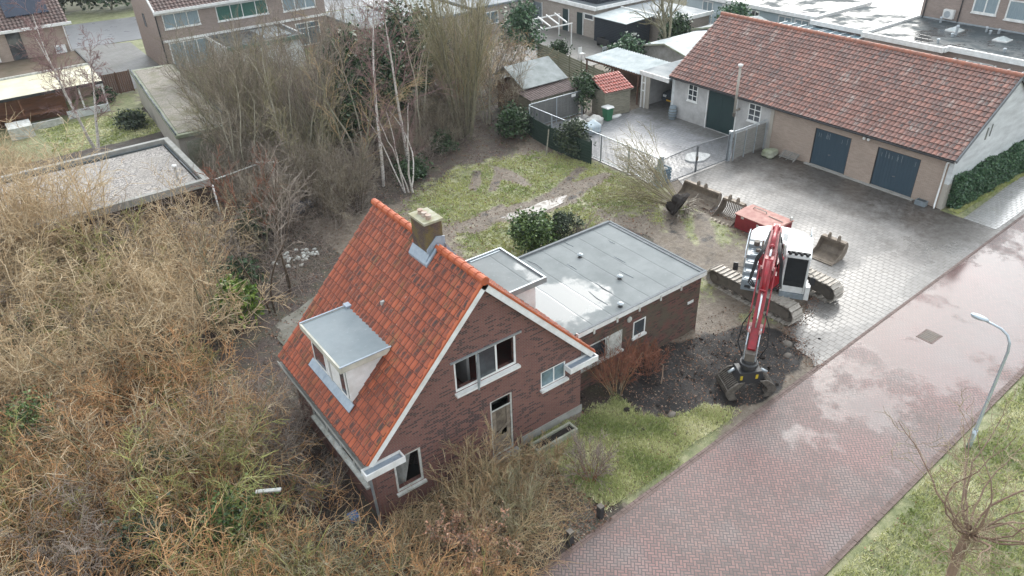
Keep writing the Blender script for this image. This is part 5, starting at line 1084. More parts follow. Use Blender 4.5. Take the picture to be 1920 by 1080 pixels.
# rubble and scattered rubbish in the left garden
def patch(name, n, fx, size, mat, label, cat=None, kind='stuff', seed=1, zoff=.02):
    rg = np.random.default_rng(seed); p = fx(rg, n); L_ = Leaf(); L_.cloud(p, size, rg, .65); o = bpy.data.objects.new(name, L_.mesh(name, mat)); col.objects.link(o); o['label'] = label; o['kind'] = kind; o['category'] = cat or name.replace('_', ' ')
    return o
mb = MB(); rd = random.Random(5)
for i in range(42): a, r = rd.uniform(0, 6.28), rd.random()**.7; lumpy(mb, (10.6+1.2*r*math.cos(a), 34.2+.9*r*math.sin(a), .12), rd.uniform(.05, .13), (1, 1, .7), i)
tag(mb.build('rubble_heap', M['oldwhite'], None), 'heap of pale rubble on the mossy ground behind the tiled house', 'rubble', None, 'stuff')
sheet('concrete_pad', blob(9.5, 27.6, 2.6, 2.3, 6, 40, .12), .09, plain('dirty_pad', (.20, .19, .165), (.11, .105, .08), 1.2, .6)); 
mb = MB(); mb.bar((2.75, 17.9, 2.0), (3.4, 17.45, 2.05), .12, .05); tag(mb.build('loose_board', M['oldwhite']), 'short white painted board caught in the tangled twigs left of the house', 'board')
mb = MB(); mb.box(4.9, 5.2, 16.0, 16.35, .7, .85); tag(mb.build('plastic_sack', plain('blue_sack', (.09, .15, .27), (.06, .10, .2))), 'crumpled blue plastic sack in the brush at the front corner of the house', 'sack')
mb = MB(); mb.bar((9.0, 40.5, 2.9), (12.0, 41.8, 2.6), .06, .05); mb.bar((11.8, 41.9, 2.7), (12.9, 41.3, 2.6), .22, .05); mb.box(11.9, 12.0, 41.75, 41.85, 0, 2.6); tag(mb.build('washing_post', M['oldwhite']), 'weathered wooden post with cross pole rising from the twigs beside the dark garage', 'post')
mb = MB(); lumpy(mb, (12.6, 39.6, .3), .9, (1.3, .8, .5), 4); tag(mb.build('tarpaulin', plain('dark_blue_tarp', (.02, .03, .07), (.01, .015, .03), 4, .35), None, True), 'dark blue tarpaulin heap under the bare shrubs behind the house', 'tarpaulin')
mb = MB(); mb.bar((15.6, 40.3, .9), (17.0, 39.9, .5), .12, .10); tag(mb.build('timber', M['wood']), 'pale split timber leaning between the birches and the dark blue tarpaulin', 'timber')
# ------------------------------------------------------------------ background buildings
gg = thing('gravel_roof_garage', 'dark brick garage with gravel flat roof and concrete rim left of the tiled house', 'garage', (4.6, 43.6, 0))
mb = MB(); mb.box(-2.6, 8.4, 39.75, 47.6, -.1, 3.0); mb.build('wall', M['darkbrick'], gg); MB().box(-2.25, 8.05, 40.1, 47.25, 3.0, 3.12).build('gravel_bed', M['gravel'], gg)
mb = MB(); mb.box(-2.75, 8.55, 39.6, 39.9, 3.0, 3.38); mb.box(-2.75, 8.55, 47.45, 47.75, 3.0, 3.38); mb.box(-2.75, -2.45, 39.9, 47.45, 3.0, 3.38); mb.box(8.25, 8.55, 39.9, 47.45, 3.0, 3.38); mb.build('roof_rim', M['concrete'], gg)
mb = MB(); mb.tube([(7.3, 41.3, 3.1), (7.3, 41.3, 3.85), (7.3, 41.3, 3.86), (7.3, 41.3, 3.98)], [.07, .07, .13, .13], 12); mb.build('vent_pipe', M['white'], gg, True)
mb = MB(); mb.tube([(8.6, 39.55, 3.0), (8.6, 39.55, .0)], .05, 8); mb.build('downpipe', M['white'], gg, True)
mb = MB(); mb.box(8.1, 8.22, 40.2, 47.1, 3.121, 3.2); mb.box(-2, 8, 47.15, 47.3, 3.121, 3.22); mb.build('felt_upstand', M['felt_dark'], gg)
lg = thing('long_flat_garage', 'long concrete garage with mossy gravel roof behind the dark brick garage', 'garage', (12, 60, 0))
def shear_prism(poly, z0, z1, name, mat, par): return MB().prism(poly, 'z', z0, z1).build(name, mat, par)
lp = [(9.5, 49.8), (12.9, 49.6), (14.0, 67.2), (10.9, 67.6)]
shear_prism(lp, -.1, 2.45, 'wall', M['beige'], lg); shear_prism([(9.35, 49.6), (13.05, 49.4), (14.15, 67.4), (10.75, 67.8)], 2.45, 2.66, 'roof_slab', M['mossconc'], lg); shear_prism([(9.65, 49.95), (12.75, 49.75), (13.85, 67.0), (11.05, 67.3)], 2.66, 2.70, 'gravel_bed', M['gravelmoss'], lg)
mb = MB(); mb.bar((9.42, 49.7, 2.74), (10.82, 67.7, 2.74), .08, .12); mb.bar((13.0, 49.5, 2.74), (14.1, 67.3, 2.74), .08, .12); mb.build('roof_trim', M['felt_dark'], lg)
MB().box(9.9, 12.2, 49.66, 49.72, 0, 2.1).build('garage_door', M['mossconc'], lg)
# terraced row with patio doors
tr = thing('terraced_house', 'brown brick terraced row with green blinds upstairs and white window frames beyond the shrubs', 'house', (24, 78, 0))
mb = MB(); mb.box(15.25, 31.3, 74.5, 83.5, -.1, 5.5); mb.prism([(74.5, 5.5), (83.5, 5.5), (79, 8.6)], 'x', 15.26, 31.28); mb.build('wall', M['greybrick'], tr)
v_ = Vector((0, 4.9, 3.15)); tile_roof('roof', (15.05, 74.0, 5.55), (1, 0, 0), v_, 16.4, v_.length, .33, .38, M['roof_brown'], tr, amp=.05, step=.04)
v_ = Vector((0, -4.9, 3.15)); tile_roof('roof', (15.05, 84.0, 5.55), (1, 0, 0), v_, 16.4, v_.length, .33, .38, M['roof_brown'], tr, amp=.05, step=.04)
mb = MB(); mb.box(15.0, 31.5, 73.9, 74.05, 5.4, 5.62); mb.box(15.1, 31.4, 74.3, 74.49, 5.2, 5.45); mb.bar((15.1, 74.0, 5.5), (15.1, 79, 8.65), .12, .25); mb.build('gutter', M['white'], tr)
mb = MB(); mb.box(15.3, 31.2, 74.36, 74.49, 2.78, 2.98); mb.build('band', M['white'], tr)
window(tr, 'y', 74.5, -1, 15.75, 18.95, 3.92, 5.2, (16.8, 17.9), (), 'white', 'curtain', .07, .05, .05)
window(tr, 'y', 74.5, -1, 20.55, 25.45, 3.85, 5.2, (21.9, 23.0, 24.3), (), 'white', 'blinds', .08, .05, .05)
window(tr, 'y', 74.5, -1, 26.95, 30.35, 3.75, 5.2, (28.2, 29.3), (), 'white', 'curtain', .07, .05, .05)
window(tr, 'y', 74.5, -1, 15.7, 19.3, .15, 2.7, (17.0, 18.2), (), 'white', 'curtain', .09, .05, 0, 'patio_door')
window(tr, 'y', 74.5, -1, 27.85, 30.4, .2, 2.45, (29.1,), (1.9,), 'white', 'glassb', .09, .05, 0, 'patio_door')
mb = MB(); mb.tube([(15.18, 74.4, 5.4), (15.18, 74.4, 0)], .06, 8); mb.build('downpipe', M['blackp'], tr); window(tr, 'x', 15.25, -1, 79.2, 79.9, 3.4, 4.6, (), (), 'blackp', 'glass', .06, .04)
xt = thing('rear_extension', 'white walled flat roofed rear extension with green trim on the terraced row', 'building', (22.6, 71, 0))
mb = MB(); mb.box(19.3, 26.0, 68.4, 74.2, -.1, 2.65); mb.build('wall', M['whitewall'], xt); MB().box(19.1, 26.2, 68.2, 74.3, 2.65, 2.78).build('flat_roof', M['felt_dark'], xt)
mb = MB(); mb.box(19.0, 26.3, 68.1, 68.19, 2.55, 2.9); mb.build('fascia', plain('green_trim', (.05, .13, .11), (.08, .17, .14), 2, .5), xt); MB().box(26.21, 26.3, 68.2, 74.3, 2.6, 2.86).build('side_fascia', M['white'], xt); MB().box(19.0, 19.09, 68.2, 74.3, 2.6, 2.86).build('side_fascia', M['white'], xt)
mb = MB(); mb.box(22.7, 26.1, 68.6, 68.7, 2.79, 2.84); mb.box(23, 25.5, 69.5, 73.5, 2.79, 2.83); mb.build('roof_strip', M['zinc'], xt); window(xt, 'y', 68.4, -1, 20.6, 22.3, .6, 1.9, (21.4,), (), 'white', 'glassb', .07, .05)
# house at the far left
tl = thing('brown_roof_house', 'brick house with brown pantile roof and solar panels at the far left edge', 'house', (3, 81, 0))
mb = MB(); mb.box(-8, 8.3, 78, 87, -.1, 5.1); mb.prism([(78, 5.1), (87, 5.1), (82.5, 8.2)], 'x', -8, 8.25); mb.build('wall', plain('salmon', (.30, .2, .16)) if False else M['barnbrick'], tl)
v_ = Vector((0, 4.95, 3.3)); tile_roof('roof', (-8.3, 77.55, 5.15), (1, 0, 0), v_, 17.0, v_.length, .30, .38, M['roof_brown'], tl, amp=.07, step=.04)
v_ = Vector((0, -4.95, 3.3)); tile_roof('roof', (-8.3, 87.45, 5.15), (1, 0, 0), v_, 17.0, v_.length, .30, .38, M['roof_brown'], tl, amp=.07, step=.04)
MB().box(-8.4, 8.9, 77.45, 77.6, 5.05, 5.27).build('gutter', M['white'], tl); mb = MB(); mb.tube([(8.2, 77.9, 5.1), (8.2, 77.9, 2.6)], .05, 8); mb.build('downpipe', M['white'], tl)
for x0, x1, a0, a1 in ((-4.0, 2.6, .32, .95), (4.3, 7.6, .25, .62)):
    a = Vector((0, 77.55, 5.15)); vv = Vector((0, 4.95, 3.3)); nn = Vector((0, -3.3, 4.95)).normalized()*.16; p = a+vv*a0+nn; q_ = a+vv*a1+nn
    mb = MB(); mb.add([(x0, p.y, p.z), (x1, p.y, p.z), (x1, q_.y, q_.z), (x0, q_.y, q_.z), (x0, p.y, p.z-.05), (x1, p.y, p.z-.05), (x1, q_.y, q_.z-.05), (x0, q_.y, q_.z-.05)], [(0, 1, 2, 3), (7, 6, 5, 4), (0, 4, 5, 1), (1, 5, 6, 2), (2, 6, 7, 3), (3, 7, 4, 0)]); mb.build('solar_panel', plain('solar_panel', (.01, .018, .035), (.02, .03, .055), 1, .15), tl)
window(tl, 'y', 78, -1, 3.7, 4.8, 2.7, 5.0, (), (), 'blackp', 'glass', .05, .04)
for x0, z0 in ((7.0, 2.75), (1.9, 2.85)): t_ = MB(); t_.box(x0, x0+.85, 77.6, 77.97, z0, z0+.65); o = t_.build('air_conditioner', M['white'], tl, bevel=.02); MB().tube([(x0+.3, 77.59, z0+.33), (x0+.3, 77.6, z0+.33)], .25, 16).build('fan_grille', M['galv'], o)
mb = MB(); mb.box(-8, 8.35, 72.5, 77.95, -.1, 2.6); mb.build('extension_wall', M['barnbrick'], tl); MB().box(-8.2, 8.5, 72.3, 77.9, 2.6, 2.72).build('extension_roof', M['felt_brown'], tl); mb = MB(); mb.box(8.45, 8.56, 72.3, 77.9, 2.6, 2.85); mb.build('roof_trim', M['blackp'], tl); MB().box(-8.2, 8.5, 72.15, 72.29, 2.55, 2.8).build('roof_trim', M['oldwhite'], tl)
vr = thing('veranda', 'timber veranda with stained translucent roof at the far left garden', 'veranda', (3, 69.5, 0))
mb = MB(); mb.prism([(67.2, 2.38), (72.1, 2.62), (72.1, 2.66), (67.2, 2.42)], 'x', -8, 8.5); mb.build('roof_sheet', M['yellowpoly'], vr)
mb = MB(); mb.box(-8, 8.5, 67.1, 67.19, 2.25, 2.45); mb.build('beam', M['blackp'], vr)
for x in (-7, -2.3, 2.4, 6.6, 8.3): MB().box(x, x+.12, 67.3, 67.42, 0, 2.3).build('post', M['white'] if x > 6 else M['redwood'], vr)
mb = MB(); mb.box(-8, 5.6, 68.6, 68.7, .0, 2.1); mb.box(-8, 5.2, 67.5, 68.5, .75, .9); mb.build('timber_front', M['redwood'], vr); mb = MB(); mb.box(5.3, 8.4, 67.1, 67.3, 0, .6); mb.build('low_wall', M['whitewall'], vr); mb = MB(); mb.box(1, 2.6, 64.6, 66.4, 0, .9); mb.box(2.7, 4.8, 66.2, 66.4, 0, .5); mb.build('side_wall', M['oldwhite'], vr)
# white band bungalow with dark upper storey, shed, pergola
bg = thing('flat_roofed_house', 'pale brick house with white roof band and small black upper storey at the top edge', 'house', (56, 64, 0))
mb = MB(); mb.box(52.05, 62, 56.9, 80, -.1, 2.9); mb.build('wall', M['bungbrick'], bg); MB().box(52.0, 62.1, 56.8, 80, 2.9, 3.0).build('flat_roof', M['felt_light'], bg); mb = MB(); mb.box(51.75, 51.99, 56.7, 80, 2.75, 3.1); mb.box(52.0, 62, 56.6, 56.79, 2.8, 3.1); mb.build('roof_band', M['white'], bg)
mb = MB(); mb.box(53.2, 60, 58, 80, 3.0, 4.3); mb.build('upper_wall', M['blacktimber'], bg); MB().box(52.8, 60.5, 57.6, 80, 4.3, 4.5).build('upper_roof', M['felt_light'], bg)
for y in (59.3, 62.6, 65.9): window(bg, 'x', 53.2, -1, y, y+1.3, 3.3, 4.0, (), (), 'white', 'glass', .1, .05)
for y, w_, mt in ((61.0, .9, 'greendoor'), (58.75, .9, 'greendoor'), (65.4, 1.5, 'mgrey')): 
    d_ = MB().box(52.0, 52.045, y, y+w_, .05, 2.2).build('door', M[mt], bg); MB().box(51.98, 52.04, y-.1, y-.01, .05, 2.3).build('door_frame', M['white'], d_)
window(bg, 'x', 52.05, -1, 57.15, 58.55, 1.7, 2.3, (), (), 'white', 'glass', .1, .05)
bs = thing('black_shed', 'black weatherboard shed with white sheet roof beside the pale brick house', 'shed', (53.2, 54.4, 0))
mb = MB()
mb.box(51.6, 54.8, 52.1, 56.5, 0, 2.35)
for k in range(15): z = .05+k*.155; mb.box(51.57, 51.6, 52.08, 56.5, z, z+.135); mb.box(51.58, 54.82, 52.07, 52.1, z, z+.135)
mb.build('boarding', M['blacktimber'], bs); mb = MB(); mb.prism([(51.3, 2.36), (51.3, 2.42), (55.2, 2.62), (55.2, 2.56)], 'y', 51.8, 56.55); mb.build('roof', M['poly'], bs); MB().box(52.6, 53.0, 52.03, 52.06, 1.1, 1.3).build('sign', M['white'], bs)
mb = MB(); mb.box(50.6, 51.5, 54.9, 55.0, 0, .7); mb.box(50.4, 50.5, 53.2, 54.8, .3, .8); mb.box(50.5, 51.0, 53.2, 54.8, .3, .38); mb.box(50.5, 50.56, 53.2, 53.3, 0, .3); mb.box(50.9, 50.96, 54.7, 54.8, 0, .3); tag(mb.build('bench', M['blackp']), 'dark garden bench in front of the black shed', 'bench')
wf = thing('flat_roofed_outbuilding', 'outbuilding with bright wet flat roof behind the black shed', 'building', (57.5, 53, 0))
MB().box(55.4, 60, 49.2, 56.4, -.1, 2.5).build('wall', M['bungbrick'], wf); MB().box(55.2, 60.2, 49.0, 56.5, 2.5, 2.62).build('flat_roof', M['felt_light'], wf); mb = MB(); mb.box(55.05, 60.2, 48.9, 48.99, 2.4, 2.75); mb.box(55.05, 55.19, 49.0, 56.5, 2.4, 2.75); mb.build('roof_band', M['white'], wf)
pg = thing('pergola', 'white painted pergola over the terrace of the pale brick house', 'pergola', (46.5, 58, 0))
for i in range(4): x = 44.2+i*1.1; mb = MB(); mb.bar((x+.6, 56.3+i*.1, 2.3), (x+2.2, 60.4, 2.3), .08, .12); mb.build('rafter', M['white'], pg)
mb = MB(); mb.bar((44.2, 56.5, 2.18), (48.6, 56.4, 2.18), .08, .1); mb.bar((46.0, 60.2, 2.18), (50.2, 60.2, 2.18), .08, .1); mb.build('beam', M['white'], pg)
for x, y in ((44.3, 56.5), (48.5, 56.4), (46.1, 60.2), (50.1, 60.2)): MB().box(x-.04, x+.04, y-.04, y+.04, 0, 2.12).build('post', M['white'], pg)
for i, (x, y) in enumerate(((46.5, 52.6), (48.3, 51.2))):
    t = thing('garden_chair', ('white' if i == 0 else 'grey')+' garden chair on the terrace '+('under the pergola' if i == 0 else 'near the evergreen shrub'), 'chair', (x, y, 0)); mt = M['white'] if i == 0 else M['galv']
    MB().box(x-.25, x+.25, y-.25, y+.25, .42, .46).build('seat', mt, t); MB().box(x-.25, x+.25, y+.22, y+.26, .461, .95).build('backrest', mt, t)
    for a in (-.23, .2):
        for b in (-.23, .2): MB().box(x+a, x+a+.03, y+b, y+b+.03, 0, .419).build('leg', mt, t)
# concrete garages with sheet roofs behind the barn
for (x0, x1, y0, y1, l, mt) in ((47.6, 54.8, 40.7, 45.9, 'concrete garage with pale wet sheet roof behind the carport', 'poly'), (54.9, 61, 42.0, 46.6, 'farther concrete garage with mossy sheet roof behind the bare pollard tree', 'asbestos')):
    t = thing('concrete_garage', l, 'garage', ((x0+x1)/2, (y0+y1)/2, 0)); ym = (y0+y1)/2
    mb = MB(); mb.prism([(y0, -.1), (y1, -.1), (y1, 2.25), (ym, 2.75), (y0, 2.25)], 'x', x0, x1); mb.build('wall', M['concrete'], t)
    mb = MB(); mb.prism([(y0-.2, 2.2), (y0-.2, 2.26), (ym, 2.86), (y1+.2, 2.26), (y1+.2, 2.2), (ym, 2.80)], 'x', x0-.2, x1+.1); mb.build('roof', M[mt], t)
    mb = MB(); mb.bar((x0-.22, y0-.22, 2.24), (x0-.22, ym, 2.86), .06, .14); mb.bar((x0-.22, ym, 2.86), (x0-.22, y1+.22, 2.24), .06, .14); mb.build('verge', M['mossconc'], t)
# brick flat roofed block and house at the right
rb = thing('flat_roofed_block', 'brick block with wet dark flat roof and white edge behind the long tiled garage', 'building', (66, 27, 0))
mb = MB(); mb.box(61.7, 70.4, 27.6, 34.0, -.1, 2.8); mb.box(62.5, 70.4, 10, 27.59, -.1, 2.8); mb.build('wall', M['greybrick'], rb)
mb = MB(); mb.box(61.75, 70.45, 27.5, 33.9, 2.8, 2.92); mb.box(62.55, 70.45, 10, 27.49, 2.8, 2.92); mb.build('flat_roof', M['felt_dark'], rb)
mb = MB(); mb.box(61.45, 61.72, 27.3, 34.2, 2.7, 3.1); mb.box(61.73, 62.25, 27.2, 27.42, 2.7, 3.1); mb.box(62.26, 62.52, 10, 27.4, 2.7, 3.1); mb.box(61.73, 70.45, 33.95, 34.2, 2.7, 3.1); mb.build('roof_edge', M['white'], rb)
for x, y in ((67.8, 29.6), (67.4, 25.6)): mb = MB(); mb.box(x-.55, x+.55, y-.55, y+.55, 2.92, 3.02); o = mb.build('rooflight', M['white'], rb); mb = MB(); mb.add([(x-.5, y-.5, 3.02), (x+.5, y-.5, 3.02), (x+.5, y+.5, 3.02), (x-.5, y+.5, 3.02), (x, y, 3.3)], [(0, 1, 4), (1, 2, 4), (2, 3, 4), (3, 0, 4)]); mb.build('dome', M['poly'], o)
for x, y, h in ((66.6, 28.9, .8), (65.8, 28.8, .3), (69.7, 31.8, .5), (69.2, 27.7, .45), (68.8, 27.2, .3), (69.4, 26.8, .4), (63.4, 28.7, .3), (64.2, 24.0, .3)): mb = MB(); mb.tube([(x, y, 2.9), (x, y, 2.92+h*.8), (x, y, 2.93+h*.8), (x, y, 2.92+h)], [.09, .09, .14, .1], 10); mb.build('roof_vent', M['galv'], rb)
window(rb, 'x', 61.7, -1, 29.9, 30.9, 1.7, 2.4, (), (), 'white', 'glass', .1, .05); window(rb, 'x', 62.5, -1, 23.8, 26.4, .6, 2.3, (25.1,), (), 'white', 'glassb', .1, .05)
rh = thing('brick_house', 'grey brown brick house with white upstairs windows in the top right corner', 'house', (75, 25, 0))
mb = MB(); mb.box(70.5, 80, 5, 34.1, -.1, 6.2); mb.build('wall', M['greybrick'], rh); mb = MB(); mb.tube([(70.42, 29.9+3.9, 6.2), (70.42, 33.8, 2.9)], .06, 8); mb.tube([(70.42, 30.75, 6.2), (70.42, 30.75, 3.0)], .05, 8); mb.build('downpipe', M['blackp'], rh)
MB().box(70.1, 80.4, 4.6, 34.5, 6.2, 6.5).build('roof', M['felt_dark'], rh)
window(rh, 'x', 70.5, -1, 27.85, 29.85, 4.0, 5.5, (28.85,), (), 'white', 'curtain', .12, .05, .06); window(rh, 'x', 70.5, -1, 24.6, 27.15, 3.85, 5.4, (25.6,), (), 'white', 'curtain', .12, .05, .06)
window(rh, 'x', 70.5, -1, 20.4, 22.6, 3.85, 5.4, (21.5,), (), 'white', 'curtain', .12, .05, .06)
mb = MB(); mb.box(70.1, 70.48, 31.1, 32.0, 3.2, 3.95); o = mb.build('air_conditioner', M['white'], rh, bevel=.03); MB().tube([(70.085, 31.6, 3.58), (70.1, 31.6, 3.58)], .28, 18).build('fan_grille', M['galv'], o)
mb = MB(); mb.box(70.44, 70.495, 5, 34, 2.93, 3.05); mb.build('flashing', M['galv'], rh)
sk = thing('glass_canopy', 'white framed translucent canopy on the patio behind the right end of the tiled garage', 'canopy', (60, 24, 0))
mb = MB(); mb.box(58.6, 62.2, 18.5, 26.6, 2.25, 2.3); mb.build('roof_sheet', M['glassb'], sk); mb = MB()
for k in range(9): y = 18.5+k*1.0; mb.bar((58.5, y, 2.34), (62.2, y, 2.34), .1, .07)
mb.box(58.45, 58.55, 18.4, 26.7, 2.25, 2.4); mb.build('frame', M['white'], sk)
for y in (18.6, 22.5, 26.5): MB().box(58.5, 58.6, y-.05, y+.05, 0, 2.24).build('post', M['white'], sk)
# row of white single storey houses
wh = thing('white_bungalow', 'pale single storey house with dark flat roof and tall glass doors above the garage ridge', 'house', (68, 46, 0))
mb = MB(); mb.box(64.3, 73, 40.6, 56, -.1, 2.65); mb.build('wall', plain('pale_blue_panel', (.44, .52, .55), (.36, .43, .46), 1, .5), wh); MB().box(64.0, 73, 40.3, 56, 2.75, 2.86).build('flat_roof', M['felt_dark'], wh); mb = MB(); mb.box(63.9, 64.3, 40.2, 56, 2.6, 2.95); mb.box(64.31, 73, 40.2, 40.59, 2.6, 2.95); mb.build('roof_edge', M['white'], wh)
for y, w_ in ((41.0, 1.6), (42.9, 1.5), (46.6, 1.0), (49.6, 1.6), (52.4, 1.4)): window(wh, 'x', 64.3, -1, y, y+w_, .2, 2.4, (y+w_/2,), (), 'white', 'curtain' if w_ > 1 else 'glass', .1, .05, 0, 'glass_door')
wc = thing('white_conservatory', 'flat roofed garden room with a row of five windows beside the parked white car', 'building', (67, 37, 0))
mb = MB(); mb.box(63.4, 70.2, 34.9, 38.0, -.1, 2.5); mb.build('wall', plain('pinkish_panel', (.36, .32, .32), (.28, .25, .25), 1, .6), wc); MB().box(63.1, 72, 34.8, 40.0, 2.62, 2.76).build('flat_roof', M['felt_dark'], wc); mb = MB(); mb.box(62.9, 63.09, 34.7, 40.1, 2.5, 2.88); mb.box(63.1, 72.1, 34.6, 34.79, 2.5, 2.88); mb.build('roof_edge', M['white'], wc)
for k in range(5): window(wc, 'y', 34.9, -1, 64.4+k*1.1, 65.4+k*1.1, .7, 2.3, (), (), 'white', 'glassb', .07, .04)
for i, (x0, x1, y0, y1, l) in enumerate(((60.0, 62.9, 38.4, 42.4, 'glass roofed conservatory in front of the white bungalow, the farther of two'), (59.6, 62.9, 34.6, 38.1, 'glass roofed patio cover touching the brick block, the nearer of two'))):
    t = thing('patio_cover', l, 'canopy', ((x0+x1)/2, (y0+y1)/2, 0), 'glass patio covers behind the tiled garage'); MB().box(x0, x1, y0, y1, 2.3, 2.34).build('roof_glass', M['glassb'], t); mb = MB()
    for k in range(5): y = y0+(y1-y0)*k/4; mb.bar((x0, y, 2.38), (x1, y, 2.38), .08, .07)
    mb.box(x0-.1, x0-.01, y0-.1, y1+.1, 2.26, 2.44); mb.build('frame', M['galv'], t)
    for y in (y0, y1): MB().box(x0-.05, x0+.05, y-.05, y+.05, 0, 2.25).build('post', M['galv'], t)
# low roofs behind the evergreens, top centre
for i, (x0, x1, y0, y1, h, mt, l) in enumerate(((31.6, 36, 66.5, 75.5, 2.7, 'felt_light', 'pale flat roofed extension glimpsed left of the birches'), (37, 43, 66, 76, 2.7, 'asbestos', 'white sheet roofed outbuilding seen through the bare branches'), (44, 51, 66.5, 74, 2.8, 'felt_light', 'low pale building behind the tall multi-stemmed tree'))):
    t = thing('outbuilding', l, 'building', ((x0+x1)/2, (y0+y1)/2, 0)); MB().box(x0, x1, y0, y1, -.1, h-.2).build('wall', M['bungbrick'], t); MB().box(x0-.2, x1+.2, y0-.2, y1+.2, h-.2, h).build('roof', M[mt], t); window(t, 'y', y0, -1, x0+1, x0+3, .8, 2.1, (x0+2,), (), 'white', 'glassb', .1, .05)
# cars
def car(name, label, loc, ang, L, W, Hh, mat, cat='car', plate=True):
    t = thing(name, label, cat, loc); T = Matrix.Translation(loc) @ Matrix.Rotation(ang, 4, 'Z'); l, w_ = L/2, W/2
    mb = MB(); mb.M = T; prof = [(-l, .30), (-l, .80), (-l+.10, .93), (l*.52, .98), (l*.93, .88), (l, .68), (l, .30), (l*.85, .22), (-l*.85, .22)]
    mb.prism(prof, 'y', -w_, w_); mb.build('body', mat, t, bevel=.05)
    mb = MB(); mb.M = T; g = [(-l*.93, .93), (-l*.72, Hh-.06), (-l*.5, Hh), (l*.12, Hh), (l*.52, .97)]; mb.prism(g, 'y', -w_*.86, w_*.86); cb = mb.build('roof', mat, t, bevel=.05)
    mb = MB(); mb.M = T; mb.add([(l*.53, -w_*.78, 1.0), (l*.53, w_*.78, 1.0), (l*.16, w_*.76, Hh-.03), (l*.16, -w_*.76, Hh-.03)], [(0, 1, 2, 3)]); mb.v = [tuple(Vector(v)+Vector((0, 0, .015))) for v in mb.v]; mb.build('windscreen', M['glassb'], t)
    for s_ in (-1, 1):
        mb = MB(); mb.M = T; y = s_*w_*.865; mb.add([(-l*.82, y, 1.0), (l*.40, y, 1.0), (l*.10, y, Hh-.1), (-l*.66, y, Hh-.12)], [(0, 1, 2, 3)]); mb.build('side_window', M['glass'], t)
        for a in (-.62, .62): mb = MB(); mb.M = T; mb.tube([(l*a, s_*(w_-.18), .31), (l*a, s_*(w_+.01), .31)], .31, 18); o = mb.build('wheel', M['tyre'], t); mb = MB(); mb.M = T; mb.tube([(l*a, s_*(w_+.012), .31), (l*a, s_*(w_+.02), .31)], .19, 14); mb.build('rim', M['galv'], o)
        mb = MB(); mb.M = T; mb.box(l*.96, l+.012, s_*w_*.62-.16, s_*w_*.62+.16, .62, .78); mb.build('headlight', M['lampglass'], t)
    mb = MB(); mb.M = T; mb.box(l, l+.02, -w_*.4, w_*.4, .52, .66); mb.build('grille', M['blackp'], t)
    mb = MB(); mb.M = T; mb.box(l+.021, l+.03, -.26, .26, .36, .48); mb.build('number_plate', M['orange'], t)
car('parked_car', 'white car parked nose out between the garden room and the brick house', (74.2, 37.6, 0), R(188), 4.3, 1.8, 1.5, M['car_w'])
car('parked_car', 'dark car with yellow number plate parked inside the carport', (44.6, 38.0, .02), R(180), 3.9, 1.6, 1.4, M['car_d'])
# ------------------------------------------------------------------ plants
def meshes(T, nm, m0, m1, names=('stems', 'twigs')): return [(names[0], T[0].mesh(nm+'_'+names[0], M[m0])), (names[1], T[1].mesh(nm+'_'+names[1], M[m1]))]
L1 = lambda w_, up, n=6, c=9, a=.7, l=.5, t0=.25, taper=.35, rr=.5, t=0, s=4: dict(w=w_, up=up, n=n, c=c, a=a, l=l, t0=t0, taper=taper, rr=rr, t=t, s=s)
def leafy(name, seed, n, rad, mat, size, nc=40, cr=.3, zc=.5, shell=.55):
    rg = np.random.default_rng(seed); p = clumps(rg, n, rad, (0, 0, rad[2]*zc), nc, cr, shell); return Leaf().cloud(p, size, rg, .35).mesh(name, mat)
rd = random.Random(11)
# thicket shrubs: arching stems ending in dense fine twigs
arch = lambda seed, h, spread, nst=15, up=-.05: proto(seed, nst, h, spread, .032, [L1(.12, up, 7, 9, .95, .46), L1(.14, .0, 5, 9, 1.0, .52, t0=.12, t=1, s=3, rr=.55)]+[dict(w=.16, up=.0, n=3, t=1, s=3, taper=.4, c=0, a=0, l=0, rr=0)], .35)
RMIN[0] = .0092
PG = [meshes(arch(k, 3.4, .9), 'thicket_gold', 'tw_gold' if k < 5 else 'bark_olive', 'tw_gold') for k in (1, 2, 3, 4)]+[meshes(arch(9, 3.0, .9), 'thicket_tan', 'bark_olive', 'tw_tan')]
PO = [meshes(arch(k+10, 2.9, 1.05, 13), 'thicket_orange', 'tw_olive', m_) for k, m_ in ((1, 'tw_rust'), (2, 'tw_moss'), (3, 'tw_orange'), (4, 'tw_rust'), (5, 'tw_grey'))]
PL = [meshes(arch(k+20, 2.4, .95, 13), 'thicket_olive', 'tw_moss', m_) for k, m_ in ((1, 'tw_moss'), (2, 'tw_olive'), (3, 'tw_rust'))]
PP = [meshes(arch(k+30, 2.0, 1.0, 9), 'thicket_grey', 'tw_grey', 'tw_grey') for k in (1, 2)]
def scatter(poly, spacing, seed, jitter=.45):
    r_ = random.Random(seed); xs_ = [p[0] for p in poly]; ys_ = [p[1] for p in poly]; o = []; y = min(ys_)
    while y < max(ys_):
        x = min(xs_)
        while x < max(xs_):
            a, b = x+r_.uniform(-1, 1)*spacing*jitter, y+r_.uniform(-1, 1)*spacing*jitter
            if pip(np.array([a]), np.array([b]), poly)[0]: o.append((a, b))
            x += spacing
        y += spacing
    return o
def fill(poly, spacing, seed, protos, name, label, group, s0, s1, cat='shrub', zmul=1.0):
    r_ = random.Random(seed)
    for i, (x, y) in enumerate(scatter(poly, spacing, seed)):
        s_ = r_.uniform(s0, s1); put_plant(name, label, cat, group, protos[i % len(protos)], (x, y, 0), r_.uniform(0, 6.28), s_, s_*zmul*r_.uniform(.85, 1.15))
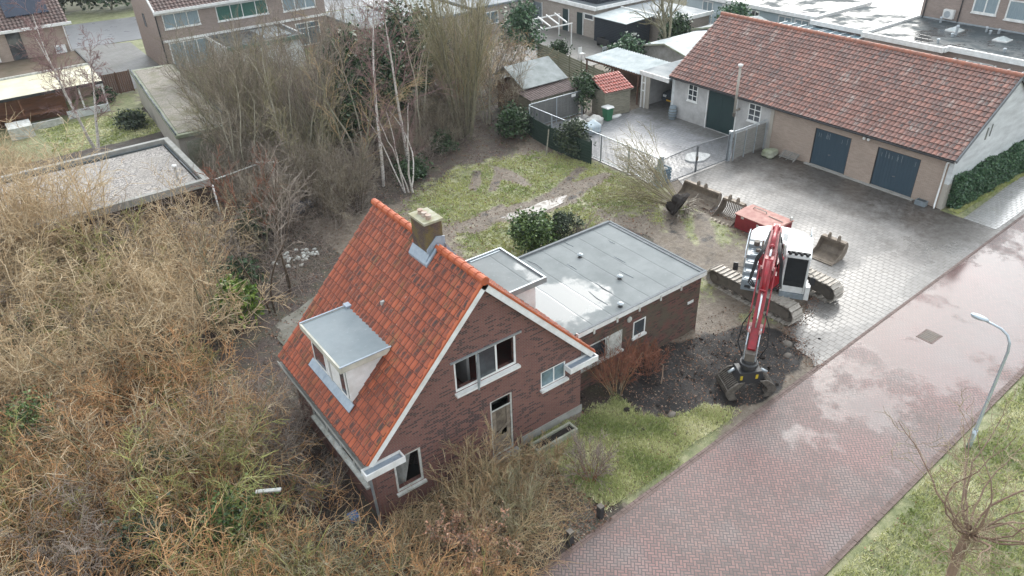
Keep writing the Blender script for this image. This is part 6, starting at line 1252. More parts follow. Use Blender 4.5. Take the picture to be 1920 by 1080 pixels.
fill([(-9, 27), (3.6, 28.5), (4.4, 33.5), (6.6, 36), (7.0, 38.3), (.4, 39.4), (-1, 48), (-9, 48)], 2.1, 1, PG+PG[:4]+[PO[1], PO[4]], 'bare_shrub', 'straw coloured bare shrub in the tangled thicket in front of the gravel roofed garage', 'straw coloured thicket shrubs', .8, 1.45)
fill([(-8, 16), (-2, 15), (3.0, 16.5), (3.4, 20), (3.0, 23), (3.6, 28.5), (-8, 27)], 1.85, 2, PO, 'bare_shrub', 'orange brown bare shrub in the thicket filling the bottom left corner', 'orange brown thicket shrubs', .7, 1.3)
fill([(-2, 11), (5.2, 9.5), (7.4, 11.0), (4.9, 13.4), (4.0, 14.8), (2.6, 15.6), (-2, 15)], 1.35, 3, PL, 'bare_shrub', 'olive green bare shrub along the bottom edge in front of the tiled house', 'olive thicket shrubs', .8, 1.15)
fill([(3.4, 17), (5.0, 17), (5.0, 23), (4.2, 25), (3.4, 26)], 1.15, 4, PP, 'bare_shrub', 'grey leafless shrub against the left wall of the tiled house', 'grey shrubs beside the house wall', .6, .95)
fill([(-9, 48), (.0, 48), (.3, 58), (-9, 62)], 2.2, 5, PG, 'bare_shrub', 'pale straw shrub behind the gravel roofed garage at the left edge', 'pale shrubs at the left edge', .9, 1.2)
PT = [meshes(proto(k+60, 10, 5.0, .45, .03, [L1(.09, .02, 8, 10, .7, .42, t0=.2), L1(.16, .0, 5, 7, .8, .5, t0=.2, t=1, s=3), dict(w=.2, up=0, n=3, t=1, s=3, taper=.4, c=0, a=0, l=0, rr=0)], .3), 'tall_gold', 'tw_gold', 'tw_gold') for k in (1, 2)]
fill([(-4.5, 38.2), (1.6, 38.0), (3.4, 39.3), (.2, 40.5), (-4.5, 41)], 1.3, 21, PT, 'tall_bare_shrub', 'tall straw coloured shrub hanging over the left part of the gravel roof', 'tall straw shrubs at the gravel roof', 1.0, 1.3)
# brown shrubs between the garages and the tiled house
up3 = lambda seed, nst, h, spread, r=.03, fine=True: proto(seed, nst, h, spread, r, [L1(.09, .04, 8, 10, .65, .42, t0=.2), L1(.16, .03, 5, 7, .7, .5, t0=.2, t=1, s=3), dict(w=.22, up=.03, n=3, t=1, s=3, taper=.4, c=0, a=0, l=0, rr=0)], .3)
PU = [meshes(up3(k+40, 9, 5.2, .5), 'upright_shrub', m_, n_) for k, m_, n_ in ((1, 'bark_olive', 'tw_bark'), (2, 'bark_dark', 'tw_olive'), (3, 'bark_grey', 'tw_bark'), (4, 'bark_grey', 'tw_grey'))]
PB = [meshes(up3(k+50, 9, 3.6, .55, .022), 'brown_shrub', 'bark_dark', n_) for k, n_ in ((1, 'tw_bark'), (2, 'tw_grey'), (3, 'tw_bark'))]
fill([(8.8, 39), (12.0, 35.2), (15.5, 36.5), (17, 39), (16, 42), (10, 47), (8.8, 46)], 1.6, 6, PB, 'bare_shrub', 'thin brown shrub at the foot of the trees behind the tiled house', 'brown shrubs behind the house', .7, 1.1)
fill([(5.0, 33), (8.2, 33), (8.2, 38.6), (6.8, 38.4), (5.2, 34)], 1.5, 7, PB, 'bare_shrub', 'brown shrub between the dark brick garage and the concrete pad', 'brown shrubs by the dark garage', .6, 1.0)
fill([(10.5, 46), (17.5, 42.5), (18.8, 46), (18.8, 58), (18, 64), (13.8, 64), (13.2, 49)], 1.95, 8, PU+[PO[1]], 'tall_bare_shrub', 'tall olive leafless shrub in the belt before the terraced houses', 'tall shrubs before the terraced houses', .85, 1.2)
fill([(22, 51.5), (30, 52), (30, 60), (22.5, 60)], 2.0, 9, PU+[PB[0]], 'tall_bare_shrub', 'tall olive leafless shrub behind the birches and evergreens', 'tall shrubs behind the birches', .9, 1.2)
fill([(28.5, 42.6), (31.6, 42.4), (32, 49), (36, 49), (37, 52), (31, 54), (29, 50)], 1.9, 10, [PB[0], PB[1], PO[2]], 'bare_shrub', 'brown twiggy shrub round the grey roofed garden shed', 'brown shrubs round the garden shed', 1.0, 1.5)
fill([(19.5, 40.5), (26, 41.5), (28.5, 43.5), (28, 45.5), (19.5, 45), (17.5, 42)], 1.35, 12, PB, 'bare_shrub', 'low brown undergrowth shrub at the foot of the birches', 'undergrowth shrubs under the birches', .55, .95)
M['pale_bark'] = plain('pale_grey_bark', (.42, .39, .31), (.26, .24, .18), 4, .85)
def ev(name, label, loc, n, rad, mat, size, seed, nc=45, cr=.3, stems=True, cat='bush', zc=.5):
    T = proto(seed, 7, rad[2]*1.0, .5, .03, [L1(.1, .05, 5, 4, .5, .5), dict(w=.15, up=.02, n=3, t=1, s=3, taper=.5, c=0, a=0, l=0, rr=0)], .15)
    return put_plant(name, label, cat, None, [('trunk', T[0].mesh(name+'_trunk', M['bark_dark'])), ('foliage', leafy(name+'_foliage', seed, n, rad, mat, size, nc, cr, zc))], loc)
# individual trees
def tree(name, label, T, m0, m1, loc, rz=0, s_=1.0, tilt=(0, 0), cat='tree', group=None): return put_plant(name, label, cat, group, meshes(T, name, m0, m1, ('trunk', 'crown')), loc, rz, s_, None, tilt)
bs_ = lambda: [L1(.035, .02, 12, 20, .65, .25, t0=.3, taper=.15, rr=.30, s=6), L1(.14, .03, 6, 10, .6, .5, t0=.2, t=1, s=3), L1(.2, -.04, 5, 4, .5, .5, t=1, s=3), dict(w=.25, up=-.05, n=3, t=1, s=3, taper=.5, c=0, a=0, l=0, rr=0)]
tree('birch_tree', 'tall slender white birch, leaning left, first trunk from the dark blue tarpaulin side', proto(101, 1, 12, .06, .13, bs_(), 0), 'birch', 'tw_purple', (18.5, 39.3, 0), 2.6)
tree('birch_tree', 'second tall white birch, left behind the fan of short white birch stems', proto(102, 1, 12.5, .04, .12, bs_(), 0), 'birch', 'tw_purple', (20.9, 40.2, 0), .4)
bs2 = [L1(.12, .09, 9, 10, .6, .33, t0=.35, taper=.2, rr=.35, s=6), L1(.14, .03, 5, 7, .6, .5, t=1, s=3), dict(w=.22, up=-.03, n=4, t=1, s=3, taper=.5, c=0, a=0, l=0, rr=0)]
tree('birch_tree', 'short white birch with five fanning stems at the edge of the mossy lawn', proto(103, 5, 6.8, .55, .065, bs2, .35), 'birch', 'tw_purple', (19.3, 37.6, 0), 1.0)
tree('bare_tree', 'leaning pale trunked bare tree with two stems left of the birches', proto(104, 3, 8.2, .35, .09, bs2, .3), 'bark_grey', 'tw_tan', (17.0, 39.9, 0), 2.9, 1, (0, -.12))
RMIN[0] = .012
mt_ = [L1(.035, .03, 11, 12, .36, .36, t0=.28, taper=.2, rr=.38, s=5), L1(.08, .05, 6, 9, .45, .45, t0=.15, t=1, s=3), dict(w=.14, up=.03, n=4, t=1, s=3, taper=.4, c=0, a=0, l=0, rr=0)]
tree('multi_stem_tree', 'big grey green multi-stemmed bare tree fanning upward between the birches and the dark green fence', proto(105, 20, 10.8, .40, .11, mt_, .6), 'bark_grey', 'tw_olive', (27, 43.0, 0), .3)
tree('multi_stem_tree', 'grey multi-stemmed bare tree with straight upright stems left of the birches', proto(106, 14, 9.2, .34, .07, mt_, .5), 'bark_grey', 'tw_grey', (17.4, 45.5, 0), 1.7)
tree('multi_stem_tree', 'olive multi-stemmed bare tree in front of the white walled extension', proto(107, 11, 8.0, .45, .08, mt_, .5), 'bark_olive', 'tw_bark', (13.6, 49, 0), 2.2)
tree('bare_tree', 'bare tree with forked yellowish trunks in front of the long gravel roofed garage', proto(108, 4, 7.6, .45, .085, bs2, .4), 'bark_grey', 'tw_olive', (12.3, 46, 0), .7)
tree('bare_tree', 'bare tree with crossed pale trunks above the dark blue tarpaulin', proto(109, 4, 6.6, .45, .07, bs2, .4), 'bark_grey', 'tw_olive', (14.3, 40.6, 0), 2.0)
tree('birch_tree', 'pale birch standing alone in the far left garden before the veranda', proto(110, 3, 9.4, .24, .11, bs_(), .1), 'birch', 'tw_purple', (5.5, 57.6, 0), .5)
for i, (x, y, l) in enumerate(((9.2, 31.4, 'slim dark stemmed sapling standing over the grey concrete pad, the taller of the pair'), (7.7, 30.2, 'slim dark stemmed sapling nearest the bright laurel bush'))):
    tree('bare_tree', l, proto(111+i, 2, 7.0-i, .12, .055, bs2, .15), 'bark_dark', 'tw_grey', (x, y, 0), i)
tree('bare_tree', 'straggly reddish twigged tree right of the dark brick garage', proto(113, 4, 5.5, .4, .05, bs2, .2), 'bark_grey', 'tw_red', (9.6, 36.2, 0), 1.0)
tree('bare_tree', 'bright stemmed shrub tree leaning left above the laurel bush', proto(114, 6, 6.2, .5, .06, bs2, .3), 'bark_olive', 'tw_orange', (5.3, 29.4, 0), 2.0, 1, (0, -.1))
for i_, (x, y, k_, h_, rz_, l) in enumerate(((14.9, 43.6, 3, 8.6, .3, 'bare tree with pale straight stems midway between the dark garage and the birches'), (16.1, 47.8, 4, 9.0, 1.1, 'tall pale stemmed tree close before the terraced houses'), (19.2, 43.4, 3, 9.0, 2.0, 'tall pale stemmed tree just left behind the birches'), (11.2, 43.2, 4, 7.0, 2.6, 'yellowish stemmed tree behind the corner of the gravel roofed garage'), (23.8, 43.6, 3, 9.5, .8, 'slender grey tree between the second birch and the big multi-stemmed tree'), (29.8, 44.2, 4, 7.0, 1.8, 'brown twigged tree right of the big multi-stemmed tree'), (17.8, 50.5, 4, 9.2, 2.3, 'pale stemmed tree in front of the white walled extension'))):
    tree('bare_tree', l, proto(130+i_, k_, h_, .26, .075, bs2, .3), 'pale_bark', ['tw_bark', 'tw_olive', 'tw_tan'][i_ % 3], (x, y, 0), rz_)
ev('evergreen_tree', 'second dark evergreen just left of the ivy clad one behind the birches', (21.4, 49.6, 0), 7000, (1.9, 1.9, 4.6), M['evleaf'], .17, 360, 80, .38, cat='tree', zc=.62)
pol = [L1(.09, .05, 7, 6, .6, .55, t0=.4, taper=.5, rr=.6, s=7), L1(.12, .06, 6, 6, .5, .5, t0=.3, s=5), L1(.16, .04, 4, 4, .5, .5, t=1, s=3), dict(w=.2, up=.05, n=3, t=1, s=3, taper=.5, c=0, a=0, l=0, rr=0)]
tree('bare_tree', 'bare pruned tree with three thick limbs behind the white canopy roof', proto(115, 3, 6.0, .36, .20, pol, .2), 'bark_grey', 'tw_olive', (51.2, 46.5, 0), .9)
RMIN[0] = .008
M['tw_redgrey'] = twig('reddish_grey_branches', [(.20, .13, .10), (.30, .21, .16), (.24, .17, .13)])
# curly willow in the right foreground
def willow():
    rd = random.Random(77); T = [Tw(), Tw()]; T[0].line([(0, 0, -.2), (.05, 0, 1), (0, .06, 2.0), (.03, .03, 2.8), (0, 0, 3.1)], .125, .13, .4, 9)
    S = [dict(w=.22, up=.05, n=10, t=0, s=5, c=6, a=.7, l=.42, t0=.25, taper=.22, rr=.45), dict(w=.32, up=.03, n=8, t=1, s=4, c=4, a=.7, l=.5, t0=.2, taper=.3, rr=.5), dict(w=.34, up=0, n=5, t=1, s=3, c=0, a=0, l=0, rr=0, taper=.5)]
    for i in range(17):
        az = 6.283*(i+rd.random()*.7)/17; sp = rd.uniform(.55, 1.45); d = (math.cos(az)*math.sin(sp), math.sin(az)*math.sin(sp), math.cos(sp)); grow(rd, T, 0, (math.cos(az)*.12, math.sin(az)*.12, 2.95), d, rd.uniform(2.5, 4.7), .034, S)
    for i in range(60):
        az = rd.uniform(0, 6.28); sp = rd.uniform(.3, 1.8); d = (math.cos(az)*math.sin(sp), math.sin(az)*math.sin(sp), math.cos(sp)); grow(rd, T, 1, (math.cos(az)*.15, math.sin(az)*.15, rd.uniform(1.6, 3.1)), d, rd.uniform(.8, 1.8), .018, S)
    return T
tree('curly_willow', 'bare pollarded curly willow on the grass verge in the bottom right corner', willow(), 'tw_redgrey', 'tw_willow', (17.3, 3.55, 0), .4)
# shrubs close to the house
sh = lambda seed, nst, h, spread, r, m0, m1: meshes(proto(seed, nst, h, spread, r, [L1(.08, .03, 6, 7, .5, .45, t0=.3), dict(w=.14, up=.02, n=4, t=1, s=3, taper=.4, c=5, a=.5, l=.5, t0=.2, rr=.5), dict(w=.18, up=0, n=3, t=1, s=3, taper=.5, c=0, a=0, l=0, rr=0)], .3), 'shrub', m0, m1)
put_plant('bare_shrub', 'brown leafless shrub with upright stems under the windows of the brick extension', 'shrub', None, sh(201, 26, 2.1, .42, .014, 'tw_orange', 'tw_red'), (16.3, 16.0, 0))
put_plant('bare_shrub', 'low reddish leafless shrub at the foot of the extension wall', 'shrub', None, sh(202, 22, 1.3, .7, .012, 'tw_red', 'tw_red'), (18.1, 16.1, 0))
put_plant('bare_shrub', 'red brown leafless shrub standing alone on the front lawn near the overgrown path', 'shrub', None, sh(203, 24, 1.5, .5, .013, 'tw_red', 'tw_grey'), (12.5, 13.2, 0))
for i, (x, y, h, l) in enumerate(((8.3, 14.2, 2.3, 'tan leafless sapling clump below the large corner window'), (9.3, 15.0, 2.5, 'orange tan sapling clump rising before the brick gable, left of the broken door'), (9.7, 13.6, 1.9, 'olive sapling clump in front of the doorstep of the tiled house'), (11.7, 14.4, 1.3, 'thin tan sapling clump between doorway and planting trough'), (7.6, 12.7, 2.0, 'olive twiggy clump left of the brown leaved beech'), (8.9, 12.6, 1.9, 'low tan clump near the black bollards'), (6.1, 14.0, 1.7, 'dark twiggy clump at the left foot of the gable'), (12.1, 12.6, .0, ''))):
    if h: put_plant('sapling_clump', l, 'shrub', None, sh(210+i, 13, h, .5, .011, ['tw_tan', 'tw_orange', 'tw_olive'][i % 3], ['tw_tan', 'tw_tan', 'tw_olive'][i % 3]), (x, y, 0))
put_plant('sapling_clump', 'dry brown stalks by the wet puddle right of the evergreen shrub', 'shrub', None, sh(230, 14, 1.5, .5, .01, 'tw_grey', 'tw_grey'), (22.9, 25.6, 0))
# uprooted shrub with its root ball
T = proto(240, 34, 3.6, .42, .026, [L1(.06, .0, 7, 6, .4, .4, t0=.25), L1(.12, .02, 4, 5, .5, .5, t0=.2, t=1), dict(w=.16, up=0, n=3, t=1, s=3, taper=.5, c=0, a=0, l=0, rr=0)], .25)
ur = put_plant('uprooted_shrub', 'uprooted bare shrub lying on its side with black root ball and torn white roots', 'shrub', None, meshes(T, 'uprooted', 'tw_olive', 'tw_olive'), (29.6, 25.1, .6), 0, 1.2); ur.rotation_euler = (R(-64), 0, R(22))
mb = MB(); lumpy(mb, (0, 0, 0), .62, (1.05, 1.0, .9), 3); mb.v = [(v[0], v[1], v[2]-.2) for v in mb.v]; rbm = mb.build('root_ball', M['soilball']); rbm.parent = ur
T = Tw(); rd = random.Random(3)
for k in range(46):
    a = rd.uniform(0, 6.28); b = rd.uniform(.2, 1.5); d = (math.cos(a)*math.sin(b), math.sin(a)*math.sin(b), -math.cos(b)); p = (d[0]*.4, d[1]*.4, -.3+d[2]*.25); pts = [p]
    for j in range(5): d = bend(rd, d, .35, -.02); p = tuple(p[q]+d[q]*.15 for q in range(3)); pts.append(p)
    T.line(pts, rd.uniform(.025, .05), .01, .5)
me = T.mesh('roots', plain('torn_root', (.50, .45, .38), (.16, .12, .09), 6, .7)); o = bpy.data.objects.new('roots', me); col.objects.link(o); o.parent = ur
T = Tw()
for k in range(2): T.line([(.0, .05*k, 0), (-.25, .2+.1*k, .75), (-.4, .3, 1.35)], .035, .02, .5)
# small dead sticks by the dug soil
T = Tw(); T.line([(18.0, 15.2, 0), (18.05, 15.2, .5), (18.15, 15.3, .9), (18.0, 15.35, 1.05)], .03, .015, .5, 5); o = bpy.data.objects.new('dead_stick', T.mesh('dead_stick', M['tw_willow'])); col.objects.link(o); tag(o, 'pale dead stick standing upright at the edge of the dark dug soil', 'stick')
# evergreens
ev('laurel_bush', 'bright yellow green laurel bush beside the grey concrete pad in the left garden', (6.3, 30.6, 0), 2600, (1.15, 1.15, 1.3), M['brightleaf'], .12, 301, 30, .22)
ev('rhododendron_bush', 'rounded evergreen bush with light leaf clusters behind the flat roofed extension', (20.6, 26.6, 0), 5200, (1.5, 1.35, 1.6), M['midleaf'], .10, 302, 46, .24)
ev('dark_bush', 'darker finer leaved bush touching the right side of the rounded evergreen bush', (22.3, 26.2, 0), 3800, (1.0, 1.0, 1.45), M['conifer'], .07, 303, 40, .2)
ev('ivy_bush', 'yellow green bush hanging over the dark green board fence', (30.7, 35.3, 0), 3000, (.9, 1.1, 1.8), M['conifer'], .11, 304, 30, .25)
ev('conifer_bush', 'dark conifer bush behind the left end of the dark green fence', (29.8, 40.9, 0), 2600, (1.0, 1.2, 1.5), M['evleaf'], .11, 305, 36, .3)
ev('ivy_bush', 'green climbing bush between the short bar fence and the log shed', (36.8, 41.2, 0), 3000, (1.0, 1.1, 2.1), M['evleaf'], .11, 306, 36, .25)
ev('box_bush', 'grey green rounded bush behind the white canopy roof', (46.2, 46.8, 0), 3600, (2.3, 1.5, 2.0), M['hedgeleaf'], .14, 307, 40, .3)
ev('conifer_bush', 'grey green evergreen near the white pergola', (41.8, 55.6, 0), 4200, (1.8, 1.7, 3.4), M['hedgeleaf'], .16, 308, 50, .4)
ev('conifer_bush', 'dark evergreen between the concrete garages and the black shed', (55.2, 48.9, 0), 3000, (1.4, 1.3, 2.2), M['evleaf'], .16, 309, 40, .35)
ev('box_bush', 'low green bush at the terrace edge under the pergola', (44.6, 53.8, 0), 2000, (1.1, 1.0, 1.0), M['evleaf'], .12, 310, 24, .25)
ev('conifer_bush', 'bluish conifer above the ridge of the tiled garage near the white bungalow', (60.8, 46.8, 0), 3000, (1.6, 1.5, 2.7), M['hedgeleaf'], .17, 311, 40, .35)
for i, (x, y, rx, rz_, l) in enumerate(((23.0, 47.2, 2.2, 6.6, 'tall dark ivy clad evergreen directly behind the tallest birch'), (26.2, 49.2, 1.9, 8.4, 'tallest dark evergreen behind the second birch'), (30.2, 53.5, 1.9, 6.4, 'dark evergreen rising behind the big multi-stemmed tree'), (20.3, 46.4, 1.8, 4.8, 'lower dark evergreen mass left of the tallest birch'))):
    ev('evergreen_tree', l, (x, y, 0), 9000, (rx, rx, rz_*.62), M['evleaf'], .16, 320+i, 130, .5, cat='tree', zc=.62)
for i, (x, y, r_, l) in enumerate(((20.4, 39.2, .9, 'low ivy covered bush between the birch trunks'), (24.6, 42.0, .8, 'low dark evergreen undergrowth left of the big multi-stemmed tree'), (9.9, 38.2, 1.2, 'dark green bush under the reddish twigged tree'), (7.3, 33.4, 1.0, 'low dark green bush between laurel and dark garage'))):
    ev('evergreen_bush', l, (x, y, 0), 2200, (r_, r_, r_*.8), M['evleaf'], .10, 330+i, 26, .25)
for i, (x, y, r_, h_, l) in enumerate(((-1.5, 33.5, 1.4, 2.4, 'dark ivy mass showing in a gap high in the left thicket'), (1.8, 29.6, 1.1, 2.0, 'dark evergreen patch in the thicket left of the laurel bush'), (-2.6, 26.8, 1.3, 2.3, 'dark evergreen patch at the left edge between straw and orange twigs'), (.6, 22.0, 1.2, 2.3, 'green ivy patch in the middle of the orange brown thicket'), (2.0, 18.2, 1.0, 2.1, 'olive evergreen patch near the white board in the thicket'), (-.6, 18.6, 1.1, 2.2, 'green ivy patch close to the bottom left corner'))):
    ev('ivy_bush', l, (x, y, 0), 1700, (r_, r_, h_*.62), M['conifer'] if i % 2 else M['midleaf'], .075, 370+i, 34, .35)
ev('conifer_bush', 'small spreading conifer on the far left lawn beside the long garage', (8.9, 61.5, 0), 1600, (1.0, 1.0, .9), M['conifer'], .13, 340, 20, .25)
ev('conifer_bush', 'dark dwarf conifer by the brown plank fence', (8.6, 69.6, 0), 1200, (.8, .8, .8), M['evleaf'], .12, 341, 16, .22)
# row beyond the back street
for i in range(10):
    x = 2+i*5.2; ev('evergreen_tree', 'dark bushy tree in the row beyond the back street at the top edge', (x, 111-.4*i+(i % 3), 0), 3600, (3.2, 2.6, 3.6), M['conifer'] if i % 3 else M['evleaf'], .32, 350+i, 50, .6, cat='tree')['group'] = 'dark trees beyond the back street'
# clipped hedge along the white gable
rg = np.random.default_rng(9); n = 42000
hx = rg.uniform(41.7, 60, n); f_ = rg.uniform(0, 1, n); top_ = 1.75+.10*np.sin(hx*1.7)+.06*np.sin(hx*4.3)
hy = np.where(f_ < .45, 15.45+rg.normal(size=n)*.05, np.where(f_ < .85, rg.uniform(15.45, 16.1, n), 16.0)); hz = np.where(f_ < .45, rg.uniform(.05, 1, n)*top_, np.where(f_ < .85, top_+rg.normal(size=n)*.07, rg.uniform(.1, 1, n)*top_)); hy += .05*np.sin(hx*3)+.0*hz; e_ = rg.uniform(0, 1, n) < .05; hx = np.where(e_, 41.75+rg.normal(size=n)*.06, hx); hy = np.where(e_, rg.uniform(15.45, 16.05, n), hy)
hd = thing('hedge', 'clipped dark green laurel hedge along the white gable wall at the right edge', 'hedge', (48, 15.8, 0))
o = bpy.data.objects.new('foliage', Leaf().cloud(np.stack([hx, hy, hz], 1), .085, rg, .2).mesh('hedge_foliage', M['hedgeleaf'])); col.objects.link(o); attach(o, hd)
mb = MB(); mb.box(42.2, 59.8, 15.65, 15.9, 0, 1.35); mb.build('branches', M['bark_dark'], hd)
# brown leaved young beech at the bottom edge
T = proto(250, 6, 2.9, .5, .03, [L1(.1, .02, 6, 8, .7, .5, t0=.2), L1(.15, 0, 4, 5, .6, .5, t=1), dict(w=.2, up=0, n=3, t=1, s=3, taper=.5, c=0, a=0, l=0, rr=0)], .2)
pts_ = np.array(T[1].v)[::2]; pts_ = pts_[pts_[:, 2] > .8]; rg = np.random.default_rng(4); sel = pts_[rg.integers(0, len(pts_), 1900)]+rg.normal(size=(1900, 3))*.05
bt_ = put_plant('beech_sapling', 'young beech still holding curled pinkish brown leaves at the bottom edge', 'tree', None, meshes(T, 'beech', 'bark_dark', 'tw_grey', ('trunk', 'twigs'))+[('leaves', Leaf().cloud(sel, .06, rg, .3).mesh('beech_leaves', M['deadleaf']))], (6.9, 12.9, 0), 0, .72)
# ------------------------------------------------------------------ grass, litter, brambles
def blades(name, label, n, fx, mat, seed, h0=.05, h1=.13, wd=.014):
    rg = np.random.default_rng(seed); xy = fx(rg, n); n = len(xy); z = Hat(xy[:, 0], xy[:, 1]); az = rg.uniform(0, 6.28, n); ln = rg.normal(size=(n, 2))*.05; h = rg.uniform(h0, h1, n)
    c_ = np.stack([np.cos(az), np.sin(az)], 1)*wd*rg.uniform(.7, 1.5, (n, 1)); v = np.zeros((n, 3, 3)); v[:, 0, :2] = xy-c_; v[:, 1, :2] = xy+c_; v[:, 2, :2] = xy+ln; v[:, 0, 2] = z-.01; v[:, 1, 2] = z-.01; v[:, 2, 2] = z+h
    me = bpy.data.meshes.new(name); me.vertices.add(3*n); me.vertices.foreach_set('co', v.ravel()); me.loops.add(3*n); me.loops.foreach_set('vertex_index', np.arange(3*n, dtype=np.int32)); me.polygons.add(n)
    me.polygons.foreach_set('loop_start', np.arange(0, 3*n, 3, dtype=np.int32)); me.polygons.foreach_set('loop_total', np.full(n, 3, dtype=np.int32)); me.update(calc_edges=True)
    # colour drifts in patches
    pat = .5+.5*np.sin(xy[:, 0]*1.3+2*np.sin(xy[:, 1]*.9))*np.cos(xy[:, 1]*1.1+np.sin(xy[:, 0]*2.1)); r_ = np.clip(pat*.6+rg.uniform(0, .45, n), 0, 1)
    at = me.attributes.new('rnd', 'FLOAT', 'POINT'); at.data.foreach_set('value', np.repeat(r_, 3).astype(np.float32)); me.materials.append(mat); o = bpy.data.objects.new(name, me); col.objects.link(o); tag(o, label, 'grass', None, 'stuff'); return o
def zoned(x0, x1, y0, y1, thr=.35, poly=None, tuft=7, spread=.06):
    def f(rg, n):
        m_ = n//tuft; c_ = np.stack([rg.uniform(x0, x1, m_), rg.uniform(y0, y1, m_)], 1); k = (Zat(Zr, c_[:, 0], c_[:, 1])*rg.uniform(.5, 1.3, m_) > thr) & (Hat(c_[:, 0], c_[:, 1]) > -.01)
        if poly: k &= pip(c_[:, 0], c_[:, 1], poly)
        c_ = c_[k]; p = np.repeat(c_, tuft, 0); return p+rg.normal(size=p.shape)*spread
    return f
blades('lawn_grass', 'mossy winter grass of the front lawn beside the brick road', 90000, zoned(10, 20.5, 11.75, 16, .35), M['grass'], 1)
blades('lawn_grass', 'patchy moss and grass of the lawn behind the tiled house', 120000, zoned(15, 31, 25, 41, .45), M['grassy'], 2, .04, .10, .02)
blades('verge_grass', 'green grass verge in the bottom right corner along the brick road', 170000, zoned(12, 40, -3, 6.9, .3, [(10, -3), (40, -3), (40, rr_(40)-.12), (10, rr_(10)-.12)]), M['grass'], 3, .05, .14, .016)
blades('verge_grass', 'strip of grass between the clipped hedge and the footpath', 40000, zoned(41, 60, 14.7, 15.6, .3, [(41.2, 14.8), (60, 15.1), (60, 15.6), (41.2, 15.6)]), M['grassy'], 4, .04, .08, .02)
blades('weeds', 'sparse weeds and grass on the dirt around the excavator', 16000, zoned(22, 32, 13, 26, .45), M['grassy'], 5, .03, .09, .018)
blades('far_grass', 'grass of the far left garden', 22000, zoned(3, 10.5, 58, 73, .4), M['grass'], 6, .04, .1, .04)
def lit_(x0, x1, y0, y1, excl=()):
    def f(rg, n):
        p = np.stack([rg.uniform(x0, x1, n), rg.uniform(y0, y1, n)], 1); k = Hat(p[:, 0], p[:, 1]) > -.01
        for e in excl: k &= ~pip(p[:, 0], p[:, 1], e)
        p = p[k]; return np.column_stack([p, Hat(p[:, 0], p[:, 1])+.02+rg.uniform(0, .04, len(p))])
    return f
hp = [(5.9, 16), (14.5, 16), (14.5, 16.9), (22, 16.9), (22, 22.6), (5.9, 22.6)]
patch('leaf_litter', 26000, lit_(-6, 12.6, 11, 40, (hp,)), .05, M['litter'], 'brown fallen leaves under the left thicket', 'leaf litter', seed=1)
patch('leaf_litter', 12000, lit_(12, 31, 24, 46), .05, M['litter'], 'brown fallen leaves at the foot of the birches and on the back lawn', 'leaf litter', seed=2)
patch('leaf_litter', 5000, lit_(10, 25, 11.8, 17.2, (hp,)), .04, M['litter'], 'fallen leaves scattered over the front lawn and dug soil', 'leaf litter', seed=3)
def chips(rg, n): p = np.column_stack([rg.normal(20, 2.6, n), rg.normal(14.6, 1.4, n)]); p = p[(p[:, 1] > 12.1) & (p[:, 1] < 16.8)]; return np.column_stack([p, Hat(p[:, 0], p[:, 1])+.02])
patch('leaf_litter', 1500, lit_(13, 32, -2, 6), .045, M['litter'], 'fallen leaves scattered over the grass verge', 'leaf litter', seed=9)
def onpath(rg, n): p = np.column_stack([rg.uniform(10.2, 11.9, n), rg.uniform(11.5, 15.9, n)]); return np.column_stack([p, np.full(n, .03)+rg.uniform(0, .03, n)])
patch('leaf_litter', 2600, onpath, .045, M['litter'], 'fallen leaves and moss covering the overgrown brick path', 'leaf litter', seed=7)
def onedge(rg, n):
    i = rg.integers(0, len(_n), n); p = np.array(_n)[i]+rg.normal(size=(n, 2))*.22; return np.column_stack([p, np.full(n, .025)+rg.uniform(0, .03, n)])
patch('edge_debris', 5200, onedge, .035, M['litter'], 'soil crumbs and leaves along the ragged edge of the slab driveway', 'leaf litter', seed=8)
patch('wood_chips', 1300, chips, .03, M['deadleaf'], 'pale chips and debris scattered over the dark dug soil around the grab', 'debris', seed=4)
mb = MB(); rd = random.Random(6)
for i in range(110):
    x, y = rd.gauss(20.4, 2.4), rd.gauss(14.5, 1.2)
    if 12.2 < y < 16.6: lumpy(mb, (x, y, float(Hat(x, y))+.01), rd.uniform(.03, .11), (1.2, 1, .7), i % 7) if i % 3 == 0 else mb.box(x, x+rd.uniform(.03, .1), y, y+rd.uniform(.03, .1), float(Hat(x, y))-.02, float(Hat(x, y))+rd.uniform(.02, .06))
tag(mb.build('soil_clods', M['soilball']), 'dark clods of dug soil round the grab', 'soil', None, 'stuff')
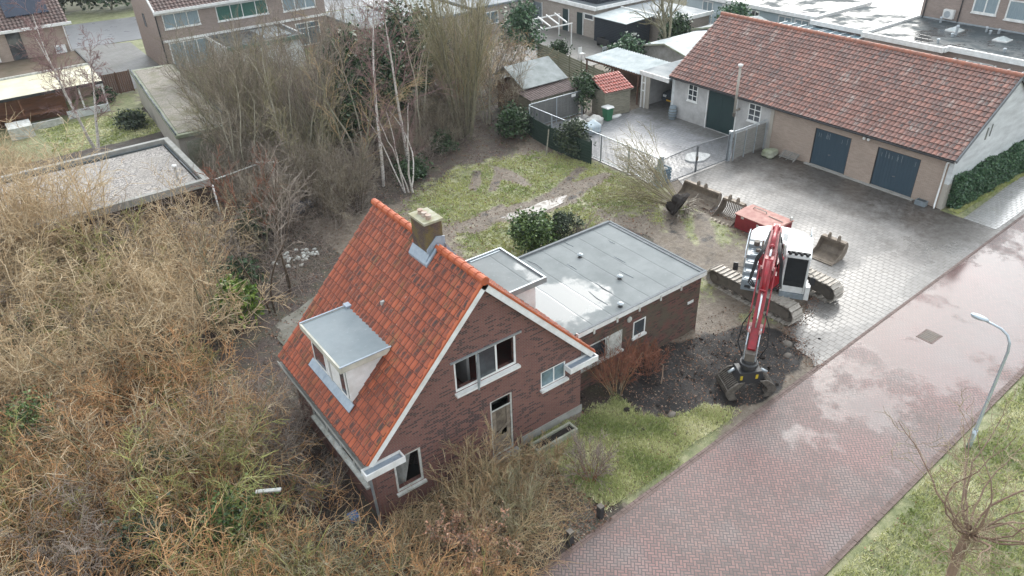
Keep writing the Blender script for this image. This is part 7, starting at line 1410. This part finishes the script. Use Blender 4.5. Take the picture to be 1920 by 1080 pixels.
def brambles(name, label, n, poly, mat, seed, h=.8, ln=1.3, r=.009):
    rd = random.Random(seed); T = Tw(); xs_ = [p[0] for p in poly]; ys_ = [p[1] for p in poly]; k = 0; rg = np.random.default_rng(seed)
    P_ = np.column_stack([rg.uniform(min(xs_), max(xs_), n*2), rg.uniform(min(ys_), max(ys_), n*2)]); P_ = P_[pip(P_[:, 0], P_[:, 1], poly)][:n]
    for x, y in P_:
        az = rd.uniform(0, 6.28); e = rd.uniform(.1, 1.2); d = (math.cos(az)*math.cos(e), math.sin(az)*math.cos(e), math.sin(e)); L_ = ln*rd.uniform(.5, 1.4); p = (x, y, rd.uniform(0, h)); pts = [p]
        for j in range(5):
            d = bend(rd, d, .28, -.16); p = (p[0]+d[0]*L_/5, p[1]+d[1]*L_/5, max(.03, p[2]+d[2]*L_/5)); pts.append(p)
        T.line(pts, r, r*.5, rd.random())
    o = bpy.data.objects.new(name, T.mesh(name, M[mat])); col.objects.link(o); tag(o, label, 'undergrowth', None, 'stuff'); return o
brambles('brambles', 'tangled orange brown brambles under the bottom left thicket', 4500, [(-8, 12), (5.0, 13), (5.3, 16), (5.0, 24), (3.6, 28), (-8, 30)], 'tw_rust', 1, 1.5, 1.3)
brambles('brambles', 'tangled straw coloured brambles under the upper left thicket', 4500, [(-9, 28), (3.6, 28.5), (4.4, 33), (7.5, 39), (-9, 46)], 'tw_gold', 2, 2.2, 1.6)
brambles('brambles', 'dry olive stalks below the sapling clumps before the brick gable', 3000, [(5.5, 10.5), (9.6, 11.4), (10.2, 13), (11.5, 15.6), (6, 15.8), (5.6, 13.8)], 'tw_tan', 3, .6, .9, .009)
brambles('brambles', 'dry stalks hanging over the overgrown brick path', 500, [(10.2, 12), (11.6, 12), (11.6, 15.6), (10.2, 15.6)], 'tw_tan', 6, .3, .6, .008)
brambles('brambles', 'brown undergrowth stalks behind the tiled house', 6500, [(6, 30.5), (10, 31), (14.5, 35.5), (19, 38.5), (28, 42), (28, 45), (9, 48), (8.6, 39), (6, 36)], 'tw_grey', 4, .5, 1.0)
brambles('brambles', 'olive brown undergrowth between the trees before the terraced houses', 6000, [(13.5, 47), (30, 45), (33, 50), (30, 64), (14.5, 66)], 'tw_olive', 5, 1.6, 1.6, .012)
# ------------------------------------------------------------------ winter haze
hz_ = MB().box(-300, 340, -60, 420, -1.5, 24); 
s = NT('haze_air'); s.n.remove(s.p); v = s.n.new('ShaderNodeVolumePrincipled'); v.inputs['Color'].default_value = (.93, .96, 1, 1); v.inputs['Density'].default_value = .00025; v.inputs['Anisotropy'].default_value = 0; s.l(v.outputs[0], s.o.inputs['Volume'])
o = hz_.build('haze', s.m); o['kind'] = 'stuff'
